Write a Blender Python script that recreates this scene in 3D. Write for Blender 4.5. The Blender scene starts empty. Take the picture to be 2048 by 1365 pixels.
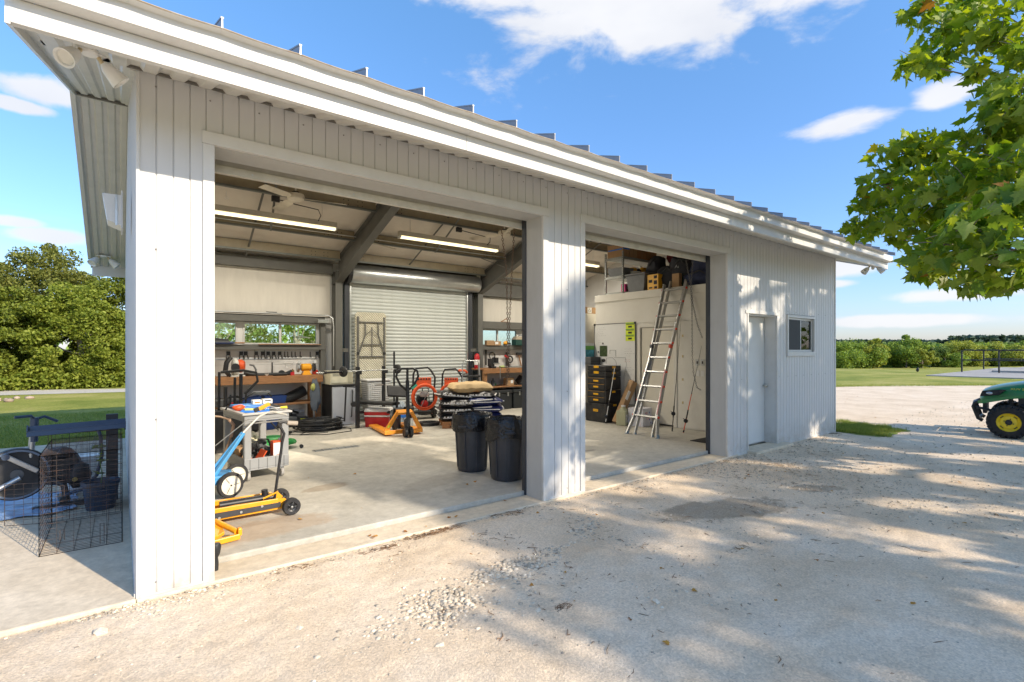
import bpy, math, random
import numpy as np
from mathutils import Vector, Matrix, noise
random.seed(7); np.random.seed(7)
R = math.radians
sc = bpy.context.scene
C = sc.collection

# ------------------------------------------------------------------ camera, sky, sun, exposure
cam_d = bpy.data.cameras.new("camera"); cam = bpy.data.objects.new("camera", cam_d); C.objects.link(cam)
cam.location = (-0.063, -4.02, 1.6); cam.rotation_euler = (R(90), 0, R(-37.59))
cam_d.sensor_width = 36; cam_d.lens = 17.895; cam_d.shift_y = 17.5/2048
cam_d.clip_start = 0.05; cam_d.clip_end = 4000
sc.camera = cam
SUN_DIR = Vector((0.288, -0.832, 0.475)).normalized()      # towards the sun
elev = math.asin(SUN_DIR.z)
sun_d = bpy.data.lights.new("sun", 'SUN'); sun_d.energy = 2.05; sun_d.angle = R(0.7); sun_d.color = (1, .86, .68)
sun = bpy.data.objects.new("sun", sun_d); C.objects.link(sun)
sun.rotation_euler = SUN_DIR.to_track_quat('Z', 'Y').to_euler()
sc.view_settings.view_transform = 'Standard'; sc.view_settings.look = 'None'
sc.view_settings.gamma = 1; sc.view_settings.use_curve_mapping = False
sc.view_settings.exposure = 1.64
sc.render.engine = 'CYCLES'
cy = sc.cycles; cy.use_denoising = True; cy.max_bounces = 10; cy.diffuse_bounces = 7; cy.glossy_bounces = 4
cy.transmission_bounces = 6; cy.transparent_max_bounces = 12; cy.sample_clamp_indirect = 6; cy.caustics_reflective = False; cy.caustics_refractive = False

W = bpy.data.worlds.new("World"); sc.world = W; W.use_nodes = True
nt = W.node_tree; N = nt.nodes; L = nt.links; N.clear()
def nd(t, **k):
    n = N.new(t)
    for a, b in k.items(): setattr(n, a, b)
    return n
def mth(op, a, b=None, c=None, clamp=False):
    n = N.new('ShaderNodeMath'); n.operation = op; n.use_clamp = clamp
    for i, v in enumerate((a, b, c)):
        if v is None: continue
        if isinstance(v, (int, float)): n.inputs[i].default_value = v
        else: L.new(v, n.inputs[i])
    return n.outputs[0]
sky = nd('ShaderNodeTexSky', sky_type='NISHITA', sun_disc=False)
sky.sun_elevation = elev; sky.sun_rotation = math.atan2(SUN_DIR.x, SUN_DIR.y)
sky.altitude = 100; sky.air_density = 1.0; sky.dust_density = 0.6; sky.ozone_density = 2.0
tc = nd('ShaderNodeTexCoord'); sp = nd('ShaderNodeSeparateXYZ'); L.new(tc.outputs['Generated'], sp.inputs[0])
az = mth('ARCTAN2', sp.outputs[0], sp.outputs[1])
hl = mth('SQRT', mth('ADD', mth('MULTIPLY', sp.outputs[0], sp.outputs[0]), mth('MULTIPLY', sp.outputs[1], sp.outputs[1])))
el = mth('DIVIDE', sp.outputs[2], mth('MAXIMUM', hl, .02))
n1 = nd('ShaderNodeTexNoise'); n1.inputs['Scale'].default_value = 5.5; n1.inputs['Detail'].default_value = 9; n1.inputs['Roughness'].default_value = .58
n1.inputs['Distortion'].default_value = .25
cb = nd('ShaderNodeCombineXYZ'); L.new(az, cb.inputs[0]); L.new(mth('MULTIPLY', el, 1.6), cb.inputs[1]); L.new(cb.outputs[0], n1.inputs['Vector'])
# clouds: (azimuth, slope above the horizon, half width, half height)
blobs = [(.86,.80,.34,.24),(1.06,.78,.38,.20),(.95,.68,.16,.10),(1.16,.64,.10,.06),(.66,.82,.22,.12),(1.12,.76,.22,.12),(.92,.615,.12,.06),
         (1.243,.375,.085,.022),(1.36,.38,.05,.024),(1.215,.135,.075,.018),(1.20,.11,.05,.008),(1.385,.082,.075,.012),
         (1.30,.045,.12,.010),(-.085,.375,.055,.022),(-.12,.345,.05,.010),(-.085,.166,.05,.014),(-.12,.18,.04,.01),
         (-1.0,.5,.35,.12),(2.3,.45,.4,.10),(3.0,.8,.4,.15),(-2.2,.3,.5,.08),(1.8,.2,.25,.04)]
mx = None
for a0, e0, ra, re in blobs:
    d = mth('SQRT', mth('ADD', mth('POWER', mth('ABSOLUTE', mth('DIVIDE', mth('SUBTRACT', az, a0), ra)), 2), mth('POWER', mth('ABSOLUTE', mth('DIVIDE', mth('SUBTRACT', el, e0), re)), 2)))
    d = mth('SUBTRACT', 1.0, d)
    mx = d if mx is None else mth('MAXIMUM', mx, d)
dens = mth('ADD', mth('MAXIMUM', mx, -.8), mth('MULTIPLY', mth('SUBTRACT', n1.outputs[0], .5), 2.5))
mask = nd('ShaderNodeMapRange', interpolation_type='SMOOTHSTEP'); L.new(dens, mask.inputs[0])
mask.inputs[1].default_value = -.22; mask.inputs[2].default_value = .36; mask.inputs[3].default_value = 0; mask.inputs[4].default_value = .93
# thin streaks low on the horizon
n2 = nd('ShaderNodeTexNoise'); n2.inputs['Scale'].default_value = 2.2; n2.inputs['Detail'].default_value = 7; n2.inputs['Roughness'].default_value = .6
cb2 = nd('ShaderNodeCombineXYZ'); L.new(mth('MULTIPLY', az, 2.2), cb2.inputs[0]); L.new(mth('MULTIPLY', el, 16), cb2.inputs[1]); L.new(cb2.outputs[0], n2.inputs['Vector'])
st = nd('ShaderNodeMapRange', interpolation_type='SMOOTHSTEP'); L.new(n2.outputs[0], st.inputs[0])
st.inputs[1].default_value = .57; st.inputs[2].default_value = .8; st.inputs[4].default_value = .32
lo = nd('ShaderNodeMapRange'); L.new(el, lo.inputs[0]); lo.inputs[1].default_value = .26; lo.inputs[2].default_value = .05; lo.inputs[3].default_value = 0; lo.inputs[4].default_value = 1
allm = mth('MAXIMUM', mask.outputs[0], mth('MULTIPLY', st.outputs[0], lo.outputs[0]))
n3 = nd('ShaderNodeTexNoise'); n3.inputs['Scale'].default_value = 4; n3.inputs['Detail'].default_value = 4; L.new(cb.outputs[0], n3.inputs['Vector'])
ccol = nd('ShaderNodeMixRGB'); ccol.inputs[1].default_value = (1.55, 1.62, 1.8, 1); ccol.inputs[2].default_value = (2.45, 2.42, 2.4, 1); L.new(n3.outputs[0], ccol.inputs[0])
hs = nd('ShaderNodeHueSaturation'); hs.inputs['Saturation'].default_value = 1.12; hs.inputs['Value'].default_value = 1.0; L.new(sky.outputs[0], hs.inputs['Color'])
mix = nd('ShaderNodeMixRGB'); L.new(allm, mix.inputs[0]); L.new(hs.outputs[0], mix.inputs[1]); L.new(ccol.outputs[0], mix.inputs[2])
tint = nd('ShaderNodeMixRGB', blend_type='MULTIPLY'); tint.inputs[0].default_value = 1; hz_ = nd('ShaderNodeValToRGB'); L.new(el, hz_.inputs[0]); hz_.color_ramp.elements[0].color = (.33,.34,.47,1); hz_.color_ramp.elements[1].color = (.56,.67,.70,1); hz_.color_ramp.elements[1].position = .75
_q = hz_.color_ramp.elements.new(.18); _q.color = (.41,.45,.55,1)
L.new(hs.outputs[0], tint.inputs[1]); L.new(hz_.outputs[0], tint.inputs[2]); L.new(tint.outputs[0], mix.inputs[1])
bg = nd('ShaderNodeBackground'); bg.inputs[1].default_value = .15; L.new(mix.outputs[0], bg.inputs[0])
wo = nd('ShaderNodeOutputWorld'); L.new(bg.outputs[0], wo.inputs[0])

# ------------------------------------------------------------------ materials
MATS = {}
def M(name, col, rough=.55, metal=0.0, var=.12, vs=6.0, bump=0.0, bs=60.0, emit=None, dirt=None, dscale=3.0, damt=.5, coat=0, stretch=None, island=0):
    if name in MATS: return MATS[name]
    m = bpy.data.materials.new(name); MATS[name] = m; m.use_nodes = True
    t = m.node_tree; b = t.nodes['Principled BSDF']; t.links
    def new(ty, **k):
        n = t.nodes.new(ty)
        for a, v in k.items(): setattr(n, a, v)
        return n
    tcn = new('ShaderNodeTexCoord'); vec = tcn.outputs['Object']
    if stretch:
        mp = new('ShaderNodeMapping'); mp.inputs['Scale'].default_value = stretch; t.links.new(vec, mp.inputs[0]); vec = mp.outputs[0]
    no = new('ShaderNodeTexNoise'); no.inputs['Scale'].default_value = vs; no.inputs['Detail'].default_value = 6; no.inputs['Roughness'].default_value = .62
    t.links.new(vec, no.inputs['Vector'])
    r = new('ShaderNodeMapRange'); t.links.new(no.outputs[0], r.inputs[0]); r.inputs[1].default_value = .3; r.inputs[2].default_value = .7
    r.inputs[3].default_value = 1-var; r.inputs[4].default_value = 1+var
    mul = new('ShaderNodeMixRGB', blend_type='MULTIPLY'); mul.inputs[0].default_value = 1; mul.inputs[1].default_value = (*col, 1)
    t.links.new(r.outputs[0], mul.inputs[2]); out = mul.outputs[0]
    if island:
        g = new('ShaderNodeNewGeometry'); r2 = new('ShaderNodeMapRange'); t.links.new(g.outputs['Random Per Island'], r2.inputs[0]); r2.inputs[3].default_value = 1-island; r2.inputs[4].default_value = 1+island
        m3 = new('ShaderNodeMixRGB', blend_type='MULTIPLY'); m3.inputs[0].default_value = 1; t.links.new(out, m3.inputs[1]); t.links.new(r2.outputs[0], m3.inputs[2]); out = m3.outputs[0]
    if dirt:
        n2 = new('ShaderNodeTexNoise'); n2.inputs['Scale'].default_value = dscale; n2.inputs['Detail'].default_value = 8; n2.inputs['Roughness'].default_value = .65
        t.links.new(vec, n2.inputs['Vector'])
        r2 = new('ShaderNodeMapRange'); t.links.new(n2.outputs[0], r2.inputs[0]); r2.inputs[1].default_value = .5; r2.inputs[2].default_value = .75; r2.inputs[4].default_value = damt
        m2 = new('ShaderNodeMixRGB'); t.links.new(r2.outputs[0], m2.inputs[0]); t.links.new(out, m2.inputs[1]); m2.inputs[2].default_value = (*dirt, 1); out = m2.outputs[0]
    if name in ('white_siding_paint','white_trim_paint'):            # rain splash stains low on the cladding
        gp_ = new('ShaderNodeNewGeometry'); sx_ = new('ShaderNodeSeparateXYZ'); t.links.new(gp_.outputs['Position'], sx_.inputs[0]); ns_ = new('ShaderNodeTexNoise'); ns_.inputs['Scale'].default_value = 7; ns_.inputs['Detail'].default_value = 8; ns_.inputs['Roughness'].default_value = .7; t.links.new(gp_.outputs['Position'], ns_.inputs['Vector'])
        q1 = new('ShaderNodeMapRange'); t.links.new(sx_.outputs[2], q1.inputs[0]); q1.inputs[1].default_value = .0; q1.inputs[2].default_value = .42; q1.inputs[3].default_value = .62; q1.inputs[4].default_value = .0
        q2 = new('ShaderNodeMapRange'); t.links.new(ns_.outputs[0], q2.inputs[0]); q2.inputs[1].default_value = .38; q2.inputs[2].default_value = .68
        q3 = new('ShaderNodeMath'); q3.operation = 'MULTIPLY'; t.links.new(q1.outputs[0], q3.inputs[0]); t.links.new(q2.outputs[0], q3.inputs[1])
        q4 = new('ShaderNodeMixRGB'); t.links.new(q3.outputs[0], q4.inputs[0]); t.links.new(out, q4.inputs[1]); q4.inputs[2].default_value = (.36,.30,.22,1); out = q4.outputs[0]
    t.links.new(out, b.inputs['Base Color'])
    b.inputs['Roughness'].default_value = rough; b.inputs['Metallic'].default_value = metal
    if coat: b.inputs['Coat Weight'].default_value = coat; b.inputs['Coat Roughness'].default_value = .15
    if bump:
        n4 = new('ShaderNodeTexNoise'); n4.inputs['Scale'].default_value = bs; n4.inputs['Detail'].default_value = 5; t.links.new(vec, n4.inputs['Vector'])
        bp = new('ShaderNodeBump'); bp.inputs['Strength'].default_value = bump; bp.inputs['Distance'].default_value = .02; t.links.new(n4.outputs[0], bp.inputs['Height']); t.links.new(bp.outputs[0], b.inputs['Normal'])
    if emit: b.inputs['Emission Color'].default_value = (*emit[0], 1); b.inputs['Emission Strength'].default_value = emit[1]
    return m
white = M('white_siding_paint', (.585,.585,.575), .42, var=.035, vs=3, bump=.03, bs=8, dirt=(.42,.41,.38), dscale=1.4, damt=.14, stretch=(3,3,.5))
trimw = M('white_trim_paint', (.62,.615,.59), .4, var=.04, vs=5, dirt=(.45,.40,.33), dscale=9, damt=.16)
soffm = M('soffit_metal', (.60,.585,.54), .45, var=.05, dirt=(.42,.39,.33), dscale=5, damt=.18)
liner = M('cream_liner', (.66,.63,.57), .7, var=.06, vs=2.5, bump=.5, bs=3, stretch=(2.5,1,.5))
ceilm = M('ceiling_insulation', (.66,.61,.54), .6, var=.06, vs=3, bump=.7, bs=5, dirt=(.50,.43,.34), dscale=2, damt=.3)
steel = M('grey_frame_steel', (.115,.115,.105), .55, var=.12, vs=4)
purlm = M('tan_purlin_steel', (.30,.255,.17), .5, var=.1, dirt=(.2,.13,.08), dscale=8, damt=.35)
galv = M('galvanised_metal', (.55,.57,.57), .33, metal=.85, var=.1, vs=5)
alum = M('aluminium', (.46,.46,.45), .35, metal=.75, var=.08)
jambm = M('jamb_grey', (.47,.47,.455), .5, var=.05, dirt=(.34,.32,.28), dscale=4, damt=.3, stretch=(1,1,.4))
slatm = M('roll_curtain_paint', (.55,.585,.565), .42, var=.05, vs=3, dirt=(.4,.42,.36), dscale=5, damt=.3)
blk = M('black_plastic', (.018,.019,.021), .48, var=.25, dirt=(.07,.065,.055), dscale=6, damt=.45)
blkm = M('black_metal', (.022,.023,.026), .42, metal=.2, var=.25, dirt=(.08,.07,.06), dscale=9, damt=.4)
rub = M('rubber', (.022,.022,.024), .8, var=.25, vs=20, bump=.2, bs=60, dirt=(.10,.09,.08), dscale=8, damt=.4)
wood = M('bench_wood', (.32,.155,.065), .6, var=.28, vs=5, stretch=(1.5,8,8), bump=.2, bs=20, dirt=(.14,.08,.04), dscale=4, damt=.5)
card = M('cardboard', (.40,.25,.13), .8, var=.12, vs=4, dirt=(.28,.17,.09), dscale=5, damt=.3)
whitep = M('white_plastic', (.72,.72,.70), .4, var=.05)
wallw = M('white_panel_wall', (.68,.68,.66), .6, var=.04, vs=2, dirt=(.5,.48,.42), dscale=2.5, damt=.2)
partm = M('cream_partition_paint', (.68,.66,.60), .6, var=.04, vs=2, dirt=(.52,.47,.37), dscale=3, damt=.25)
glass = bpy.data.materials.new('window_glass'); glass.use_nodes = True
_b = glass.node_tree.nodes['Principled BSDF']; _b.inputs['Base Color'].default_value = (.85,.95,.9,1); _b.inputs['Roughness'].default_value = .02
_t = glass.node_tree; _tr = _t.nodes.new('ShaderNodeBsdfTransparent'); _tr.inputs[0].default_value = (.86,.95,.92,1); _gl = _t.nodes.new('ShaderNodeBsdfGlossy'); _gl.inputs['Roughness'].default_value = .02
_lw = _t.nodes.new('ShaderNodeFresnel'); _lw.inputs[0].default_value = 1.5
_mx = _t.nodes.new('ShaderNodeMixShader'); _t.links.new(_lw.outputs[0], _mx.inputs[0]); _t.links.new(_tr.outputs[0], _mx.inputs[1]); _t.links.new(_gl.outputs[0], _mx.inputs[2]); _t.links.new(_mx.outputs[0], _t.nodes['Material Output'].inputs[0])
orange = M('orange_plastic', (.66,.085,.015), .45, var=.15, dirt=(.25,.12,.07), dscale=7, damt=.45)
yellow = M('yellow_paint', (.80,.36,.015), .38, var=.1, vs=8, dirt=(.30,.16,.05), dscale=10, damt=.35)
red = M('red_plastic', (.50,.012,.02), .4, var=.12, dirt=(.28,.10,.08), dscale=7, damt=.35)
blue = M('blue_paint', (.06,.29,.60), .4, var=.12, dirt=(.12,.2,.3), dscale=8, damt=.3)
dblue = M('dark_blue_plastic', (.012,.05,.22), .4, var=.1)
bblue = M('bright_blue_plastic', (.03,.19,.68), .4, var=.1)
greyp = M('grey_cart_plastic', (.27,.28,.285), .55, var=.1, dirt=(.16,.15,.14), dscale=6, damt=.35)
dgrey = M('dark_grey_plastic', (.075,.08,.085), .55, var=.15)
navy = M('slate_blue_plastic', (.035,.055,.095), .35, var=.12)
green = M('green_paint', (.012,.21,.05), .3, var=.1, coat=.35, dirt=(.16,.20,.12), dscale=4, damt=.35)
yrim = M('yellow_rim_paint', (.82,.60,.015), .4, var=.08, dirt=(.42,.34,.12), dscale=9, damt=.4)
gtool = M('green_plastic', (.01,.22,.04), .4, var=.1)
lime = M('lime_yellow', (.62,.72,.03), .5)
tan = M('tan_sack', (.50,.36,.19), .75, var=.1, vs=5, bump=.4, bs=14)
bagb = M('black_printed_bag', (.02,.02,.024), .32, var=.2, bump=.3, bs=12)
bagn = M('navy_printed_bag', (.012,.02,.10), .3, var=.2, bump=.3, bs=12)
linerbag = M('black_bin_liner', (.010,.011,.014), .18, var=.2, bump=.9, bs=22)
canm = M('dark_grey_bin', (.045,.045,.05), .45, var=.15, vs=5, dirt=(.10,.10,.10), dscale=7, damt=.35, bump=.06, bs=30)
wire = M('rusty_wire', (.055,.042,.036), .6, metal=.3, var=.3, dirt=(.30,.12,.05), dscale=9, damt=.6)
ink = M('black_ink', (.02,.02,.02), .7)
rust = M('rusty_chain', (.16,.10,.06), .7, metal=.3, var=.35, vs=40)
silverp = M('silver_fridge', (.50,.53,.58), .4, metal=.15, var=.05)
beige = M('beige_plastic', (.60,.57,.42), .5, var=.06)
pinkp = M('pink_print', (.65,.04,.22), .5)
fabric = M('dark_bag_fabric', (.022,.024,.032), .85, var=.3, bump=.4, bs=10)
navyf = M('navy_bag_fabric', (.025,.035,.085), .85, var=.3, bump=.4, bs=10)
maroon = M('maroon_fabric', (.11,.008,.014), .85, var=.3)
jug = M('greenish_translucent_jug', (.42,.42,.27), .4, var=.08)
lampm = M('fluorescent_tube', (1,1,.9), .5, emit=((1,.86,.52), .55))
paper = M('white_paper', (.78,.78,.76), .7, var=.04)
bark = M('grey_bark', (.24,.20,.15), .85, var=.35, vs=9, bump=.6, bs=22)

# ------------------------------------------------------------------ mesh helpers
class MB:
    def __init__(s): s.v = []; s.f = []
    def add(s, vs, fs):
        o = len(s.v); s.v += [tuple(p) for p in vs]; s.f += [tuple(o+i for i in f) for f in fs]; return s
    def box(s, x0, x1, y0, y1, z0, z1):
        return s.add([(x0,y0,z0),(x1,y0,z0),(x1,y1,z0),(x0,y1,z0),(x0,y0,z1),(x1,y0,z1),(x1,y1,z1),(x0,y1,z1)],
                     [(0,3,2,1),(4,5,6,7),(0,1,5,4),(1,2,6,5),(2,3,7,6),(3,0,4,7)])
    def obox(s, c, size, rot=(0,0,0)):
        m = Matrix.Translation(c) @ (rot if isinstance(rot, Matrix) else __import__('mathutils').Euler(rot).to_matrix().to_4x4())
        a, b, d = [q/2 for q in size]
        vs = [m @ Vector(p) for p in ((-a,-b,-d),(a,-b,-d),(a,b,-d),(-a,b,-d),(-a,-b,d),(a,-b,d),(a,b,d),(-a,b,d))]
        return s.add(vs, [(0,3,2,1),(4,5,6,7),(0,1,5,4),(1,2,6,5),(2,3,7,6),(3,0,4,7)])
    def bar(s, p, q, w, h=None, up=(0,0,1)):
        p, q = Vector(p), Vector(q); h = h or w; d = (q-p).normalized(); u = Vector(up)
        if abs(d.dot(u)) > .98: u = Vector((1,0,0))
        a = d.cross(u).normalized(); b = a.cross(d).normalized()
        vs = [e + a*sx*w/2 + b*sy*h/2 for e in (p, q) for sx, sy in ((-1,-1),(1,-1),(1,1),(-1,1))]
        return s.add(vs, [(0,1,2,3),(7,6,5,4),(0,4,5,1),(1,5,6,2),(2,6,7,3),(3,7,4,0)])
    def tube(s, pts, r, n=8, closed=False):
        P = [Vector(p) for p in pts]; k = len(P); rs = r if isinstance(r, (list, tuple)) else [r]*k
        T = []
        for i in range(k):
            a = P[(i-1) % k] if (closed or i > 0) else P[i]; b = P[(i+1) % k] if (closed or i < k-1) else P[i]
            T.append((b-a).normalized() if (b-a).length > 1e-9 else Vector((0,0,1)))
        u = T[0].orthogonal().normalized(); vs = []
        for i in range(k):
            u = (u - T[i]*u.dot(T[i])); u = u.normalized() if u.length > 1e-6 else T[i].orthogonal().normalized()
            w = T[i].cross(u)
            for j in range(n):
                a = 2*math.pi*j/n; vs.append(P[i] + (u*math.cos(a) + w*math.sin(a))*rs[i])
        fs = []
        for i in range(k if closed else k-1):
            for j in range(n):
                a, b = i*n+j, i*n+(j+1) % n; c, d = ((i+1) % k)*n+(j+1) % n, ((i+1) % k)*n+j
                fs.append((a, b, c, d))
        if not closed: fs += [tuple(range(n-1,-1,-1)), tuple((k-1)*n+j for j in range(n))]
        return s.add(vs, fs)
    def lathe(s, prof, n=20, c=(0,0,0), axis='z', cap=True):
        c = Vector(c); vs = []
        ax = Vector({'x':(1,0,0),'y':(0,1,0),'z':(0,0,1)}[axis]) if isinstance(axis, str) else Vector(axis).normalized()
        u = ax.orthogonal().normalized() if not isinstance(axis, str) else {'x':Vector((0,1,0)),'y':Vector((0,0,1)),'z':Vector((1,0,0))}[axis]
        w = ax.cross(u)
        for r, h in prof:
            for j in range(n):
                a = 2*math.pi*j/n; vs.append(c + ax*h + (u*math.cos(a)+w*math.sin(a))*r)
        fs = [(i*n+j, i*n+(j+1) % n, (i+1)*n+(j+1) % n, (i+1)*n+j) for i in range(len(prof)-1) for j in range(n)]
        if cap: fs += [tuple(range(n-1,-1,-1)), tuple((len(prof)-1)*n+j for j in range(n))]
        return s.add(vs, fs)
    def prism(s, poly, d, m=None):          # polygon in local XY, extruded along local Z by d
        k = len(poly); m = m or Matrix()
        vs = [m @ Vector((x,y,0)) for x, y in poly] + [m @ Vector((x,y,d)) for x, y in poly]
        return s.add(vs, [tuple(range(k-1,-1,-1)), tuple(range(k,2*k))] + [(i,(i+1)%k,k+(i+1)%k,k+i) for i in range(k)])
    def blob(s, c, rad, n=10, m=7, nz=.12, sq=1.0, seed=0):   # soft lumpy cushion
        c = Vector(c); vs = []; fs = []
        for i in range(m+1):
            th = math.pi*i/m
            for j in range(n):
                ph = 2*math.pi*j/n
                d = Vector((math.sin(th)*math.cos(ph), math.sin(th)*math.sin(ph), math.cos(th)))
                d = Vector([math.copysign(abs(q)**sq, q) for q in d])
                k = 1 + nz*noise.noise(d*1.9+Vector((seed*3.1,seed,0)))
                vs.append(c + Vector((d.x*rad[0], d.y*rad[1], d.z*rad[2]))*k)
        for i in range(m):
            for j in range(n): fs.append((i*n+j, (i+1)*n+j, (i+1)*n+(j+1)%n, i*n+(j+1)%n))
        return s.add(vs, fs)
    def mesh(s, name, mat, smooth=False):
        me = bpy.data.meshes.new(name); me.from_pydata(s.v, [], s.f); me.update()
        if mat: me.materials.append(mat)
        if smooth: 
            me.polygons.foreach_set('use_smooth', [True]*len(me.polygons))
        return me
    def build(s, name, mat, parent=None, smooth=False, bevel=0, label=None, kind=None):
        o = bpy.data.objects.new(name, s.mesh(name, mat, smooth)); C.objects.link(o)
        if parent: o.parent = parent
        if bevel:
            b = o.modifiers.new('bevel', 'BEVEL'); b.width = bevel; b.segments = 2; b.limit_method = 'ANGLE'; b.angle_limit = R(40)
        if smooth:
            try: o.data.set_sharp_from_angle(angle=R(40))
            except Exception: pass
        if label: o['label'] = label
        if kind: o['kind'] = kind
        return o
def link(name, me, parent=None, loc=(0,0,0), rot=(0,0,0), scale=None):
    o = bpy.data.objects.new(name, me); C.objects.link(o); o.location = loc; o.rotation_euler = rot
    if scale: o.scale = scale
    if parent: o.parent = parent
    return o
def tag(o, label, cat, group=None):
    o['label'] = label; o['category'] = cat
    if group: o['group'] = group
    return o
def thing(name, label, cat, loc=(0,0,0), rz=0, group=None):
    o = bpy.data.objects.new(name, None); C.objects.link(o); o.location = loc; o.rotation_euler = (0,0,rz); o.empty_display_size = .1
    return tag(o, label, cat, group)
def struct(name, mb, mat, **k):
    o = mb.build(name, mat, **k) if isinstance(mb, MB) else link(name, mb)
    o['kind'] = 'structure'; return o
def dup(root, loc, rz=0, label=None):
    r = root.copy(); C.objects.link(r); r.location = loc; r.rotation_euler = (0,0,rz)
    if label: r['label'] = label
    for ch in list(root.children):
        c = ch.copy(); C.objects.link(c); c.parent = r
        for g in list(ch.children):
            d = g.copy(); C.objects.link(d); d.parent = c
    return r
def text(name, s, size, mat, parent, loc, rot, extrude=.0006, sx=1):
    cu = bpy.data.curves.new(name, 'FONT'); cu.body = s; cu.size = size; cu.align_x = 'CENTER'; cu.align_y = 'CENTER'; cu.extrude = extrude; cu.resolution_u = 2
    o = bpy.data.objects.new(name, cu); C.objects.link(o)
    me = bpy.data.meshes.new_from_object(o.evaluated_get(bpy.context.evaluated_depsgraph_get()))
    bpy.data.objects.remove(o); me.materials.clear(); me.materials.append(mat)
    return link(name, me, parent, loc, rot, (sx,1,1))
def circ(c, r, n=24, axis='z', a0=0, a1=2*math.pi):
    out = []
    for i in range(n):
        a = a0 + (a1-a0)*i/(n if a1-a0 > 6.28 else n-1)
        p, q = r*math.cos(a), r*math.sin(a)
        out.append({'z':(c[0]+p,c[1]+q,c[2]), 'y':(c[0]+p,c[1],c[2]+q), 'x':(c[0],c[1]+p,c[2]+q)}[axis])
    return out

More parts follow.
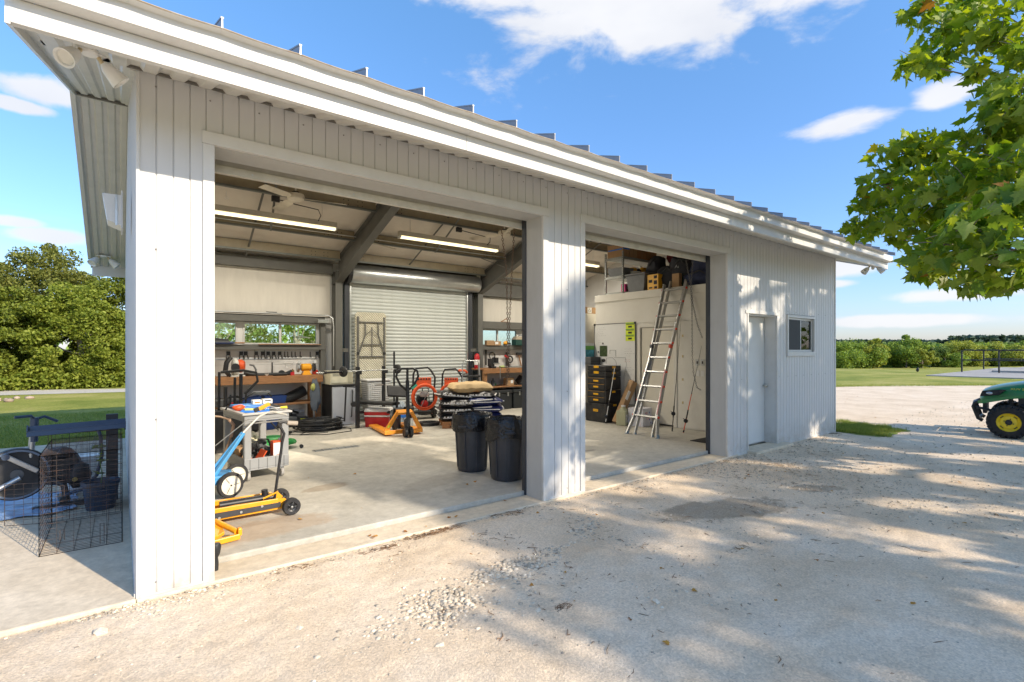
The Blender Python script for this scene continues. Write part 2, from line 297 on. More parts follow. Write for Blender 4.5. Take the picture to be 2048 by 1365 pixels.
# ------------------------------------------------------------------ ground materials
def ground_mat(name, cols, scale, fine, bump, bscale, patches=None, speck=None):
    m = bpy.data.materials.new(name); m.use_nodes = True; t = m.node_tree; b = t.nodes['Principled BSDF']; b.inputs['Roughness'].default_value = .95
    b.inputs['Specular IOR Level'].default_value = .15
    def new(ty, **k):
        n = t.nodes.new(ty)
        for a, v in k.items(): setattr(n, a, v)
        return n
    lk = t.links.new
    geo = new('ShaderNodeNewGeometry'); pos = geo.outputs['Position']
    n1 = new('ShaderNodeTexNoise'); n1.inputs['Scale'].default_value = scale; n1.inputs['Detail'].default_value = 7; n1.inputs['Roughness'].default_value = .65; lk(pos, n1.inputs['Vector'])
    r = new('ShaderNodeValToRGB'); lk(n1.outputs[0], r.inputs[0])
    el = r.color_ramp.elements; el[0].position = .34; el[0].color = (*cols[0],1); el[1].position = .66; el[1].color = (*cols[-1],1)
    for i, c in enumerate(cols[1:-1]): e = el.new(.34+.32*(i+1)/(len(cols)-1)); e.color = (*c,1)
    n2 = new('ShaderNodeTexNoise'); n2.inputs['Scale'].default_value = fine; n2.inputs['Detail'].default_value = 8; n2.inputs['Roughness'].default_value = .75; lk(pos, n2.inputs['Vector'])
    mr = new('ShaderNodeMapRange'); lk(n2.outputs[0], mr.inputs[0]); mr.inputs[1].default_value = .3; mr.inputs[2].default_value = .7; mr.inputs[3].default_value = .82; mr.inputs[4].default_value = 1.18
    mu = new('ShaderNodeMixRGB', blend_type='MULTIPLY'); mu.inputs[0].default_value = 1; lk(r.outputs[0], mu.inputs[1]); lk(mr.outputs[0], mu.inputs[2]); out = mu.outputs[0]
    sxyz = new('ShaderNodeSeparateXYZ'); lk(pos, sxyz.inputs[0])
    def mt(op, a, c):
        n = new('ShaderNodeMath'); n.operation = op
        for i, v in enumerate((a, c)):
            if isinstance(v, (int, float)): n.inputs[i].default_value = v
            else: lk(v, n.inputs[i])
        return n.outputs[0]
    for (px, py, rx, ry, ang, col, amt) in (patches or []):
        dx = mt('SUBTRACT', sxyz.outputs[0], px); dy = mt('SUBTRACT', sxyz.outputs[1], py)
        ca, sa = math.cos(ang), math.sin(ang)
        u = mt('DIVIDE', mt('ADD', mt('MULTIPLY', dx, ca), mt('MULTIPLY', dy, sa)), rx); v = mt('DIVIDE', mt('SUBTRACT', mt('MULTIPLY', dy, ca), mt('MULTIPLY', dx, sa)), ry)
        d = mt('SQRT', mt('ADD', mt('MULTIPLY', u, u), mt('MULTIPLY', v, v)), 0)
        n3 = new('ShaderNodeTexNoise'); n3.inputs['Scale'].default_value = 3.5; n3.inputs['Detail'].default_value = 7; n3.inputs['Roughness'].default_value = .7; lk(pos, n3.inputs['Vector'])
        d = mt('ADD', d, mt('MULTIPLY', mt('SUBTRACT', n3.outputs[0], .5), 1.6))
        q = new('ShaderNodeMapRange', interpolation_type='SMOOTHSTEP'); lk(d, q.inputs[0]); q.inputs[1].default_value = 1.1; q.inputs[2].default_value = .8; q.inputs[3].default_value = 0; q.inputs[4].default_value = amt
        mm = new('ShaderNodeMixRGB'); lk(q.outputs[0], mm.inputs[0]); lk(out, mm.inputs[1]); mm.inputs[2].default_value = (*col, 1); out = mm.outputs[0]
    if speck:
        vo = new('ShaderNodeTexVoronoi'); vo.inputs['Scale'].default_value = speck[0]; lk(pos, vo.inputs['Vector'])
        sv = new('ShaderNodeSeparateXYZ'); lk(vo.outputs['Color'], sv.inputs[0])
        q = new('ShaderNodeMapRange'); lk(sv.outputs[0], q.inputs[0]); q.inputs[1].default_value = 0; q.inputs[2].default_value = 1; q.inputs[3].default_value = 1-speck[1]; q.inputs[4].default_value = 1+speck[1]
        mm = new('ShaderNodeMixRGB', blend_type='MULTIPLY'); mm.inputs[0].default_value = 1; lk(out, mm.inputs[1]); lk(q.outputs[0], mm.inputs[2]); out = mm.outputs[0]
    lk(out, b.inputs['Base Color'])
    nb = new('ShaderNodeTexNoise'); nb.inputs['Scale'].default_value = bscale; nb.inputs['Detail'].default_value = 8; nb.inputs['Roughness'].default_value = .7; lk(pos, nb.inputs['Vector'])
    bp = new('ShaderNodeBump'); bp.inputs['Strength'].default_value = bump; bp.inputs['Distance'].default_value = .03; lk(nb.outputs[0], bp.inputs['Height']); lk(bp.outputs[0], b.inputs['Normal'])
    return m
oil = (.15,.125,.09)
gravel_m = ground_mat('pale_gravel', [(.66,.52,.365),(.76,.615,.45),(.82,.685,.525)], 1.1, 62, .5, 70,
    patches=[(4.7,-1.3,.85,.28,-.35,oil,.55),(6.3,-1.5,.35,.16,-.6,oil,.5),(12,-5,3,1.5,0,(.3,.28,.24),.3)], speck=(95,.13))
grass_m = ground_mat('mown_lawn', [(.17,.21,.035),(.28,.29,.06),(.42,.37,.12)], .35, 9, .8, 22, speck=(30,.12))
dirt_m = ground_mat('dry_grass_dirt', [(.20,.26,.045),(.26,.31,.06),(.46,.38,.22)], 2.2, 20, .8, 30)
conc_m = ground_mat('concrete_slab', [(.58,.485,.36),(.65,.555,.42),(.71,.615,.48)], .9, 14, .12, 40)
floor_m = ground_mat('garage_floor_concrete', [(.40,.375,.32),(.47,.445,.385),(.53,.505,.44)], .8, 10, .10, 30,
    patches=[(1.75,1.75,.30,.12,.2,(.22,.16,.10),.5),(1.0,.75,.5,.25,0,(.42,.27,.15),.4),(5.6,1.4,.12,.05,0,(.14,.12,.1),.6),(2.8,1.2,.6,.2,.4,(.24,.21,.17),.35)])
floor_m.node_tree.nodes['Principled BSDF'].inputs['Roughness'].default_value = .6
road_m = ground_mat('white_road_gravel', [(.5,.46,.39),(.58,.54,.46)], 1.0, 12, .4, 20)
padm = ground_mat('far_concrete', [(.33,.31,.28),(.42,.40,.37)], .5, 6, .1, 20)

def th(x, y):
    r = math.hypot(x, y); z = 0
    if r > 45: z = -6.4*min(1, (r-45)/190)**1.15
    if r > 330: z += 16*min(1, (r-330)/500)*max(0, min(1, (x*.93+y*.37)/r))
    return z
# one ground sheet out to the horizon, polar grid
mb = MB(); rings = [0, 5, 11, 16, 22, 30, 38, 45, 55, 70, 90, 115, 145, 180, 215, 235, 260, 330, 420, 520, 640, 800, 1100, 1700, 2800]; ns = 96
mb.v.append((0,0,-.004))
for r in rings[1:]:
    for j in range(ns):
        a = 2*math.pi*j/ns; x, y = r*math.cos(a), r*math.sin(a); mb.v.append((x, y, th(x,y)-.004))
for j in range(ns): mb.f.append((0, 1+j, 1+(j+1) % ns))
for i in range(len(rings)-2):
    for j in range(ns): a, b = 1+i*ns+j, 1+i*ns+(j+1) % ns; mb.f.append((a, a+ns, b+ns, b))
struct('ground', mb, grass_m, smooth=True)

def jag(poly, step=.35, amp=.12, seed=0):
    out = []
    k = len(poly)
    for i in range(k):
        p, q = Vector(poly[i]), Vector(poly[(i+1) % k]); n = max(1, int((q-p).length/step)); d = (q-p).normalized() if (q-p).length else Vector((1,0)); nn = Vector((-d.y, d.x))
        for j in range(n):
            c = p + (q-p)*j/n; o = noise.noise(Vector((c.x*.9+seed, c.y*.9, seed)))*amp*2 + noise.noise(Vector((c.x*4+seed, c.y*4, seed)))*amp*.7
            out.append(c + nn*o)
    return out
def sheet(name, poly, z, mat):
    mb = MB(); mb.add([(p[0], p[1], z) for p in poly], [tuple(range(len(poly)))]); return struct(name, mb, mat)
gp = [(-14,-16),(-14,-.2),(-6,-.05),(0.2,-.02),(0.2,.15),(10.8,.15),(10.8,-.2),(11.0,1.2),(11.6,1.5),(12.2,2.6),(13,4.0),(17,5.2),(24,4.9),(28,3.6),(31.7,0),(36,-6),(44,-16)]
sheet('gravel_yard', jag(gp, .4, .14, 3), .002, gravel_m)
# fine relief of the nearest gravel: a bumpy sheet a few millimetres high
nx, ny = 230, 130; x0, x1, y0, y1 = -1.6, 6.4, -3.9, -.06
vs = []; 
for j in range(ny+1):
    for i in range(nx+1):
        x = x0+(x1-x0)*i/nx; y = y0+(y1-y0)*j/ny; p = Vector((x*2.3,y*2.3,1))
        h = .010 + .012*noise.noise(p) + .008*noise.noise(p*4) + .006*noise.noise(p*13)
        e = min(1, (x-x0)/.5, (x1-x)/.8, (y-y0)/.4, (y1-y)/.12); h = h*max(0,e) + .004 - .004*(1-max(0,min(1,e)))
        vs.append((x, y, max(h, .0025)))
fs = [(j*(nx+1)+i, j*(nx+1)+i+1, (j+1)*(nx+1)+i+1, (j+1)*(nx+1)+i) for j in range(ny) for i in range(nx)]
g = MB(); g.v = vs; g.f = fs; struct('gravel_surface', g, gravel_m, smooth=True)
sheet('grass_verge', jag([(10.98,-.55),(11.0,2.6),(11.9,2.3),(11.7,1.1),(12.0,.3),(12.5,-.25),(12.3,-.72),(11.6,-.86),(10.99,-.75)], .16, .16, 9), .006, dirt_m)
mb = MB().box(-8,.0155,-.04,7.34,-.1,.03); o = struct('concrete_patio', mb, conc_m, bevel=.012)
for i, yy in enumerate((1.9, 4.6)):                       # saw cut joints
    pass
struct('gravel_road', MB().add([(-30,26.6,.004),(-3.4,21.1,.004),(0,20.2,.004),(14,16.5,.004),(15,18.4,.004),(0,22.3,.004),(-3.4,23.9,.004),(-30,29.5,.004)],[(0,1,6,7),(1,2,5,6),(2,3,4,5)]), road_m)
# railed concrete ramp on the field
struct('concrete_pad', MB().box(39,62,-14,5.2,-.1,.05).box(47.5,64,-14,3.6,.05,.18), padm)

# ------------------------------------------------------------------ the garage
G = thing('garage_building', 'long white metal garage with two tall open doorways facing the gravel', 'garage')
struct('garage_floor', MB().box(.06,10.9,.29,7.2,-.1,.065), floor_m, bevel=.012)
struct('garage_apron', MB().box(.02,7.3,-.03,.285,-.1,.022), conc_m, bevel=.008)
struct('door_step', MB().box(7.6,8.85,-.16,.16,-.1,.045), conc_m, bevel=.01)
def part(name, mb, mat, **k): return mb.build(name, mat, G, **k)
RY = 3.65
def zr(y): return 3.4 + .32*(RY-abs(y-RY))
LX = 10.97
# siding planks of the front wall, each its own piece; alike pieces share a mesh
plank_me = {}
def plank(h, w=.1):
    k = (round(h,3), round(w,3))
    if k not in plank_me:
        pf = [(0,.002),(.0022,.002),(.0045,-.0065),(w-.0045,-.0065),(w-.0022,.002),(w,.002),(w,.012),(0,.012)]
        plank_me[k] = MB().prism(pf, h).mesh('siding_plank', white)
    return plank_me[k]
def planks(xa, xb, za, zb):
    n = max(1, round((xb-xa)/.1)); w = (xb-xa)/n
    for i in range(n): link('siding_plank', plank(zb-za, w), G, (xa+i*w, 0, za))
planks(.03,.40,.03,3.4); planks(.40,3.50,3.085,3.4); planks(3.50,4.0,.03,3.4); planks(4.0,7.1,3.10,3.4)
planks(7.1,7.62,.03,3.4); planks(7.62,8.60,2.19,3.4); planks(8.60,8.92,.03,3.4); planks(8.92,10.02,.03,1.50); planks(8.92,10.02,2.21,3.4); planks(10.02,LX-.03,.03,3.4)
mb = MB()
for z in (.10,1.15,2.25,3.30):
    for k in range(36):
        x = .12+.305*k
        if (z < 3.03 and (.40 < x < 3.5 or 4.0 < x < 7.1)) or (z < 2.2 and (7.6 < x < 8.62)) or (1.5 < z < 2.25 and 8.9 < x < 10.05): continue
        mb.lathe([(.006,0),(.006,.003),(.003,.006)],6,(x,-.009,z),(0,-1,0))
part('screws', mb, M('weathered_screw',(.30,.29,.27),.6), kind='stuff')
mb = MB()
for xa, xb, za, zb in ((.02,.44,0,3.4),(.44,3.44,3.03,3.4),(3.44,4.04,0,3.4),(4.04,7.03,3.05,3.4),(7.03,7.628,0,3.4),(7.628,8.577,2.17,3.4),(8.577,8.93,0,3.4),(8.93,10.01,0,1.52),(8.93,10.01,2.19,3.4),(10.01,LX,0,3.4)):
    mb.box(xa,xb,.013,.06,za,zb)
mb.box(.0,LX,.02,.06,3.4001,3.53); part('front_wall', mb, jambm)
# trims
for (a,b,c,d,e,f) in ((.016,.036,-.016,.012,0,3.4),(LX-.035,LX+.006,-.016,.03,0,3.4)): part('corner_trim', MB().box(a,b,c,d,e,f), trimw, bevel=.003)
for (a,b) in ((.036,.44),(3.44,4.045),(7.03,7.62),(8.60,LX-.036)): part('base_trim', MB().box(a,b,-.018,.012,0,.035), trimw, bevel=.002)
def opening(xa, xb, zt, name='opening'):
    part('opening_trim', MB().box(xa-.075,xb+.075,-.024,.012,zt,zt+.085), trimw, bevel=.003)
    part('opening_trim', MB().box(xa-.07,xa,-.02,.012,.0,zt-.001), trimw, bevel=.003)
    part('opening_trim', MB().box(xb,xb+.07,-.02,.012,.0,zt-.001), trimw, bevel=.003)
    part('jamb', MB().box(xb,xb+.012,.0125,.26,.02,zt), jambm); part('jamb', MB().box(xa-.012,xa,.0125,.26,.02,zt), jambm)
    part('header', MB().box(xa,xb,.0125,.26,zt-.004,zt+.02), jambm)
    dk = M('dark_guide_steel', (.03,.035,.045), .5)
    part('door_guide', MB().box(xb-.008,xb+.05,.262,.33,.02,3.3), dk, bevel=.003); part('door_guide', MB().box(xa-.05,xa+.008,.262,.33,.02,3.3), dk, bevel=.003)
    d = part('rolled_door', MB().box(xa-.03,xb+.03,.345,.36,zt-.01,zt+.30), M('rolled_curtain', (.50,.47,.40), .5, dirt=(.36,.31,.22), dscale=5, damt=.4))
    MB().box(xa-.03,xb+.03,.335,.375,zt-.075,zt-.012).build('bottom_bar', M('bottom_bar_cream', (.60,.575,.50), .45, dirt=(.42,.36,.26), dscale=7, damt=.4), d, bevel=.004)
    MB().lathe([(.17,0),(.17,xb-xa+.06)], 18, (xa-.03,.56,zt+.36), 'x').build('door_roll', slatm, d, smooth=True)
    for k in range(4): MB().lathe([(.008,0),(.008,.004)],8,(xa+.3+k*.8,.3345,zt-.045),'y').build('bolt', galv, d)
opening(.45,3.43,3.0); opening(4.05,7.02,3.02)
for x0_, x1_ in ((.04,.44),(3.445,4.035),(7.035,7.6)): part('door_post', MB().box(x0_,x1_,.062,.259,.02,3.4), jambm)
# person door, recessed
part('door_trim', MB().box(7.55,8.64,-.022,.012,2.165,2.215), trimw, bevel=.003)
part('door_trim', MB().box(7.60,7.635,-.02,.012,.045,2.164), trimw, bevel=.003)
part('door_trim', MB().box(8.565,8.61,-.02,.012,.03,2.164), trimw, bevel=.003)
part('door_reveal', MB().box(8.56,8.575,.0125,.24,.045,2.16).box(7.63,7.642,.0125,.24,.045,2.16).box(7.643,8.559,.0125,.24,2.148,2.162), trimw)
d = part('person_door', MB().box(7.65,8.552,.19,.235,.06,2.14), M('flush_door_paint', (.66,.67,.66), .4, var=.03), bevel=.003, label='flush white walk door deep in its frame')
MB().box(7.65,8.552,.186,.24,.046,.06).build('threshold', alum, d)
MB().lathe([(.012,0),(.012,.03),(.028,.04),(.03,.06),(.018,.075)],12,(8.5,.19,1.0),(0,-1,0)).build('knob', M('satin_knob',(.5,.48,.42),.3,metal=.8), d, smooth=True)
# small sliding window
w = part('window', MB().box(8.92,10.01,-.03,.01,2.155,2.20).box(8.92,10.01,-.03,.01,1.49,1.565).box(8.92,8.96,-.03,.01,1.566,2.154).box(9.97,10.01,-.03,.01,1.566,2.154), trimw, bevel=.003, label='two-pane sliding window in a white frame')
for (a,b,y) in ((8.961,9.48,-.005),(9.45,9.969,.012)):
    MB().box(a,b,y,y+.02,1.567,1.60).box(a,b,y,y+.02,2.12,2.153).box(a,a+.032,y,y+.02,1.601,2.119).box(b-.032,b,y,y+.02,1.601,2.119).build('sash', trimw, w, bevel=.002)
    MB().box(a+.033,b-.033,y+.008,y+.011,1.602,2.118).build('pane', glass, w)
MB().box(8.995,9.445,-.0085,-.007,1.602,2.118).build('insect_screen', M('insect_screen',(.03,.035,.035),.7,var=.1), w)
# left gable wall in ribbed panels
for i in range(8):
    ya = i*7.3/8; yb = (i+1)*7.3/8; mb = MB(); n = 9; w_ = (yb-ya)/n
    for k in range(n):
        y = ya+k*w_; pr = [(0,0),(.006,0),(.012,.012),(w_-.012,.012),(w_-.006,0),(w_,0)] if k % 3 else [(0,0),(.004,0),(.02,.03),(w_-.05,.03),(w_-.03,0),(w_,0)]
        vs = []
        for (dy, dx) in pr:
            vs += [(.022-dx*.45, y+dy, .0), (.022-dx*.45, y+dy, zr(y+dy)+.02)]
        mb.add(vs, [(2*q,2*q+1,2*q+3,2*q+2) for q in range(len(pr)-1)])
    part('gable_panel', mb, white)
part('gable_wall', MB().add([(.026,.062,0),(.026,7.3,0),(.026,7.3,3.55),(.026,RY,4.74),(.026,.062,3.55),(.06,.062,0),(.06,7.3,0),(.06,7.3,3.55),(.06,RY,4.74),(.06,.062,3.55)],[(4,3,2,1,0),(5,6,7,8,9),(0,5,9,4),(1,2,7,6)]), liner)
part('gable_wall', MB().add([(LX,.062,0),(LX,7.3,0),(LX,7.3,3.55),(LX,RY,4.74),(LX,.062,3.55),(LX-.06,.062,0),(LX-.06,7.3,0),(LX-.06,7.3,3.55),(LX-.06,RY,4.74),(LX-.06,.062,3.55)],[(0,1,2,3,4),(9,8,7,6,5),(4,9,5,0),(6,7,2,1)]), white)
part('base_trim', MB().box(.006,.02,.0,7.3,0,.05), trimw)
# rear wall round its windows and door
WZ0, WZ1 = 1.71, 2.15
mb = MB()
for xa, xb, za, zb in ((.06,.9,0,3.4),(.9,3.30,0,WZ0),(.9,3.30,WZ1,3.4),(1.76,1.86,WZ0,WZ1),(3.30,3.93,0,3.4),(3.93,6.97,3.05,3.4),(6.97,7.46,0,3.4),(7.46,10.5,0,WZ0),(7.46,10.5,WZ1,3.4),(8.75,8.95,WZ0,WZ1),(10.5,LX-.06,0,3.4)):
    mb.box(xa,xb,7.2,7.3,za,zb)
mb.box(.06,LX-.06,7.2,7.3,3.4001,3.53); part('rear_wall', mb, wallw)
part('wall_lining', MB().box(.06,3.55,7.165,7.198,2.31,3.24), liner); part('wall_lining', MB().box(7.5,LX-.07,7.165,7.198,2.36,3.0), liner)
part('wall_panel', MB().box(.07,3.3,7.17,7.198,.07,1.30), wallw); part('wall_panel', MB().box(.07,3.3,7.172,7.198,1.306,1.6), wallw)
part('wall_panel', MB().box(7.5,LX-.07,7.17,7.198,.07,1.36), wallw); part('wall_panel', MB().box(7.5,LX-.07,7.172,7.198,1.366,1.6), wallw)
def window(xa, xb, mid):
    w = part('window', MB().box(xa,xb,7.185,7.26,WZ0,WZ0+.03).box(xa,xb,7.185,7.26,WZ1-.03,WZ1).box(xa,xa+.03,7.185,7.26,WZ0+.031,WZ1-.031).box(xb-.03,xb,7.185,7.26,WZ0+.031,WZ1-.031), trimw)
    ed = [xa+.03]+([mid] if mid else [])+[xb-.03]
    if mid: MB().box(mid-.022,mid+.022,7.20,7.25,WZ0+.031,WZ1-.031).build('mullion', trimw, w)
    for a, b in zip(ed, ed[1:]): MB().box(a,b,7.222,7.226,WZ0+.031,WZ1-.031).build('pane', glass, w)
window(.9,1.76,None); window(1.86,3.30,2.55); window(7.47,8.75,8.08); window(8.95,10.2,9.55)
# steel frame
for (a,b,y,za,zb) in ((.07,3.56,6.98,3.23,3.44),(.07,3.4,7.02,2.16,2.30),(.07,3.42,7.02,1.60,1.70),(3.32,3.42,7.035,.07,2.155),(7.42,LX-.07,6.98,3.02,3.36),(7.45,LX-.07,7.02,2.16,2.35),(7.45,LX-.07,7.02,1.60,1.715),(3.75,7.25,6.98,3.47,3.56)):
    part('girt', MB().box(a,b,y,7.163,za,zb) if zb-za<1 else MB().box(a,b,y,7.16,za,zb), steel, bevel=.004)
for X in (3.66,7.32):
    c = part('column', MB().box(X-.075,X+.075,6.90,6.912,.066,3.3).box(X-.075,X+.075,7.15,7.163,.066,3.3).box(X-.006,X+.006,6.913,7.149,.066,3.3), steel)
    MB().obox((X-.1,7.03,.075),(.28,.25,.02)).build('base_plate', steel, c)
    mb = MB()
    prof = [(6.9,3.05,3.53),(6.55,3.18,3.62),(5.2,3.66,4.03),(3.65,4.18,4.53)]
    for (ya,la,ua),(yb,lb,ub) in zip(prof, prof[1:]):
        mb.add([(X-.006,ya,la),(X+.006,ya,la),(X+.006,ya,ua),(X-.006,ya,ua),(X-.006,yb,lb),(X+.006,yb,lb),(X+.006,yb,ub),(X-.006,yb,ub)],[(0,1,2,3),(7,6,5,4),(0,3,7,4),(1,5,6,2)])
        mb.bar((X,ya,la-.006),(X,yb,lb-.006),.16,.014); mb.bar((X,ya,ua),(X,yb,ub),.16,.012)
    mb.box(X-.08,X+.08,6.895,7.15,3.03,3.042)
    part('rafter', mb, steel)
    mb = MB(); 
    for (ya,la,ua),(yb,lb,ub) in zip([(.4,3.1,3.5),(.75,3.2,3.62),(2.1,3.68,4.03),(3.65,4.18,4.53)],[(.75,3.2,3.62),(2.1,3.68,4.03),(3.65,4.18,4.53)]):
        mb.add([(X-.006,ya,la),(X+.006,ya,la),(X+.006,ya,ua),(X-.006,ya,ua),(X-.006,yb,lb),(X+.006,yb,lb),(X+.006,yb,ub),(X-.006,yb,ub)],[(0,1,2,3),(7,6,5,4),(0,3,7,4),(1,5,6,2)])
        mb.bar((X,ya,la-.006),(X,yb,lb-.006),.16,.014)
    part('rafter', mb, steel)
edges = [(.07,3.575),(3.745,7.235),(7.405,LX-.07)]
for yy in (.9,1.95,3.0,4.72,5.78,6.6):
    for (a,b) in edges:
        z = zr(yy); mb = MB().box(a,b,yy-.004,yy+.004,z-.16,z+.03); p = part('purlin', mb, purlm)
        MB().box(a,b,yy-.07,yy-.0045,z-.166,z-.158).box(a,b,yy+.0045,yy+.065,z+.03,z+.036).box(a,b,yy-.068,yy-.06,z-.157,z-.135).build('flange', M('purlin_flange',(.14,.15,.14),.5,metal=.2), p)
        mb = MB()
        for e in (a+.25,a+.33,b-.25,b-.33,b-.5,b-.58):
            for dz in (-.03,-.10): mb.lathe([(.009,0),(.009,.003)],8,(e,yy-.0045,z+dz),(0,-1,0))
        mb.build('bolt', blkm, p, kind='stuff')
for X, j in ((1.84,0),(5.15,1),(9.1,0)):                        # straps that tie the purlins
    part('purlin_strap', MB().bar((X-.12,4.05,zr(4.05)-.0),(X+.03,6.95,zr(6.95)-.10),.035,.006), steel)
    part('purlin_strap', MB().bar((X-.05,4.05,zr(4.05)-.16),(X+.22,5.78,zr(5.78)-.17),.035,.006), steel)
part('flange_brace', MB().bar((3.74,5.3,3.64),(4.45,5.78,3.68),.04,.006), purlm); part('flange_brace', MB().bar((7.24,5.6,3.52),(6.55,5.75,3.72),.04,.006), steel)
# ceiling insulation sheets between the frames
for (a,b) in ((.061,3.655),(3.665,7.315),(7.325,LX-.061)):
    for ya, yb in ((.05,RY),(RY,7.19)):
        n = 26; vs = []; m_ = 10
        for i in range(n+1):
            for k in range(m_+1):
                x = a+(b-a)*i/n; y = ya+(yb-ya)*k/m_; vs.append((x,y,zr(y)+.055-.018*abs(noise.noise(Vector((x*2.2,y*1.3,a)))) ))
        mb = MB().add(vs,[(i*(m_+1)+k,i*(m_+1)+k+1,(i+1)*(m_+1)+k+1,(i+1)*(m_+1)+k) for i in range(n) for k in range(m_)])
        part('ceiling_sheet', mb, ceilm, smooth=True)
# roof skin, seams and eave
roofm = M('metal_roof', (.58,.60,.62), .4, metal=.35, var=.06)
RA, RB = -.47, LX+.55
def roofquad(xa, xb, ya, yb, dz, t):
    za, zb = zr(ya)+dz, zr(yb)+dz
    return MB().add([(xa,ya,za),(xb,ya,za),(xb,yb,zb),(xa,yb,zb),(xa,ya,za+t),(xb,ya,za+t),(xb,yb,zb+t),(xa,yb,zb+t)],[(0,3,2,1),(4,5,6,7),(0,1,5,4),(1,2,6,5),(2,3,7,6),(3,0,4,7)])
RO = .228; pitch = .41; drip = M('rusty_drip_edge',(.34,.27,.19),.7,dirt=(.5,.48,.44),dscale=14,damt=.8)
x = RA
rib1 = None
for i in range(28):
    xa = -.44+i*pitch if i else RA; xb = min(-.44+(i+1)*pitch, RB)
    vs = []; m_ = 8
    for k in range(m_+1):
        x = xa+(xb-.001-xa)*k/m_; sg = -.006*math.sin(math.pi*k/m_)*(.7+.6*random.random() if k==0 else 1)
        for (y, s_) in ((-.835,1),(-.4,.5),(RY,0)): z = zr(y)+RO+sg*s_; vs += [(x,y,z),(x,y,z+.006)]
    fs = []
    for k in range(m_):
        o_ = k*6; p_ = o_+6
        for q in (0,2): fs += [(o_+q,p_+q,p_+q+2,o_+q+2)[::-1],(o_+q+1,p_+q+1,p_+q+3,o_+q+3)]
        fs.append((o_,p_,p_+1,o_+1))
    part('roof_panel', MB().add(vs,fs), roofm); part('roof_panel', roofquad(xa,xb-.001,RY,8.08,RO,.006), roofm)
    part('eave_hem', MB().add(sum([[(vs[6*k][0],-.836,vs[6*k][2]+.002),(vs[6*k][0],-.782,vs[6*k][2]-.004)] for k in range(m_+1)],[]),[(2*k,2*k+2,2*k+3,2*k+1) for k in range(m_)]), trimw)
    part('drip_edge', MB().tube([(vs[6*k][0],-.838,vs[6*k][2]+.003) for k in range(m_+1)],.0045,5), drip)
for i in range(30):
    xx = -.44+i*pitch
    if xx > RB: break
    if rib1 is None:
        def ribm(ya, yb):
            mb = MB(); za, zb = zr(ya)+RO+.004, zr(yb)+RO+.004
            mb.add([(-.005,ya,za),(.005,ya,za),(.005,yb,zb),(-.005,yb,zb),(-.003,ya,za+.055),(.004,ya,za+.055),(.004,yb,zb+.055),(-.003,yb,zb+.055)],[(0,3,2,1),(4,5,6,7),(0,1,5,4),(1,2,6,5),(2,3,7,6),(3,0,4,7)])
            mb.add([(-.007,ya,za+.053),(.008,ya,za+.053),(.008,yb,zb+.053),(-.007,yb,zb+.053),(-.007,ya,za+.062),(.008,ya,za+.062),(.008,yb,zb+.062),(-.007,yb,zb+.062)],[(0,3,2,1),(4,5,6,7),(0,1,5,4),(1,2,6,5),(2,3,7,6),(3,0,4,7)])
            return mb.mesh('roof_seam', M('seam_metal', (.30,.32,.35), .45, metal=.4, var=.15, dirt=(.25,.15,.08), dscale=12, damt=.5))
        rib1 = (ribm(-.843,RY), ribm(RY,8.08))
    for me in rib1: link('roof_seam', me, G, (xx,0,0))
part('ridge_cap', MB().box(RA,RB,RY-.15,RY+.15,4.81,4.87), trimw)
# fascia boards in two steps, in lengths of about three metres
xs = [RA-.01, 2.05, 4.95, 7.9, RB+.01]
for a, b in zip(xs, xs[1:]):
    n = 24; vs = []
    for i in range(n+1):
        x = a+(b-a-.003)*i/n; wv = .004*noise.noise(Vector((x*1.9,0,2)))
        for (y, z) in ((-.703,3.252),(-.785+wv*.4,3.252),(-.795+wv*.4,3.258),(-.780+wv*.4,3.266),(-.784+wv*.4,3.362),(-.78,3.368),(-.703,3.368)): vs.append((x,y,z))
    part('upper_fascia', MB().add(vs,[(i*7+k,i*7+(k+1)%7,(i+1)*7+(k+1)%7,(i+1)*7+k) for i in range(n) for k in range(7)]+[tuple(range(6,-1,-1)),tuple(n*7+k for k in range(7))]), trimw)
    part('lower_fascia', MB().box(a+.001,b-.001,-.702,-.688,3.135,3.251).box(a+.003,b-.001,-.687,-.66,3.135,3.141), trimw, bevel=.002)
for X, s in ((RA,-1),(RB,1)):
    for ya, yb in ((-.70,RY),(RY,8.08)):
        za, zb = zr(ya), zr(yb); xa, xb = (X-.02, X) if s < 0 else (X, X+.02)
        part('rake_fascia', MB().add([(xa,ya,za-.05),(xb,ya,za-.05),(xb,yb,zb-.05),(xa,yb,zb-.05),(xa,ya,za+.1),(xb,ya,za+.1),(xb,yb,zb+.1),(xa,yb,zb+.1)],[(0,3,2,1),(4,5,6,7),(0,1,5,4),(1,2,6,5),(2,3,7,6),(3,0,4,7)]), trimw)
        xa -= .04*(s<0); xb += .04*(s>0)
        part('rake_fascia', MB().add([(xa,ya,za+.101),(xb,ya,za+.101),(xb,yb,zb+.101),(xa,yb,zb+.101),(xa,ya,za+.225),(xb,ya,za+.225),(xb,yb,zb+.225),(xa,yb,zb+.225)],[(0,3,2,1),(4,5,6,7),(0,1,5,4),(1,2,6,5),(2,3,7,6),(3,0,4,7)]), trimw)
part('rear_fascia', MB().box(RA,RB,8.06,8.08,2.96,3.2), trimw)
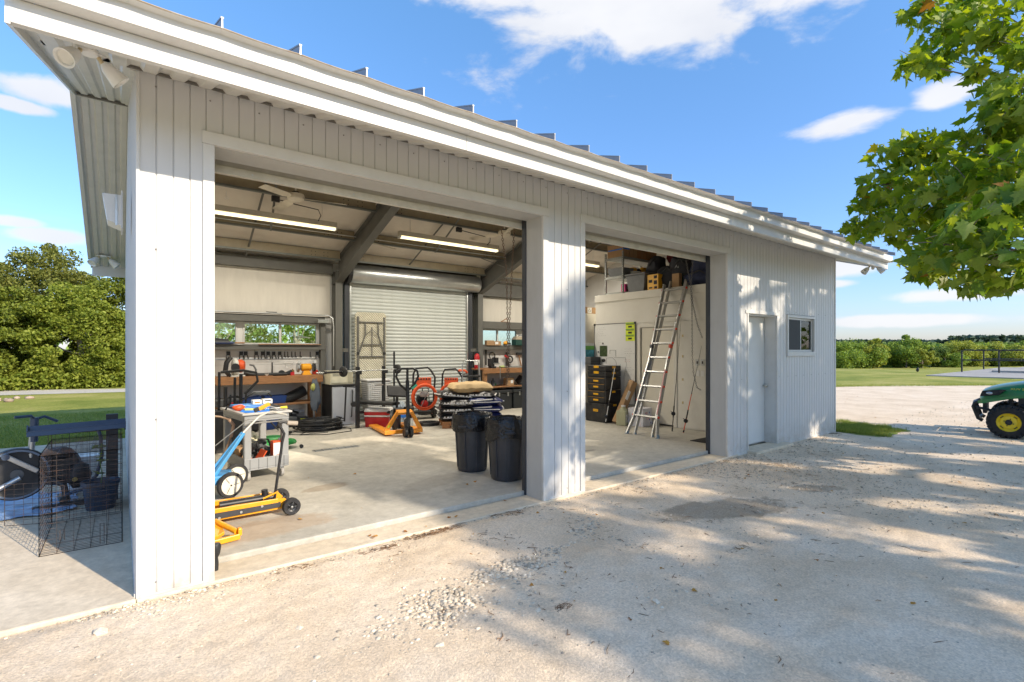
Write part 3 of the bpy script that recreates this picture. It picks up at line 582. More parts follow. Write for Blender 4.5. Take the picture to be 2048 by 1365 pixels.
# ribbed soffit sheets
def soffit(xa, xb, ya, yb, per):
    n = max(1, round((xb-xa)/per)); w_ = (xb-xa)/n; pr = []
    for k in range(n): pr += [(xa+k*w_,-.0),(xa+k*w_+.30*w_,0),(xa+k*w_+.42*w_,-.022),(xa+k*w_+.86*w_,-.022)]
    pr.append((xb,0)); vs = []
    for (x, dz) in pr: vs += [(x,ya,zr(ya)+dz),(x,yb,zr(yb)+dz)]
    return MB().add(vs,[(2*q,2*q+1,2*q+3,2*q+2) for q in range(len(pr)-1)])
a = RA
while a < RB-.1:
    b = min(a+.92, RB); part('soffit_panel', soffit(a,b-.002,-.687,.0,.142), soffm); a = b
for a, b in ((RA,.02),(LX,RB)):
    for ya, yb in ((.0,RY),(RY,5.7),(5.7,8.06)): part('soffit_panel', soffit(a,b,ya,yb-.003,.122), soffm)
part('soffit_trim', MB().box(-.03,LX,-.03,-.017,3.372,3.39), M('dark_seam',(.16,.15,.13),.7))
part('soffit_trim', MB().bar((-.0,0,3.378),(-.0,RY,4.545),.03,.02), soffm); part('ridge_joint', MB().box(RA+.01,.015,RY-.03,RY+.0,zr(RY)-.045,zr(RY)-.024), M('dark_seam',(0,0,0))); part('ridge_trim', MB().box(RA+.01,.015,RY+.002,RY+.03,zr(RY)-.05,zr(RY)-.026), soffm)
# rear roll-up door
D = part('roll_up_door', MB().box(3.93,6.97,7.03,7.04,.07,3.05), slatm, label='closed rear roll-up door of many narrow slats')
pr = []
for k in range(7): t = k/6; pr.append((-.016*math.sin(math.pi*t)-.002, .078*t))
pm = MB(); vs = []
for (dy, dz) in pr: vs += [(3.90,7.03+dy,dz),(6.99,7.03+dy,dz)]
vs += [(3.90,7.024,.0805),(6.99,7.024,.0805)]
pm.add(vs,[(2*q,2*q+1,2*q+3,2*q+2) for q in range(7)]); sm = pm.mesh('slat', slatm, smooth=True)
for k in range(37): link('slat', sm, D, (0,0,.10+k*.0805))
MB().lathe([(.20,0),(.205,.01),(.205,3.28),(.20,3.30)],28,(3.88,6.84,3.26),'x').build('drum_hood', galv, D, smooth=True)
MB().lathe([(.17,-.1),(.22,-.09),(.22,-.01),(.17,0)],20,(3.88,6.84,3.26),'x').build('drum_bracket', blkm, D)
MB().box(3.92,3.96,6.98,7.025,.07,3.1).box(6.955,6.995,6.98,7.025,.07,3.1).build('guide_rail', galv, D)
part('door_guide', MB().box(3.80,3.90,6.96,7.02,.07,3.2), M('dark_guide_steel',(0,0,0))); part('door_guide', MB().box(7.0,7.10,6.96,7.02,.07,3.2), MATS['dark_guide_steel'])
part('door_bracket', MB().box(3.72,3.88,6.95,6.958,1.55,1.63), steel); part('door_bracket', MB().box(7.04,7.24,6.95,6.958,1.55,1.63), steel)
# office box under the mezzanine
part('partition_wall', MB().box(8.62,8.72,.08,2.0,.066,2.83).box(8.62,8.72,2.0,2.82,2.08,2.83).box(8.62,8.72,2.82,4.1,.066,2.83), partm)
part('partition_wall', MB().box(8.722,LX-.07,4.0,4.1,.066,2.74), partm)
part('mezzanine_floor', MB().box(8.722,LX-.065,.07,4.1,2.75,2.83), partm)
part('mezzanine_trim', MB().box(8.595,8.618,.08,4.1,2.68,2.835), partm, bevel=.003)
part('panel_batten', MB().box(8.606,8.619,.09,2.9,2.165,2.18), partm); part('wall_sheet', MB().box(8.603,8.619,.10,1.86,.09,2.16), partm, bevel=.002)
d = part('office_door', MB().box(8.635,8.675,2.02,2.80,.10,2.06), M('office_door_cream',(.68,.645,.555),.5,var=.03), label='closed cream office door behind the ladder')
for (a,b,za,zb) in ((1.93,1.999,.07,2.13),(2.821,2.89,.07,2.13),(2.0,2.82,2.065,2.13)): MB().box(8.598,8.619,a,b,za,zb).build('door_frame', partm, d, bevel=.003)
MB().lathe([(.013,0),(.013,.03),(.028,.04),(.028,.06),(.01,.07)],12,(8.632,2.72,1.0),(-1,0,0)).build('knob', MATS['satin_knob'], d, smooth=True)
mb = MB()
for y in (1.78,1.20):
    for z in (.55,1.0,1.45,1.85): mb.box(8.597,8.6028,y,y+.03,z,z+.045)
part('screw_plate', mb, M('tan_plate',(.5,.4,.2),.6))
for y in (1.44,1.33): q = part('switch_plate', MB().box(8.594,8.6028,y,y+.075,1.30,1.42), galv, bevel=.003); MB().box(8.589,8.5938,y+.025,y+.05,1.335,1.385).build('switch', blk, q)
for y in (1.43,1.335): part('outlet_plate', MB().box(8.596,8.6028,y,y+.07,1.10,1.21), whitep, bevel=.002)

# ------------------------------------------------------------------ vegetation
def leaf_mat(name, c1, c2, trans=.35, rough=.5, autumn=0):
    m = bpy.data.materials.new(name); m.use_nodes = True; t = m.node_tree; b = t.nodes['Principled BSDF']; lk = t.links.new
    g = t.nodes.new('ShaderNodeNewGeometry'); r = t.nodes.new('ShaderNodeValToRGB'); lk(g.outputs['Random Per Island'], r.inputs[0])
    e = r.color_ramp.elements; e[0].color = (*c1,1); e[0].position = 0; e[1].color = (*c2,1); e[1].position = .8
    if autumn:
        q = e.new(1-autumn); q.color = (*c2,1); q = e.new(1-autumn*.6); q.color = (.45,.30,.02,1); q = e.new(1.0); q.color = (.28,.10,.02,1)
    lk(r.outputs[0], b.inputs['Base Color']); b.inputs['Roughness'].default_value = rough; b.inputs['Specular IOR Level'].default_value = .3
    tr = t.nodes.new('ShaderNodeBsdfTranslucent'); hs = t.nodes.new('ShaderNodeHueSaturation'); hs.inputs['Value'].default_value = 1.5; hs.inputs['Saturation'].default_value = 1.1; hs.inputs['Hue'].default_value = .485
    lk(r.outputs[0], hs.inputs['Color']); lk(hs.outputs[0], tr.inputs[0])
    mx = t.nodes.new('ShaderNodeMixShader'); mx.inputs[0].default_value = trans; lk(b.outputs[0], mx.inputs[1]); lk(tr.outputs[0], mx.inputs[2]); lk(mx.outputs[0], t.nodes['Material Output'].inputs[0])
    return m
syc = leaf_mat('sycamore_leaf', (.09,.18,.015), (.28,.36,.04), .5, .45, autumn=.015)
wl = [leaf_mat('wood_leaf', (.09,.13,.02), (.24,.28,.04), .35, .6), leaf_mat('olive_leaf', (.10,.125,.025), (.26,.27,.06), .35, .6), leaf_mat('bright_leaf', (.12,.17,.02), (.29,.33,.05), .35, .6)]
fl = [leaf_mat('far_leaf', (.11,.18,.03), (.28,.38,.07), .3, .7), leaf_mat('far_yellow_leaf', (.17,.21,.04), (.38,.42,.08), .3, .7), leaf_mat('far_dark_leaf', (.07,.12,.03), (.16,.23,.05), .15, .7)]

def fast_mesh(name, V, faces_n, mat, nv):
    """V (n*nv,3) vertices, every nv in a row one face"""
    me = bpy.data.meshes.new(name); n = len(V)//nv
    me.vertices.add(len(V)); me.vertices.foreach_set('co', V.astype(np.float32).ravel())
    me.loops.add(n*nv); me.loops.foreach_set('vertex_index', np.arange(n*nv, dtype=np.int32))
    me.polygons.add(n); me.polygons.foreach_set('loop_start', np.arange(0, n*nv, nv, dtype=np.int32)); me.polygons.foreach_set('loop_total', np.full(n, nv, dtype=np.int32))
    me.update(calc_edges=True); me.materials.append(mat); return me
def frames(n, up=.3):
    a = np.random.normal(size=(n,3)); a[:,2] += up; a /= np.linalg.norm(a,axis=1)[:,None]
    b = np.cross(a, np.random.normal(size=(n,3))); b /= np.linalg.norm(b,axis=1)[:,None]
    return a, b, np.cross(a,b)
def leaf_cloud(cs, size, aspect=.55):
    """small pointed leaves at the points cs"""
    n = len(cs); a, b, c = frames(n, .8); s = size*np.random.uniform(.6,1.3,n)[:,None]
    q = np.stack([cs-b*s, cs-c*s*aspect+a*s*.12, cs+b*s, cs+c*s*aspect+a*s*.12], 1)
    return q.reshape(-1,3)
def clumpy(n, centre, rad, nclump, cr, rng=np.random):
    """points in leafy clumps spread through the shell of an ellipsoid"""
    d = rng.normal(size=(nclump,3)); d /= np.linalg.norm(d,axis=1)[:,None]; d[:,2] = np.where(rng.rand(nclump) < .62, np.abs(d[:,2]), -np.abs(d[:,2])*.9)
    k = rng.uniform(.3,1.0,nclump)**.5
    cc = np.array(centre) + d*k[:,None]*np.array(rad)
    idx = rng.randint(0,nclump,n); r = rng.uniform(.5,1.3,nclump)[idx][:,None]*cr
    v = rng.normal(size=(n,3)); v /= np.linalg.norm(v,axis=1)[:,None]; v[:,2] *= .65
    return cc[idx] + v*r*(rng.rand(n)**.4)[:,None], cc
def tree(name, label, x, y, z, h, w, leaf, n, lsz, cr=.11, group=None, limbs=5, mat=bark, trunkr=None, nclump=None, cat='tree', crown_low=.12):
    t = thing(name, label, cat, (x,y,z), 0, group)
    c = (0,0,h*(crown_low+ (1-crown_low)*.46)); rad = (w/2*.95, w/2*.95, h*(1-crown_low)*.50)
    pts, cc = clumpy(n, c, rad, nclump or int(26+w*3), w*cr)
    link('crown', fast_mesh('crown', leaf_cloud(pts, lsz), None, leaf, 4), t)
    tr = trunkr or h*.022; mb = MB(); mb.tube([(0,0,-.3),(tr*.6,0,h*.25),(-tr,tr,h*.5),(0,0,h*.78)],[tr*1.3,tr,tr*.7,tr*.25],8)
    o = mb.build('trunk', mat, t, smooth=True)
    mb = MB()
    for q in range(limbs):
        e = cc[np.random.randint(len(cc))]; b = Vector((0,0,h*random.uniform(.15,.5))); m = b.lerp(Vector(e),.5)+Vector((0,0,-h*.03))
        mb.tube([b, m, e],[tr*.5,tr*.3,tr*.1],5)
    if limbs: mb.build('limb', mat, t, smooth=True)
    return t

# the wood behind the left lawn and behind the garage
kinds = ['dense olive-green tree', 'tall dark green oak-like tree', 'bright green bushy tree']
i = 0
spec = [(-13.5,27,8.8,7),(-9.6,26.0,8.9,5.4),(-6.2,27.2,8.6,5.6),(-4.4,25.0,6.0,4.4),(-2.6,27.5,8.0,5.4),(-1.4,24.6,5.6,4.0),(.8,27,7.3,5.2),(3.5,24.5,6.6,5.2),(7.4,24.5,6.2,5.6),(11.4,24,6.5,5.6),(15,26,7.2,6),(-7.4,24.4,5.4,4.2),(-11,23.8,5.2,4.2)]
where = ['at the far left edge of the wood','rising highest at the left of the photo','with bare pale branches showing near its top','low in front of the tall trees','beside the rake of the roof','low at the wood edge left of the garage wall','hidden partly behind the white corner','seen through the left rear window','seen through the middle of the rear window','seen through the right end of the rear window','far behind the garage','bushy beneath the tallest trees','low at the far left beside the gravel road']
for (x,y,h,w_) in spec:
    k = i % 3
    tree('broadleaf_tree', f'{kinds[k]} {where[i]}', x, y, 0, h*.82, w_, wl[k], 42000 if x < 1 else 9000, .066, limbs=7, mat=M('pale_bark',(.30,.26,.20),.85,var=.3,vs=6), group='trees of the wood behind the lawn', nclump=150, crown_low=-.05)
    i += 1
pts = np.zeros((60000,3)); pts[:,0] = np.random.uniform(-16,14,60000); pts[:,1] = 23.2+np.random.rand(60000)*3.2-pts[:,0]*.02
hh = 1.9+ 1.1*np.sin(pts[:,0]*1.3)*np.sin(pts[:,0]*.37+1)+.3*np.sin(pts[:,0]*4.1); pts[:,2] = np.random.rand(60000)**.8*np.clip(hh,.4,4)*(.4+.6*(pts[:,1]-23.2)/3.2)
link('undergrowth', fast_mesh('undergrowth', leaf_cloud(pts,.085), None, wl[2], 4))['kind'] = 'stuff'
# beyond the field on the right: trees one can tell apart, then the far-off wood
def dirpt(px, d): u = (px-1024)/1018; a = Vector((.610+.792*u, .792-.610*u)); return Vector((-.063,-4.02)) + a*d
fs_ = [(1660,215,9.5,16,0),(1700,225,12.5,16,0),(1738,222,11.5,14,1),(1768,232,10.6,12,0),(1792,238,9.4,11,2),(1812,226,11.4,11,0),(1844,222,10.8,11,1),(1866,240,9.6,12,2),(1890,236,9.2,13,0),(1918,245,10,13,1),(1946,246,10.2,14,1),(1975,250,9.8,14,0),(2003,246,10.2,14,1),(2036,244,10.6,15,1),(2075,240,11,16,0),(1610,230,11,18,2),(2120,240,11,18,2)]
fl_lab = ['beside the garage wall','tallest beside the garage wall, rounded','yellow-green beside the rounded one','between the yellow-green one and the pine-like one','dark and low between lighter trees','standing forward with its trunk showing','round and bright beside the one with a trunk','dark behind the round bright one','left of the black pipe railing','over the first railing post','yellowish behind the railing','between the first railing posts','bright behind the railing posts','behind the second tall railing post','past the right end of the railing','behind the garage end wall','past the right edge of the field']
for q, (px, d, h, w_, k) in enumerate(fs_):
    p = dirpt(px, d)
    tree('field_edge_tree', 'distant tree '+fl_lab[q], p.x, p.y, th(p.x,p.y), h*(1.28,.96,1.2,.86,1.26)[q%5], w_*(1.25,1.5,.9,1.3)[q%4], fl[k], 9000, .40, limbs=2, group='trees along the far edge of the field', nclump=26, crown_low=-.12, cr=.17)
def far_wood(name, pxa, pxb, d0, d1, ztop, n, mat, sz):
    P_ = np.zeros((n,3)); 
    for q in range(n):
        px = random.uniform(pxa,pxb); d = random.uniform(d0,d1); p = dirpt(px,d)
        top = ztop + 1.6*noise.noise(Vector((px*.06,1,d*.01)))+1.4*noise.noise(Vector((px*.2,2,3)))
        P_[q] = (p.x, p.y, th(p.x,p.y) + (top-th(p.x,p.y))*random.random()**.5)
    o = link(name, fast_mesh(name, leaf_cloud(P_, sz, .8), None, mat, 4)); o['kind'] = 'stuff'; return o
far_wood('distant_wood', 1560, 2300, 262, 300, 4.2, 16000, fl[0], 1.0)
far_wood('distant_wood', 1640, 2300, 330, 370, 5.6, 9000, fl[2], 1.3)
hz = leaf_mat('haze_tinted_leaf', (.05,.085,.06), (.085,.13,.085), .1, .8)  # bluish air haze mixed into the leaf colour of the farthest woods
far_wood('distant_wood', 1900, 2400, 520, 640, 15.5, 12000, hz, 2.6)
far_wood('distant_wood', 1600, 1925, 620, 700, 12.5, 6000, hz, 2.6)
# the same wood carries on all round the place, out of the picture
P_ = []
for q in range(9000):
    a = random.uniform(0, 2*math.pi); 
    if R(-50) < a < R(62): continue
    d = random.uniform(150,185) ; P_.append((d*math.cos(a), d*math.sin(a), th(d,0)+random.random()*12))
link('distant_wood', fast_mesh('distant_wood', leaf_cloud(np.array(P_),1.6,.8), None, fl[0], 4))['kind'] = 'stuff'

# ------------------------------------------------------------------ the sycamore
half = [(0,0),(.10,-.02),(.30,-.10),(.24,.04),(.52,.10),(.36,.24),(.50,.44),(.30,.42),(.22,.50),(.14,.74),(.07,.78),(0,1.0)]
def leaf_outline():
    L_ = [(x,y) for x,y in half]; Rr = [(-x,y) for x,y in half[1:-1]][::-1]
    return L_ + Rr
OUT = leaf_outline(); K = len(OUT)
def leaf_tris(pos, tip, nor, size):
    """pos (n,3) leaf base, tip direction, normal; 5-lobed folded leaf as a fan of K triangles -> verts n*K*3 shared? (kept as n-gon halves)"""
    side = np.cross(tip, nor); V = []
    for x, y in OUT:
        dz = abs(x)*.28 - .22*y*y - .10*(abs(x)*2)**2
        V.append(pos + side*(x*size[:,None]) + tip*(y*size[:,None]) + nor*(dz*size[:,None]))
    return np.stack(V,1)          # n,K,3
def leaf_mesh(V, name, mat):
    n = len(V); me = bpy.data.meshes.new(name); h1 = list(range(0,12)); h2 = [11]+list(range(12,K))+[0]
    me.vertices.add(n*K); me.vertices.foreach_set('co', V.reshape(-1).astype(np.float32))
    base = np.arange(n)[:,None]*K; idx = np.concatenate([base+np.array(h1)[None], base+np.array(h2)[None]],1).astype(np.int32)
    me.loops.add(idx.size); me.loops.foreach_set('vertex_index', idx.ravel())
    st = np.empty((n,2),np.int32); st[:,0] = np.arange(n)*(len(h1)+len(h2)); st[:,1] = st[:,0]+len(h1)
    me.polygons.add(2*n); me.polygons.foreach_set('loop_start', st.ravel()); me.polygons.foreach_set('loop_total', np.tile([len(h1),len(h2)],n).astype(np.int32))
    me.update(calc_edges=True); me.materials.append(mat); return me
T = thing('sycamore_tree', 'big leafy sycamore whose branches reach in at the upper right of the photo', 'tree', (11.2,-8.2,0))
T0 = Vector((11.2,-8.2,0))
FWD = Vector((.610,.792,0)); RGT = Vector((.792,-.610,0)); CAM = Vector((-.063,-4.02,1.6))
def proj(p):
    d = Vector(p)-CAM; z = d.dot(FWD)
    return (1024+1018*d.dot(RGT)/z, 700-1018*d.z/z, z) if z > .1 else (-9999,-9999,z)
def ray(px, py, t): return CAM + (FWD + RGT*((px-1024)/1018) + Vector((0,0,(700-py)/1018)))*t
rng = random.Random(11)
clumps = []                                   # centre, radius, leaves
# boughs that hang into view over the end of the roof
seen = [(2010,30,5.2,.34),(1950,45,5.6,.34),(1890,60,5.8,.30),(1850,20,6.0,.28),(1880,115,5.6,.26),(1830,125,5.4,.22),(1920,5,6.2,.34),(2040,100,5.0,.22),(1985,85,5.4,.2),
        (1800,305,6.0,.34),(1850,300,5.8,.30),(1770,370,6.2,.32),(1830,370,5.7,.36),(1740,400,6.6,.28),(1720,450,6.8,.22),(1770,440,6.4,.32),(1830,440,5.6,.34),(1890,400,5.2,.34),(1880,310,5.6,.26),(1940,370,4.8,.34),
        (1960,300,5.0,.36),(2000,250,4.8,.34),(2040,200,4.6,.34),(1990,180,5.2,.26),(2030,330,4.4,.34),(2000,420,4.2,.34),(1940,460,4.0,.30),(1890,490,4.6,.30),(1850,520,5.2,.24),(1960,530,4.2,.28),(2030,500,3.8,.28),(1950,560,4.4,.20),(1880,545,5.0,.14),(1840,545,5.4,.10),(2040,560,4.2,.14),
        (1740,460,7.4,.20),(1790,480,6.6,.16),(1960,140,5.3,.12),(2050,420,4.0,.3),(1900,440,5.4,.4),(1980,350,5.6,.4)]
for px, py, t, r in seen: clumps.append((ray(px,py,t), r*.95, int(50*(r/.3)**1.6)+14, 1))
# the rest of the crown, its shade falls over the gravel, the wall and the garage floor
def pip(x, y, poly):
    c = False; j = len(poly)-1
    for i in range(len(poly)):
        if ((poly[i][1] > y) != (poly[j][1] > y)) and x < (poly[j][0]-poly[i][0])*(y-poly[i][1])/(poly[j][1]-poly[i][1])+poly[i][0]: c = not c
        j = i
    return c
shade = [(2.6,-4.6),(1.75,-2.9),(2.1,-1.6),(2.9,-.3),(2.3,1.2),(1.9,2.6),(2.6,4.0),(4.0,4.8),(6.0,5.3),(9.2,5.0),(11.2,2.6),(12.6,-.5),(15,-1.0),(18,-3.5),(18,-8),(6,-7.5)]
tries = 0; nc = 0; SC = [c_[0] for c_ in clumps]+[Vector((6,-3,2))-SUN_DIR*50]
while nc < 230 and tries < 60000:
    tries += 1
    gx, gy = rng.uniform(1.7,18), rng.uniform(-8,5.6)
    if not pip(gx, gy, shade): continue
    Z = rng.uniform(3.0,10.5); p = Vector((gx+.606*Z, gy-1.752*Z, Z))
    e = ((p.x-10.6)/6.8)**2+((p.y+9.6)/7.6)**2+((p.z-6.4)/4.3)**2
    if e > 1 or e < .10: continue
    q = proj(p)
    if q[2] > 0 and -150 < q[0] < 2190 and -150 < q[1] < 1400: continue
    if gy < -.4 and rng.random() < .52: continue
    if min((p-c_).cross(SUN_DIR).length for c_ in SC if (p-c_).dot(SUN_DIR) > 0) < .75 and rng.random() < .8: continue
    clumps.append((p, rng.uniform(.36,.62), rng.randint(44,80), 0)); nc += 1
# limbs: trunk, six boughs, then twigs to the clumps
tk = [Vector((0,0,-.2)),Vector((.05,.02,1.5)),Vector((-.1,.1,3.2)),Vector((.05,0,5.2)),Vector((0,-.3,7.4)),Vector((.1,-.5,9.2))]
MB().tube(tk,[.30,.24,.20,.15,.09,.04],12).build('trunk', bark, T, smooth=True)
ends = [Vector((-2.6,4.6,1.2+1.6)),Vector((-4.2,2.0,5.6)),Vector((-5.0,-2.5,6)),Vector((-1.5,-5.5,6.5)),Vector((4,-3,6)),Vector((3.5,2.5,5.5)),Vector((-2.4,4.2,4.2)),Vector((-1,2.5,8.2)),Vector((.8,-3,9)),Vector((-3.2,-5.5,3.5)),Vector((2.5,-7,5))]
nodes = []
for n_, e in enumerate(ends):
    b = tk[2+n_ % 3]; pts = []
    for k in range(9):
        s = k/8; w_ = Vector((noise.noise(Vector((n_,s*3,0))),noise.noise(Vector((n_,s*3,5))),noise.noise(Vector((n_,s*3,9)))))*.5*s*(1-s)*3
        pts.append(b.lerp(e,s)+w_+Vector((0,0,math.sin(s*3.1)*.35)))
    MB().tube(pts,[.09*(1-k/8.6)+.012 for k in range(9)],8).build('bough', bark, T, smooth=True)
    nodes += pts[3:]
tw = MB()
for p, r, n, s in clumps:
    l = p-T0; nn = min(nodes, key=lambda q: (q-l).length); m = nn.lerp(l,.55)+Vector((rng.uniform(-.15,.15),rng.uniform(-.15,.15),-.08))
    tw.tube([nn, nn.lerp(m,.5)+Vector((0,0,.05)), m, l],[.022,.016,.011,.005],5)
    for k in range(4):
        d = Vector((rng.gauss(0,1),rng.gauss(0,1),rng.gauss(0,.7))).normalized()*r; tw.tube([l-d*.1, l+d*.5+Vector((0,0,.02)), l+d],[.006,.004,.002],4)
tw.build('twigs', bark, T, kind='stuff')
pos = []; sz = []; vis = []
for p, r, n, s in clumps:
    for k in range(n):
        d = np.random.normal(size=3); d /= np.linalg.norm(d); d *= r*np.random.rand()**.4; d[2] *= .75
        pos.append(np.array(p-T0)+d); sz.append(np.random.uniform(.095,.17) if s else np.random.uniform(.17,.25)); vis.append(s)
pos = np.array(pos); sz = np.array(sz); n = len(pos)
nor = np.random.normal(size=(n,3))*.75 + np.array([.1,-.35,.55]); nor /= np.linalg.norm(nor,axis=1)[:,None]
tip = np.random.normal(size=(n,3))*.6 + np.array([0,0,-.55]); tip -= nor*np.sum(tip*nor,1)[:,None]; tip /= np.linalg.norm(tip,axis=1)[:,None]
V = leaf_tris(pos, tip, nor, sz)
score = []
for q in range(n):
    if vis[q]:
        a = proj(Vector(pos[q])+T0)
        if -20 < a[0] < 2068 and -20 < a[1] < 620: score.append((a[2]/sz[q], q))
score.sort(); big = [q for _, q in score[:290]]; rest = np.ones(n, bool); rest[big] = False
link('foliage', leaf_mesh(V[rest], 'foliage', syc), T)['kind'] = 'stuff'
lm = []
for v_ in range(6):                                     # six leaf shapes, shared between the nearest leaves
    z = leaf_tris(np.zeros((1,3)), np.array([[0,1.,0]]), np.array([[0,0,1.]]), np.array([1.0])); z += np.random.normal(size=z.shape)*.022
    lm.append(leaf_mesh(z, 'leaf', M(f'near_sycamore_leaf_{v_}', [(.11,.21,.015),(.15,.26,.022),(.20,.29,.028),(.10,.20,.015),(.25,.31,.04),(.16,.25,.02)][v_], .45, var=.18, vs=9)))
for m_ in [MATS[f'near_sycamore_leaf_{v_}'] for v_ in range(6)]:
    t = m_.node_tree; b = t.nodes['Principled BSDF']; src = b.inputs['Base Color'].links[0].from_socket; tr = t.nodes.new('ShaderNodeBsdfTranslucent'); hs = t.nodes.new('ShaderNodeHueSaturation'); hs.inputs['Value'].default_value = 1.6; hs.inputs['Hue'].default_value = .485
    t.links.new(src, hs.inputs['Color']); t.links.new(hs.outputs[0], tr.inputs[0]); mx = t.nodes.new('ShaderNodeMixShader'); mx.inputs[0].default_value = .45
    t.links.new(b.outputs[0], mx.inputs[1]); t.links.new(tr.outputs[0], mx.inputs[2]); t.links.new(mx.outputs[0], t.nodes['Material Output'].inputs[0])
for k, q in enumerate(big):
    t_, n_ = Vector(tip[q]), Vector(nor[q]); s_ = t_.cross(n_); mtx = Matrix((s_, t_, n_)).transposed().to_4x4()
    o = link('leaf', lm[k % 6], T); o.matrix_basis = Matrix.Translation(Vector(pos[q])) @ mtx @ Matrix.Scale(float(sz[q]),4)

# grass blades: verge by the end wall, lawn edge behind the patio
def blades(name, n, fn, h, mat, parent=None):
    P = np.array([fn() for _ in range(n)]); a = np.random.rand(n)*6.283; hh = h*np.random.uniform(.5,1.3,n); w = .0045
    d = np.stack([np.cos(a),np.sin(a),np.zeros(n)],1)*w; ln = np.stack([np.random.normal(size=n)*.35*hh,np.random.normal(size=n)*.35*hh,hh],1)
    V = np.stack([P-d,P+d,P+ln],1).reshape(-1,3); o = link(name, fast_mesh(name,V,None,mat,3)); o['kind'] = 'stuff'; return o
gl = leaf_mat('grass_blade', (.10,.19,.025), (.32,.34,.08), .3, .6)
def verge():
    while True:
        x, y = random.uniform(11.0,12.9), random.gauss(-.2,.55)
        if -1.1 < y < 2.4 and ((x-11.2)/1.35)**2+((y+.15)/(.62 if y < 0 else 1.5))**2 + .9*noise.noise(Vector((x*3,y*3,0))) < random.uniform(.35,1.3): return (x,y,.0)
blades('grass_verge_blades', 15000, verge, .07, gl)
blades('lawn_blades', 26000, lambda: (random.uniform(-3.2,.3), 7.36+random.random()**1.6*5.5, -.01), .045, gl)
def gedge():
    x = random.uniform(12,32); return (x, (5.0 if x < 24 else 5.0-(x-24)*.62)+abs(random.gauss(0,.5)), 0)
blades('field_edge_blades', 9000, gedge, .09, gl)

# gravel: loose stones
def stone_mesh(seed, mat):
    import bmesh
    bm = bmesh.new(); bmesh.ops.create_icosphere(bm, subdivisions=1, radius=1)
    for v in bm.verts: v.co *= 1+.45*noise.noise(v.co*1.3+Vector((seed*7.7,seed,0))); v.co.z *= .62
    me = bpy.data.meshes.new('stone'); bm.to_mesh(me); bm.free(); me.materials.append(mat); return me
stm = M('limestone', (.54,.465,.36), .9, var=.2, vs=4, island=.42)
base = [stone_mesh(k, stm) for k in range(7)]
tmpl = [(np.array([v.co[:] for v in m_.vertices]), [tuple(p.vertices) for p in m_.polygons]) for m_ in base]
def stones(name, places, mat):
    V = []; F = []; off = 0
    for (x, y, s) in places:
        v, f = tmpl[random.randrange(7)]; a = random.random()*6.28; ca, sa = math.cos(a), math.sin(a)
        rot = np.array([[ca,-sa,0],[sa,ca,0],[0,0,1]]); V.append((v@rot.T)*s*np.array([1,random.uniform(.7,1),random.uniform(.7,1.1)]) + np.array([x,y,s*.22+.006])); F.append(np.array(f)+off); off += len(v)
    V = np.concatenate(V); F = np.concatenate(F); me = bpy.data.meshes.new(name); me.vertices.add(len(V)); me.vertices.foreach_set('co', V.astype(np.float32).ravel())
    me.loops.add(F.size); me.loops.foreach_set('vertex_index', F.ravel().astype(np.int32)); me.polygons.add(len(F)); me.polygons.foreach_set('loop_start', np.arange(0,F.size,3,dtype=np.int32)); me.polygons.foreach_set('loop_total', np.full(len(F),3,dtype=np.int32)); me.update(calc_edges=True); me.materials.append(mat)
    o = link(name, me); o['kind'] = 'stuff'; return o
pl = []
ln_pts = [(.35,-1.55,.16),(.9,-1.5,.16),(1.35,-1.28,.20),(1.75,-1.2,.20),(2.1,-1.12,.14),(2.55,-1.12,.13),(2.95,-.92,.13),(3.4,-.66,.12),(3.9,-.38,.1)]
for q in range(3600):
    k = min(len(ln_pts)-2, int(random.betavariate(2.0,1.8)*(len(ln_pts)-1))); a, b = ln_pts[k], ln_pts[k+1]; s = random.random()
    pl.append((a[0]+(b[0]-a[0])*s+random.gauss(0,.07), a[1]+(b[1]-a[1])*s+random.gauss(0,a[2]*.62), .005+.013*random.random()**2.6))
for q in range(330): k = random.randrange(2,5); a = ln_pts[k]; pl.append((a[0]+random.gauss(0,.25), a[1]+random.gauss(0,.10), random.uniform(.012,.024)))
for q in range(30000):
    x, y = random.uniform(-1.6,7.5), -abs(random.gauss(0,1.6))-.05
    if y < -3.9: continue
    pl.append((x, y, .0022+.009*random.random()**5))
for q in range(1500):
    x, y = random.uniform(-1,10), -abs(random.gauss(0,1.5))-.08
    if y > -3.9: pl.append((x, y, random.uniform(.006,.015)))
for q in range(900): pl.append((random.uniform(-.3,.5), random.uniform(-.32,-.05), .003+.012*random.random()**3))
for q in range(700): pl.append((random.uniform(3.4,11), -abs(random.gauss(0,.12))-.05, .003+.012*random.random()**3))
for q in range(6000):
    a = random.uniform(5,26); pl.append((a, random.uniform(-6,4.5), .005+.014*random.random()**3))
stones('gravel_stones', [p for p in pl if not (p[1] > -.04)], stm)
for k, (x, y, s, lab) in enumerate([(.62,-1.93,.035,'lone pale stone left of the gravel streak'),(2.62,-2.03,.032,'pale round stone of a pair in the tree shade'),(2.58,-2.10,.026,'smaller stone of the pair in the tree shade'),(1.30,-1.62,.028,'pale stone just below the gravel streak'),(1.95,-1.66,.030,'pale stone at the edge of the tree shade'),(-.15,-.34,.045,'broken pale stone at the front corner of the patio'),(1.55,-2.25,.022,'small pale stone alone on the sunlit gravel'),(.75,-.98,.030,'grey stone between the doorway and the gravel streak')]):
    o = link('stone', base[k % 7], None, (x,y,s*.35), (0,0,k), (s,s*.85,s*.8)); tag(o, lab, 'stone', 'lone stones on the gravel')
rk = []
for q in range(60): rk.append((-3.6+random.gauss(0,.55), 18.6+random.gauss(0,.35), random.uniform(.05,.13)))
stones('rock_rubble', rk, M('pinkish_rock',(.38,.29,.22),.9,var=.2,island=.3))
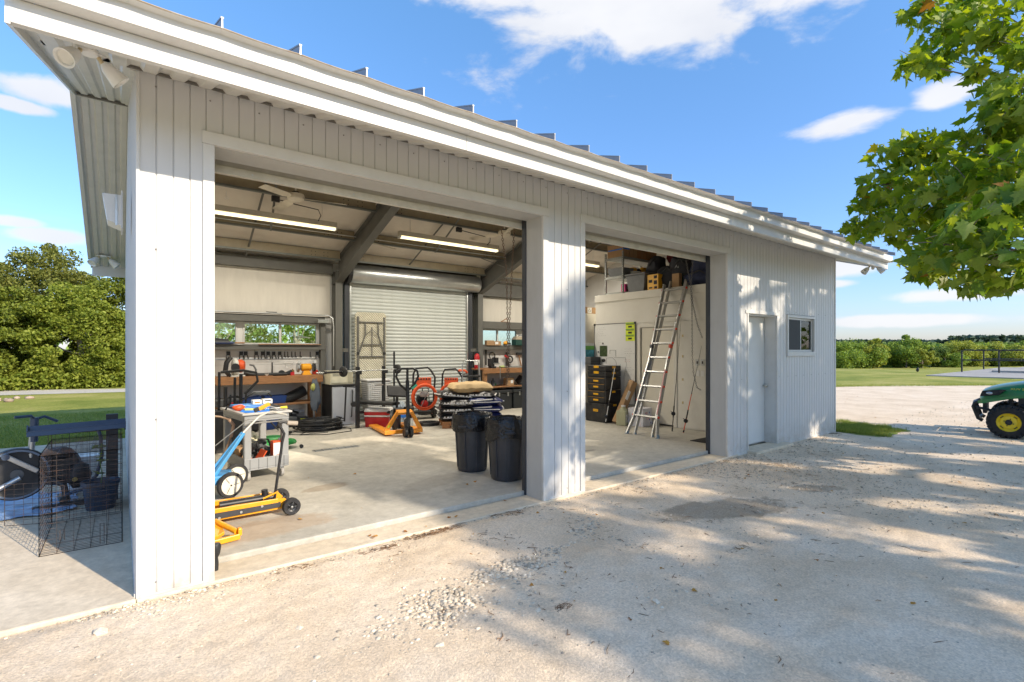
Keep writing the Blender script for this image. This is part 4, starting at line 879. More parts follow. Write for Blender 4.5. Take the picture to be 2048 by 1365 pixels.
# twigs, pine needles and fallen leaves
tg = MB()
for q in range(1000):
    x, y = random.uniform(1.5,9), -abs(random.gauss(0,1.7))-.1
    if y < -3.9: continue
    a = random.random()*6.28; l = .012+.05*random.random()**3; c = Vector((x,y,.012)); d = Vector((math.cos(a),math.sin(a),0))*l
    tg.tube([c-d, c+Vector((random.gauss(0,.2)*l,random.gauss(0,.2)*l,.004)), c+d], [.0018,.0022,.001], 4)
for (x,y,n_,r) in ((1.02,-1.95,26,.045),(2.1,-1.72,26,.05),(2.75,-1.6,14,.06),(3.4,-1.0,18,.07),(3.9,-1.9,18,.08),(1.62,-.16,60,.08),(2.0,-.10,90,.10),(2.25,-.08,70,.10),(2.9,-.06,50,.12),(1.0,-.14,25,.12)):
    for q in range(n_):
        c = Vector((x+random.gauss(0,r),y+random.gauss(0,r*.35),.012)); a = random.gauss(.3,.8); d = Vector((math.cos(a),math.sin(a),random.gauss(0,.1)))*random.uniform(.012,.04)
        tg.tube([c-d,c+d],[.0018,.0012],3)
struct_ = tg.build('twig_litter', M('dry_twig',(.19,.10,.045),.85,var=.35,island=.4), kind='stuff')
fallm = leaf_mat('fallen_leaf',(.30,.12,.03),(.48,.26,.05),.1,.8)
n = 70; P = np.array([(random.uniform(2,10), -abs(random.gauss(0,1.5))-.1, .018) for _ in range(n)]+[(random.uniform(11,22),random.uniform(-2,3),.02) for _ in range(50)]+[(random.uniform(.8,3.2),random.uniform(.02,.24),.03) for _ in range(9)]+[(random.uniform(.6,6),random.uniform(.6,2.5),.075) for _ in range(9)])
n = len(P); no_ = np.random.normal(size=(n,3))*.22+np.array([0,0,1]); no_ /= np.linalg.norm(no_,axis=1)[:,None]; ti = np.random.normal(size=(n,3)); ti -= no_*np.sum(ti*no_,1)[:,None]; ti /= np.linalg.norm(ti,axis=1)[:,None]
link('fallen_leaves', leaf_mesh(leaf_tris(P,ti,no_,np.random.uniform(.018,.045,n)),'fallen_leaves',fallm))['kind'] = 'stuff'

# ------------------------------------------------------------------ outside the garage
# flood lights under the eaves
def flood(label, loc, rz, tilt=0, s=1.0, sensor=False):
    t = thing('flood_light', label, 'flood light', loc, rz, 'twin flood lights under the roof edge'); t.scale = (s,s,s)
    MB().lathe([(.055,0),(.055,-.02),(.045,-.034)],20,(0,0,0)).box(-.09,.09,-.03,.03,-.02,-.001).build('mount', whitep, t, bevel=.004)
    for sx in (-1,1):
        MB().tube([(sx*.05,0,-.02),(sx*.07,-.01,-.05),(sx*.085,-.02,-.07)],.014,10).build('swivel', M('aged_cream_plastic',(.55,.45,.27),.5), t, smooth=True)
        ax = Vector((sx*.75,-.30,-.80)).normalized(); c = Vector((sx*.085,-.02,-.065))
        h = MB().lathe([(.022,-.01),(.042,.02),(.05,.06),(.062,.12),(.064,.135),(.052,.13),(.03,.08)],20,c,ax,cap=False).build('lamp_head', whitep, t, smooth=True)
        MB().lathe([(.0,.118),(.045,.118),(.05,.112)],20,c,ax,cap=False).build('bulb', M('frosted_glass',(.7,.69,.63),.3), h, smooth=True)
    if sensor: MB().lathe([(.015,-.02),(.03,-.03),(.03,-.07),(.02,-.09)],12,(0,-.02,-.01)).build('sensor', whitep, t, smooth=True)
    return t
flood('cream twin flood light under the eave at the near left corner', (-.20,-.33,zr(-.33)-.022), R(30), s=.80)
flood('small twin flood light at the far end of the left rake', (-.3,7.6,zr(7.6)-.024), R(20), s=1.1)
flood('twin flood light under the far right end of the eave', (LX+.25,-.55,zr(-.55)-.02), R(-60), s=.9, sensor=True)
v = thing('vent_hood', 'white metal wedge vent hood on the left gable wall', 'vent', (-.045,1.25,2.72))
MB().add([(0,-.12,-.13),(0,.12,-.13),(0,.12,.12),(0,-.12,.12),(-.13,-.12,.12),(-.13,.12,.12),(-.10,-.12,-.09),(-.10,.12,-.09)],[(3,4,6,0),(1,7,5,2),(3,2,5,4),(4,5,7,6),(6,7,1,0)]).build('hood', whitep, v, bevel=.003)
MB().box(-.012,0,-.15,.15,-.15,.15).build('flange', trimw, v, bevel=.002)
MB().box(-.05,-.035,-.125,-.121,-.125,.12).build('seam_strip', galv, v)
# wire crate ------------------------------------------------------
CX0, CX1, CY0, CY1, CZ = -.55, -.05, 1.22, 2.15, .76
t = thing('dog_crate', 'open rusty wire dog crate on the patio with a side door swung out', 'dog crate', (CX0,CY0,.03))
w_, d_ = CX1-CX0, CY1-CY0
def grid(p0, u, v, lu, lv, nu, nv, r=.0017, rim=.0032):
    p0, u, v = Vector(p0), Vector(u), Vector(v); mb = MB()
    for i in range(nu+1):
        mb.tube([p0+u*lu*i/nu, p0+u*lu*i/nu+v*lv], rim if i in (0,nu) else r, 4)
    for j in range(nv+1):
        mb.tube([p0+v*lv*j/nv, p0+v*lv*j/nv+u*lu], rim if j in (0,nv) else r, 4)
    return mb
grid((0,0,0),(1,0,0),(0,0,1),w_,CZ,5,19).build('end_panel', wire, t)
grid((0,d_,0),(1,0,0),(0,0,1),w_,CZ,5,19).build('end_panel', wire, t)
grid((0,0,0),(0,1,0),(0,0,1),d_,CZ,9,19).build('side_panel', wire, t)
grid((w_,0,0),(0,1,0),(0,0,1),d_,CZ,9,19).build('side_panel', wire, t)
grid((0,0,.002),(1,0,0),(0,1,0),w_,d_,5,22).build('floor_panel', wire, t)
grid((0,0,CZ),(1,0,0),(0,1,0),w_,d_,5,22).build('top_panel', wire, t)
grid((0,d_*.92,.03),(-.92,.39,0),(0,0,1),.34,.36,5,8).build('door', wire, t)
mb = MB()
for (x,z) in ((.12,.10),(.36,.10),(.36,.02),(.12,.44),(.36,.46)):
    MB().tube([(x,-.008,z),(x,-.008,z+.08),(x+.025,-.008,z+.08),(x+.025,-.008,z)],.0028,4).build('latch', wire, t)
pass
t = thing('folded_crate_panel', 'folded second wire crate standing behind the open crate', 'wire panel', (-.58,2.2,.03))
grid((0,0,0),(1,0,0),(0,0,1),.53,.80,11,9).build('panel', wire, t); grid((0.02,.03,0),(1,0,0),(0,0,1),.5,.80,4,20).build('panel', wire, t)
t = thing('crate_tray', 'slate-blue plastic crate tray tipped on edge over the wire panels', 'tray', (-.37,2.215,.833), 0)
MB().obox((0,0,.03),(.70,.10,.012),(R(-24),R(-1.5),0)).obox((0,-.045,.028),(.70,.012,.055),(R(-24),R(-1.5),0)).obox((0,.05,.058),(.70,.012,.055),(R(-24),R(-1.5),0)).obox((-.345,0,.05),(.012,.10,.06),(R(-24),0,0)).obox((.345,0,.03),(.012,.10,.06),(R(-24),0,0)).build('tray', navy, t, bevel=.003)
# potted seedling
t = thing('plant_pot', 'ribbed slate-blue plastic pot holding a thin seedling behind the crate', 'plant pot', (-.215,2.48,.03))
MB().lathe([(.115,0),(.118,.01),(.145,.24),(.155,.24),(.157,.275),(.148,.275),(.140,.24),(.138,.22)],28,cap=False).lathe([(.0,.002),(.115,.002)],28,cap=False).build('pot', navy, t, smooth=True)
MB().lathe([(0,.215),(.139,.222)],20,cap=False).build('soil', M('dark_soil',(.03,.022,.015),.95), t)
t2 = thing('seedling', 'thin green seedling growing in the slate-blue pot', 'plant', (-.215,2.48,.25))
st_ = [Vector((0,0,0)),Vector((.01,0,.12)),Vector((-.01,.01,.26)),Vector((.015,0,.38))]; MB().tube(st_,.004,6).build('stem', M('green_stem',(.12,.22,.04),.6), t2)
V_ = leaf_tris(np.array([st_[1+k%3][:] for k in range(12)])+np.random.normal(size=(12,3))*.02, *(lambda a: (a/np.linalg.norm(a,axis=1)[:,None], np.cross(a/np.linalg.norm(a,axis=1)[:,None], np.cross(a,[0,0,1.])/np.linalg.norm(np.cross(a,[0,0,1.]),axis=1)[:,None])))(np.random.normal(size=(12,3))*[1,1,.3]), np.random.uniform(.05,.09,12))
link('leaf', leaf_mesh(V_, 'leaf', wl[2]), t2)['kind'] = 'stuff'
t = thing('rain_post', 'upright black board standing against the gable wall', 'post', (-.13,2.75,.03))
MB().box(-.05,.05,-.03,.03,0,.90).build('board', blk, t, bevel=.004)
t = thing('garden_hose', 'black hose arching behind the wire crate', 'hose', (0,0,.03))
MB().tube([(-.26,2.6,.84),(-.22,2.58,.7),(-.21,2.6,.5),(-.25,2.65,.3),(-.36,2.7,.16),(-.5,2.75,.12)],.016,10).build('hose', navy, t, smooth=True)
t = thing('white_bucket', 'white plastic bucket standing behind the wire crate', 'bucket', (-.40,3.35,.03))
MB().lathe([(.12,0),(.15,.36),(.157,.36),(.157,.40),(.145,.40)],24).build('bucket', whitep, t, smooth=True)
t = thing('blue_tarp', 'crumpled pale blue plastic sheet lying on the patio', 'tarp', (-1.0,2.95,.03))
n=22; vs=[(-.62+1.2*i/n+.05*noise.noise(Vector((i*.3,j*.3,0))), -.45+.9*j/n+.06*noise.noise(Vector((i*.3,j*.3,4))), .012+.05*abs(noise.noise(Vector((i*.35,j*.35,8))))) for i in range(n+1) for j in range(n+1)]
MB().add(vs,[(i*(n+1)+j,(i+1)*(n+1)+j,(i+1)*(n+1)+j+1,i*(n+1)+j+1) for i in range(n) for j in range(n)]).build('sheet', M('blue_sheet',(.30,.42,.60),.25,var=.15), t, smooth=True)
# exercise bike
t = thing('exercise_bike', 'black exercise bike with big flywheel and silver posts on the patio', 'exercise bike', (-.86,2.85,.03), R(8))
fw = MB().lathe([(.03,-.03),(.13,-.035),(.20,-.02),(.235,-.035),(.25,-.03),(.25,.03),(.235,.035),(.20,.02),(.13,.035),(.03,.03)],40,(0,0,.36),'y').build('flywheel', blk, t, smooth=True)
MB().lathe([(.22,-.037),(.237,-.037),(.237,-.034),(.22,-.034)],36,(0,0,.36),'y',cap=False).build('rim', M('steel_blue_rim',(.12,.16,.22),.35), fw)
MB().lathe([(.05,-.05),(.05,-.036)],20,(0,0,.36),'y').build('hub', dgrey, fw)
MB().lathe([(.02,-.05),(.17,-.055),(.19,-.02),(.19,.05),(.02,.05)],30,(.30,.05,.38),'y').build('crank_case', blkm, t, smooth=True)
MB().tube([(.09,0,.42),(.12,0,.86)],.026,12).build('seat_post', alum, t, smooth=True)
MB().tube([(.12,0,.66),(.125,0,.90)],.034,12).build('post_sleeve', navy, t, smooth=True)
MB().tube([(-.02,-.09,.92),(.10,-.05,.92),(.13,0,.88),(.2,.03,.90),(.30,.05,.84)],.014,8).build('handlebar', navy, t, smooth=True)
MB().obox((.03,-.10,.47),(.30,.02,.045),(0,R(38),0)).build('crank_arm', alum, t, bevel=.008)
MB().lathe([(.03,-.02),(.03,.02)],14,(-.08,-.10,.55),'y').build('crank_hub', navy, t)
MB().tube([(.02,-.06,.33),(-.42,-.10,.09)],.024,10).tube([(0,.06,.33),(-.40,.12,.12)],.02,10).build('front_leg', alum, t, smooth=True)
MB().tube([(-.34,-.09,.12),(-.46,-.10,.05)],.034,10).build('leg_cap', navy, t, smooth=True)
MB().box(.10,.62,-.20,-.13,.0,.045).box(.30,.36,-.18,.1,.045,.09).build('floor_bar', blk, t, bevel=.008)
MB().tube([(.12,0,.38),(.34,-.05,.20),(.36,-.12,.05)],.03,10).build('frame_tube', blkm, t, smooth=True)
MB().blob((.46,-.02,.28),(.11,.09,.13),12,8,.35,seed=4).build('motor_housing', blkm, t, smooth=True)
MB().lathe([(0,0),(.022,0),(.022,.004),(0,.006)],12,(.42,-.115,.25),'y').build('brass_badge', M('brass',(.55,.42,.12),.3,metal=.7), t)
MB().blob((.33,-.02,.52),(.10,.08,.06),12,8,.2,seed=6).build('gear_cover', blk, t, smooth=True)
# pipe railings on the concrete ramp
def rail(label, x, ya, yb, top=1.52, posts=()):
    t = thing('pipe_railing', label, 'railing', (x, ya, .05), 0, 'black pipe railings on the far concrete ramp')
    L_ = yb-ya
    MB().tube([(0,0,top-.1),(0,0+.1*(1 if L_>0 else -1),top),(0,L_,top)],.045,10).build('top_rail', blkm, t, smooth=True)
    MB().tube([(0,0,top*.55),(0,L_,top*.55)],.04,10).build('mid_rail', blkm, t, smooth=True)
    for q in posts: MB().tube([(0,q,0),(0,q,top)],.05,10).build('post', blkm, t, smooth=True)
rail('nearer black pipe railing with two rails on the far concrete ramp', 46.6, 5.0, -8.5, posts=(0,-1.9,-4.0,-6.2,-8.4,-10.6,-12.8))
rail('farther black pipe railing seen behind the nearer one', 54.5, 5.2, -9, posts=(0,-2.6,-5.4,-8.2,-11))
o = MB().blob((*dirpt(1835,38),.1),(.11,.11,.16),8,6,.3,seed=3).build('lawn_marker', blk, smooth=True); tag(o,'small black lump standing on the far lawn left of the ramp','lawn marker')
# green utility vehicle -------------------------------------------
t = thing('utility_vehicle', 'green utility vehicle with yellow wheels nosing in at the right edge', 'utility vehicle', (12.80,-2.19,0.0), R(97))
# local x forward, y to its left (towards the camera), origin under the near front wheel line
def wheel(x, y, r=.285, w=.22, out=1):
    tw_ = MB(); pf = [(r*.56,-w/2),(r*.80,-w/2-.012),(r*.95,-w/2+.01),(r,-w/2+.05),(r*1.0,w/2-.05),(r*.95,w/2-.01),(r*.80,w/2+.012),(r*.56,w/2)]
    ty = tw_.lathe(pf,44,(x,y,r+.005),'y',cap=False).build('tyre', rub, t, smooth=True)
    lug = MB()
    for k in range(22):
        a = 2*math.pi*k/22
        for s in (-1,1):
            a2 = a + (math.pi/22 if s>0 else 0); c = Vector((x+math.cos(a2)*(r+.004), y+s*w*.26, r+.005+math.sin(a2)*(r+.004)))
            lug.obox(c,(.028,w*.5,.034),Matrix.Rotation(-a2,4,'Y')@Matrix.Rotation(s*.45,4,'X'))
            lug.obox(Vector((x+math.cos(a2)*r*.93, y+s*w*.5, r+.005+math.sin(a2)*r*.93)),(.05,.03,.04),Matrix.Rotation(-a2,4,'Y'))
    lug.build('tread_lugs', rub, ty, bevel=.004)
    s = out; rp = [(r*.58,s*w*.52),(r*.565,s*w*.50),(r*.54,s*w*.47),(r*.50,s*w*.38),(r*.42,s*w*.34),(r*.40,s*w*.39),(r*.30,s*w*.41),(r*.18,s*w*.40),(r*.16,s*w*.36),(0,s*w*.36)]
    rim = MB().lathe(rp,36,(x,y,r+.005),'y',cap=False).build('rim', yrim, t, smooth=True)
    MB().lathe([(0,s*w*.45),(r*.13,s*w*.45),(r*.17,s*w*.42),(r*.17,s*w*.36)],18,(x,y,r+.005),'y',cap=False).build('hub_cap', blk, rim)
    lb = MB()
    for k in range(4): a = R(20+90*k); lb.lathe([(.009,s*w*.37),(.009,s*w*.45)],8,(x+math.cos(a)*r*.22,y,r+.005+math.sin(a)*r*.22),'y')
    for k in range(4): a = R(45+90*k); lb.obox((x+math.cos(a)*r*.45,y+s*w*.365,r+.005+math.sin(a)*r*.45),(.012,.012,.06),Matrix.Rotation(-a,4,'Y'))
    lb.build('lug_nut', blkm, rim)
wheel(0,.10); wheel(0,-1.12,out=-1); wheel(-2.0,.10,r=.32,w=.28); wheel(-2.0,-1.12,r=.32,w=.28,out=-1)
# hood shell: stations along x with a cross profile
def hood_sec(x, zt, zb, hw, cy=-.51):
    return [(x,cy-hw,zb),(x,cy-hw*.99,zb+(zt-zb)*.55),(x,cy-hw*.86,zt-.035),(x,cy-hw*.6,zt-.004),(x,cy,zt+.012),(x,cy+hw*.6,zt-.004),(x,cy+hw*.86,zt-.035),(x,cy+hw*.99,zb+(zt-zb)*.55),(x,cy+hw,zb)]
secs = [hood_sec(.40,.74,.62,.34),hood_sec(.375,.82,.60,.42),hood_sec(.30,.875,.62,.47),hood_sec(.15,.935,.69,.52),hood_sec(-.05,.985,.73,.55),hood_sec(-.30,1.035,.765,.57),hood_sec(-.55,1.07,.78,.58),hood_sec(-.80,1.09,.79,.58)]
vs = sum(secs,[]); fs = [(i*9+k,i*9+k+1,(i+1)*9+k+1,(i+1)*9+k) for i in range(len(secs)-1) for k in range(8)]+[tuple(range(9))]
h = MB().add(vs,fs).build('hood', green, t, smooth=True); ss = h.modifiers.new('s','SUBSURF'); ss.levels = 1; ss.render_levels = 1
MB().add([(.42,.02,.60),(.36,.09,.60),(-.0,.10,.70),(-.3,.11,.755),(-.8,.11,.775),(.42,.02,.645),(.36,.09,.66),(-.0,.10,.76),(-.3,.11,.80),(-.8,.11,.82)],[(0,1,6,5),(1,2,7,6),(2,3,8,7),(3,4,9,8)]).build('hood_side_trim', green, t)
# head lamps set in dark surrounds
for s, yy in ((1,-.02),(-1,-1.0)):
    q = MB().add([(.385,yy-s*.06,.72),(.13,yy+s*.030,.765),(.03,yy+s*.055,.865),(.10,yy+s*.035,.87),(.35,yy-s*.045,.83)],[(0,1,2,3,4) if s>0 else (4,3,2,1,0)]).build('lamp_surround', blk, t)
    md = q.modifiers.new('so','SOLIDIFY'); md.thickness = .03; md.offset = 1
    MB().blob((.25,yy+s*.01,.79),(.06,.03,.03),10,6,0).build('headlight', M('lamp_lens',(.6,.62,.65),.1,metal=.4), q, smooth=True)
text('model_lettering','XUV 590E',.052,M('yellow_decal',(.75,.62,.02),.5),t,(-.16,.055,.885),(R(78),R(0),R(178)),sx=1.25)
for s, yy in ((1,-.15),(-1,-.88)):
    MB().tube([(.38,yy,.63),(.47,yy,.58),(.49,yy,.52),(.42,yy,.30),(.36,yy,.26)],.034,10).build('bumper_tube', blk, t, smooth=True)
MB().tube([(.47,-.15,.57),(.48,-.5,.59),(.47,-.88,.57)],.034,10).tube([(.40,-.15,.30),(.41,-.5,.30),(.40,-.88,.30)],.028,10).build('bumper_bar', blk, t, smooth=True)
MB().tube([(.44,.0,.52),(.2,.02,.47),(.05,-.02,.44)],.024,8).build('bumper_strut', blk, t, smooth=True)
MB().box(.30,.36,-.88,-.15,.40,.60).build('grille', blk, t, bevel=.01)
MB().box(-.9,.3,-.78,-.24,.28,.40).build('frame', blkm, t, bevel=.01)
sp_ = MB(); sh_ = MB()
for s, yy in ((1,-.06),(-1,-.96)):
    for k in range(40):
        pass
    pts = [(-.02+.045*math.cos(k*.8), yy+.045*math.sin(k*.8), .36+.011*k) for k in range(34)]; sp_.tube(pts,.008,5); sh_.tube([(-.02,yy,.34),(-.02,yy,.74)],.022,8)
sp_.build('spring', blkm, t); sh_.build('shock_absorber', blk, t)
MB().box(-.34,-.12,-.16,.0,.40,.78).box(-.6,-.36,-.2,.02,.50,.58).blob((-.25,.0,.55),(.14,.06,.07),10,6,.4).build('suspension_housing', blk, t, bevel=.008)
MB().tube([(0,0,.32),(-.1,-.3,.36)],.03,8).tube([(0,-1.02,.32),(-.1,-.72,.36)],.03,8).build('axle', blkm, t)
MB().box(-2.6,-.85,-1.15,.12,.42,.50).build('floor_pan', blkm, t, bevel=.02)
MB().box(-1.7,-1.15,-1.05,.02,.52,.72).build('seat', blk, t, bevel=.04); MB().box(-1.82,-1.68,-1.05,.02,.74,1.25).build('seat_back', blk, t, bevel=.04)
MB().box(-2.8,-1.9,-1.2,.18,.66,.98).build('cargo_box', green, t, bevel=.02)
MB().tube([(-.78,.08,.8),(-.95,.06,1.5),(-1.1,.03,1.9),(-1.85,.03,1.92),(-1.95,.06,.9)],.026,8).tube([(-.78,-1.1,.8),(-.95,-1.08,1.5),(-1.1,-1.05,1.9),(-1.85,-1.05,1.92),(-1.95,-1.08,.9)],.026,8).tube([(-1.1,.03,1.9),(-1.1,-1.05,1.9)],.026,8).tube([(-1.85,.03,1.92),(-1.85,-1.05,1.92)],.026,8).build('roll_cage', blk, t, smooth=True)
MB().tube(circ((0,0,0),.17,20),.014,8,closed=True).build('steering_wheel', blk, t, smooth=True).matrix_basis = Matrix.Translation((-1.0,-.25,1.08)) @ Matrix.Rotation(R(-60),4,'Y')

# ------------------------------------------------------------------ inside the garage
FZ = .066
def atY(px, py, Y): d = FWD + RGT*((px-1024)/1018) + Vector((0,0,(700-py)/1018)); t = (Y-CAM.y)/d.y; return CAM + d*t
def atX(px, py, X): d = FWD + RGT*((px-1024)/1018) + Vector((0,0,(700-py)/1018)); t = (X-CAM.x)/d.x; return CAM + d*t
def atZ(px, py, z=FZ): d = FWD + RGT*((px-1024)/1018) + Vector((0,0,(700-py)/1018)); t = (z-CAM.z)/d.z; return CAM + d*t
def arc(c, r, a0, a1, n=10, axis='y'): return circ(c, r, n, axis, R(a0), R(a1))

# lamps
def lamp(label, xa, xb, y, z):
    t = thing('fluorescent_light', label, 'ceiling light', ((xa+xb)/2,y,z), 0, 'long fluorescent lights under the roof'); h = (xb-xa)/2
    hs_ = MB().add([(-h,-.07,.01),(h,-.07,.01),(h,.07,.01),(-h,.07,.01),(-h,-.06,.10),(h,-.06,.10),(h,.06,.10),(-h,.06,.10)],[(0,3,2,1),(4,5,6,7),(0,1,5,4),(1,2,6,5),(2,3,7,6),(3,0,4,7)]).build('housing', M('lamp_housing',(.55,.51,.42),.5), t)
    for s in (-.035,.035): MB().lathe([(.019,0),(.019,2*h-.05)],12,(-h+.025,s,-.012),'x').build('tube', lampm, t, smooth=True)
    MB().box(-h,-h+.02,-.06,.06,-.035,.009).box(h-.02,h,-.06,.06,-.035,.009).build('end_cap', whitep, t)
    ch = MB()
    for s in (-.8,.8): ch.tube([(s*h,0,.075),(s*h,0,zr(y)-z-.02)],.0035,5)
    ch.build('hanging_chain', galv, t)
    ld = bpy.data.lights.new('lamp_glow','AREA'); ld.shape = 'RECTANGLE'; ld.size = xb-xa-.1; ld.size_y = .1; ld.energy = 34; ld.color = (1,.92,.78)
    lo_ = bpy.data.objects.new('lamp_glow', ld); C.objects.link(lo_); lo_.parent = t; lo_.location = (0,0,-.036)
    return t
lamp('lit fluorescent light nearest the left jamb, above the workbench', .55, 2.95, 4.98, 3.73)
lamp('lit fluorescent light hanging between the two steel rafters', 4.12, 6.42, 4.92, 3.75)
lamp('lit fluorescent light over the metal shelving of the mezzanine', 7.75, 9.62, 4.95, 3.74)
def fan(label, x, y, z, a0):
    t = thing('ceiling_fan', label, 'ceiling fan', (x,y,z), 0, 'cream ceiling fans'); t.scale = (1.15,1.15,1.0)
    MB().lathe([(0,-.07),(.07,-.065),(.105,-.04),(.115,0),(.105,.035),(.06,.05)],24).build('motor', M('cream_fan',(.62,.57,.47),.4), t, smooth=True)
    MB().lathe([(.012,.05),(.012,zr(y)-z-.05),(.055,zr(y)-z-.04),(.055,zr(y)-z+.02)],14).build('down_rod', MATS['cream_fan'], t)
    MB().lathe([(.045,.05),(.045,.075)],16).build('collar', blkm, t)
    me = None
    for k in range(3):
        if me is None: me = MB().add([(.10,-.02,-.01),(.20,-.055,-.022),(.64,-.07,-.015),(.66,.05,.012),(.20,.05,.018),(.10,.02,.01)]+[(.10,-.02,-.004),(.20,-.055,-.016),(.64,-.07,-.009),(.66,.05,.018),(.20,.05,.024),(.10,.02,.016)],[(5,4,3,2,1,0),(6,7,8,9,10,11),(0,1,7,6),(1,2,8,7),(2,3,9,8),(3,4,10,9),(4,5,11,10),(5,0,6,11)]).mesh('blade', MATS['cream_fan'])
        link('blade', me, t, (0,0,-.02), (0,R(4),R(a0+120*k)))
fan('cream three-blade ceiling fan in the bay by the left jamb', 2.10, 4.30, 3.98, -20)
fan('cream three-blade ceiling fan in the bay behind the door chain', 6.15, 4.30, 3.98, 5)
def wirerun(name, label, cat, pts, r=.011, mat=galv, boxes=()):
    o0 = Vector(pts[0]); t = thing(name, label, cat, o0); MB().tube([Vector(p)-o0 for p in pts], r, 7).build('pipe', mat, t, smooth=True)
    for b, s in boxes: MB().obox(Vector(b)-o0, s).build('junction_box', mat, t, bevel=.004)
    return t
wirerun('conduit', 'thin steel conduit clipped along the lower purlin', 'conduit', [(.07,5.70,3.80),(3.58,5.70,3.80)])
wirerun('conduit', 'thin steel conduit on the lower purlin of the middle bay', 'conduit', [(3.75,5.70,3.80),(7.23,5.70,3.80)])
wirerun('conduit', 'grey cable and junction box on the upper purlin near the left fan', 'cable', [(1.92,4.63,3.98),(2.2,4.64,3.95),(2.55,4.66,3.93),(2.62,4.75,3.86),(2.63,4.95,3.80)], .008, blkm, [((1.88,4.62,3.98),(.12,.05,.09))])
wirerun('conduit', 'grey cable and junction box on the upper purlin of the middle bay', 'cable', [(5.3,4.63,3.98),(5.7,4.64,3.95),(6.05,4.66,3.93),(6.1,4.75,3.86),(6.1,4.92,3.80)], .008, blkm, [((5.26,4.62,3.98),(.12,.05,.09))])
wirerun('conduit', 'bent steel conduit running over the left windows and down the column', 'conduit', [(.5,6.97,2.33),(3.25,6.97,2.33),(3.45,6.95,2.33),(3.53,6.93,2.27),(3.55,6.92,2.1),(3.55,6.92,1.25)], .014, galv, [((3.34,6.95,2.20),(.22,.05,.07))])
o = MB().lathe([(.004,0),(.004,.09)],6,(0,0,0)).tube([(0,0,0),(.03,0,-.02),(0,0,-.035),(-.02,0,-.01)],.006,6).build('hook', whitep); o.location = (1.17,4.45,3.84); tag(o,'small white hook hanging from the ceiling by the left jamb','hook')
# hoist chains
def chain(name, label, pts, mat, ll=.036, r=.0032):
    t = thing(name, label, 'chain', pts[0]); o0 = Vector(pts[0]); mb = MB(); k = 0
    for a, b in zip(pts, pts[1:]):
        a, b = Vector(a)-o0, Vector(b)-o0; n = max(1,int((b-a).length/(ll*.78))); d = (b-a).normalized(); u = d.orthogonal().normalized(); v = d.cross(u)
        for i in range(n):
            c = a.lerp(b,(i+.5)/n); s = u if k % 2 else v; k += 1
            mb.tube([c+d*ll*.5*math.cos(q)+s*ll*.28*math.sin(q) for q in [j*math.pi/3 for j in range(6)]], r, 4, closed=True)
    mb.build('links', mat, t, kind='stuff'); return t
chain('hoist_chain', 'rusty chain loop hanging inside the right jamb of the left doorway', [(3.22,.44,2.93),(3.29,.44,2.5),(3.31,.44,1.9),(3.30,.44,1.2)], rust)
chain('hoist_chain', 'second rusty chain close beside the right jamb of the left doorway', [(3.40,.44,2.93),(3.37,.44,2.5),(3.335,.44,1.9),(3.325,.44,1.3)], rust)
chain('hoist_chain', 'long grey chain loop hanging in front of the fishing rods', [(6.66,.44,2.95),(6.78,.44,2.6),(6.82,.44,2.25),(6.83,.44,1.5),(6.86,.44,1.25),(6.95,.44,1.02),(7.0,.40,.98)], M('grey_chain',(.12,.11,.10),.6,metal=.4))
chain('hoist_chain', 'grey chain tied back to the right jamb of the second doorway', [(6.84,.44,2.95),(6.80,.44,2.6),(6.84,.44,2.3),(6.93,.42,2.0),(7.0,.38,1.78)], MATS['grey_chain'])

# --- left bench and what stands on it
def plankbox(t, name, x0,x1,y0,y1,z0,z1, mat=wood): return MB().box(x0,x1,y0,y1,z0,z1).build(name, mat, t, bevel=.004)
B = thing('workbench', 'long brown timber workbench under the left rear windows', 'workbench', (0,6.4,FZ), 0)
plankbox(B,'top_board',.2,3.17,.04,.34,.99,1.03); plankbox(B,'top_board',.2,3.17,.345,.68,.99,1.03); plankbox(B,'front_rail',.2,3.17,0,.038,.89,1.03)
for x in (.5,3.05): plankbox(B,'leg',x,x+.09,.04,.13,0,.988); plankbox(B,'leg',x,x+.09,.58,.67,0,.988)
plankbox(B,'shelf',.59,3.04,.1,.6,.46,.50)
BT = FZ+1.03
t = thing('leaf_blower', 'orange and cream backpack leaf blower standing on the left bench', 'leaf blower', (1.66,6.62,BT))
MB().blob((-.03,0,.17),(.06,.15,.17),14,10,.06,.7).build('frame', M('pale_grey_plastic',(.55,.56,.52),.5), t, smooth=True)
MB().tube([(-.12,-.1,.02),(-.19,-.1,.12),(-.17,-.1,.27),(-.10,-.08,.36)],.028,8).tube([(-.12,.1,.02),(-.19,.1,.12),(-.17,.1,.27),(-.10,.08,.36)],.028,8).build('strap', blk, t, smooth=True)
MB().lathe([(.12,0),(.125,.05),(.09,.10),(.03,.11)],22,(.03,-.0,.20),(1,-.35,0)).build('engine_cover', orange, t, smooth=True)
MB().lathe([(.075,.0),(.075,.012)],18,(-.05,-.15,.18),(.2,-1,0)).build('intake_grille', blk, t)
MB().tube([(.12,-.05,.08),(.2,-.1,.05),(.35,-.12,.03),(.6,-.12,.03),(.85,-.08,.03)],.035,10).build('blower_tube', blk, t, smooth=True)
MB().obox((0,0,.015),(.24,.26,.03)).build('base', M('pale_grey_plastic',(0,0,0)), t, bevel=.008)
t = thing('bench_grinder', 'yellow bench grinder standing at the right end of the left bench', 'bench grinder', (2.90,6.62,BT))
MB().lathe([(.055,-.10),(.075,-.08),(.075,.08),(.055,.10)],20,(0,0,.15),'x').build('motor', yellow, t, smooth=True)
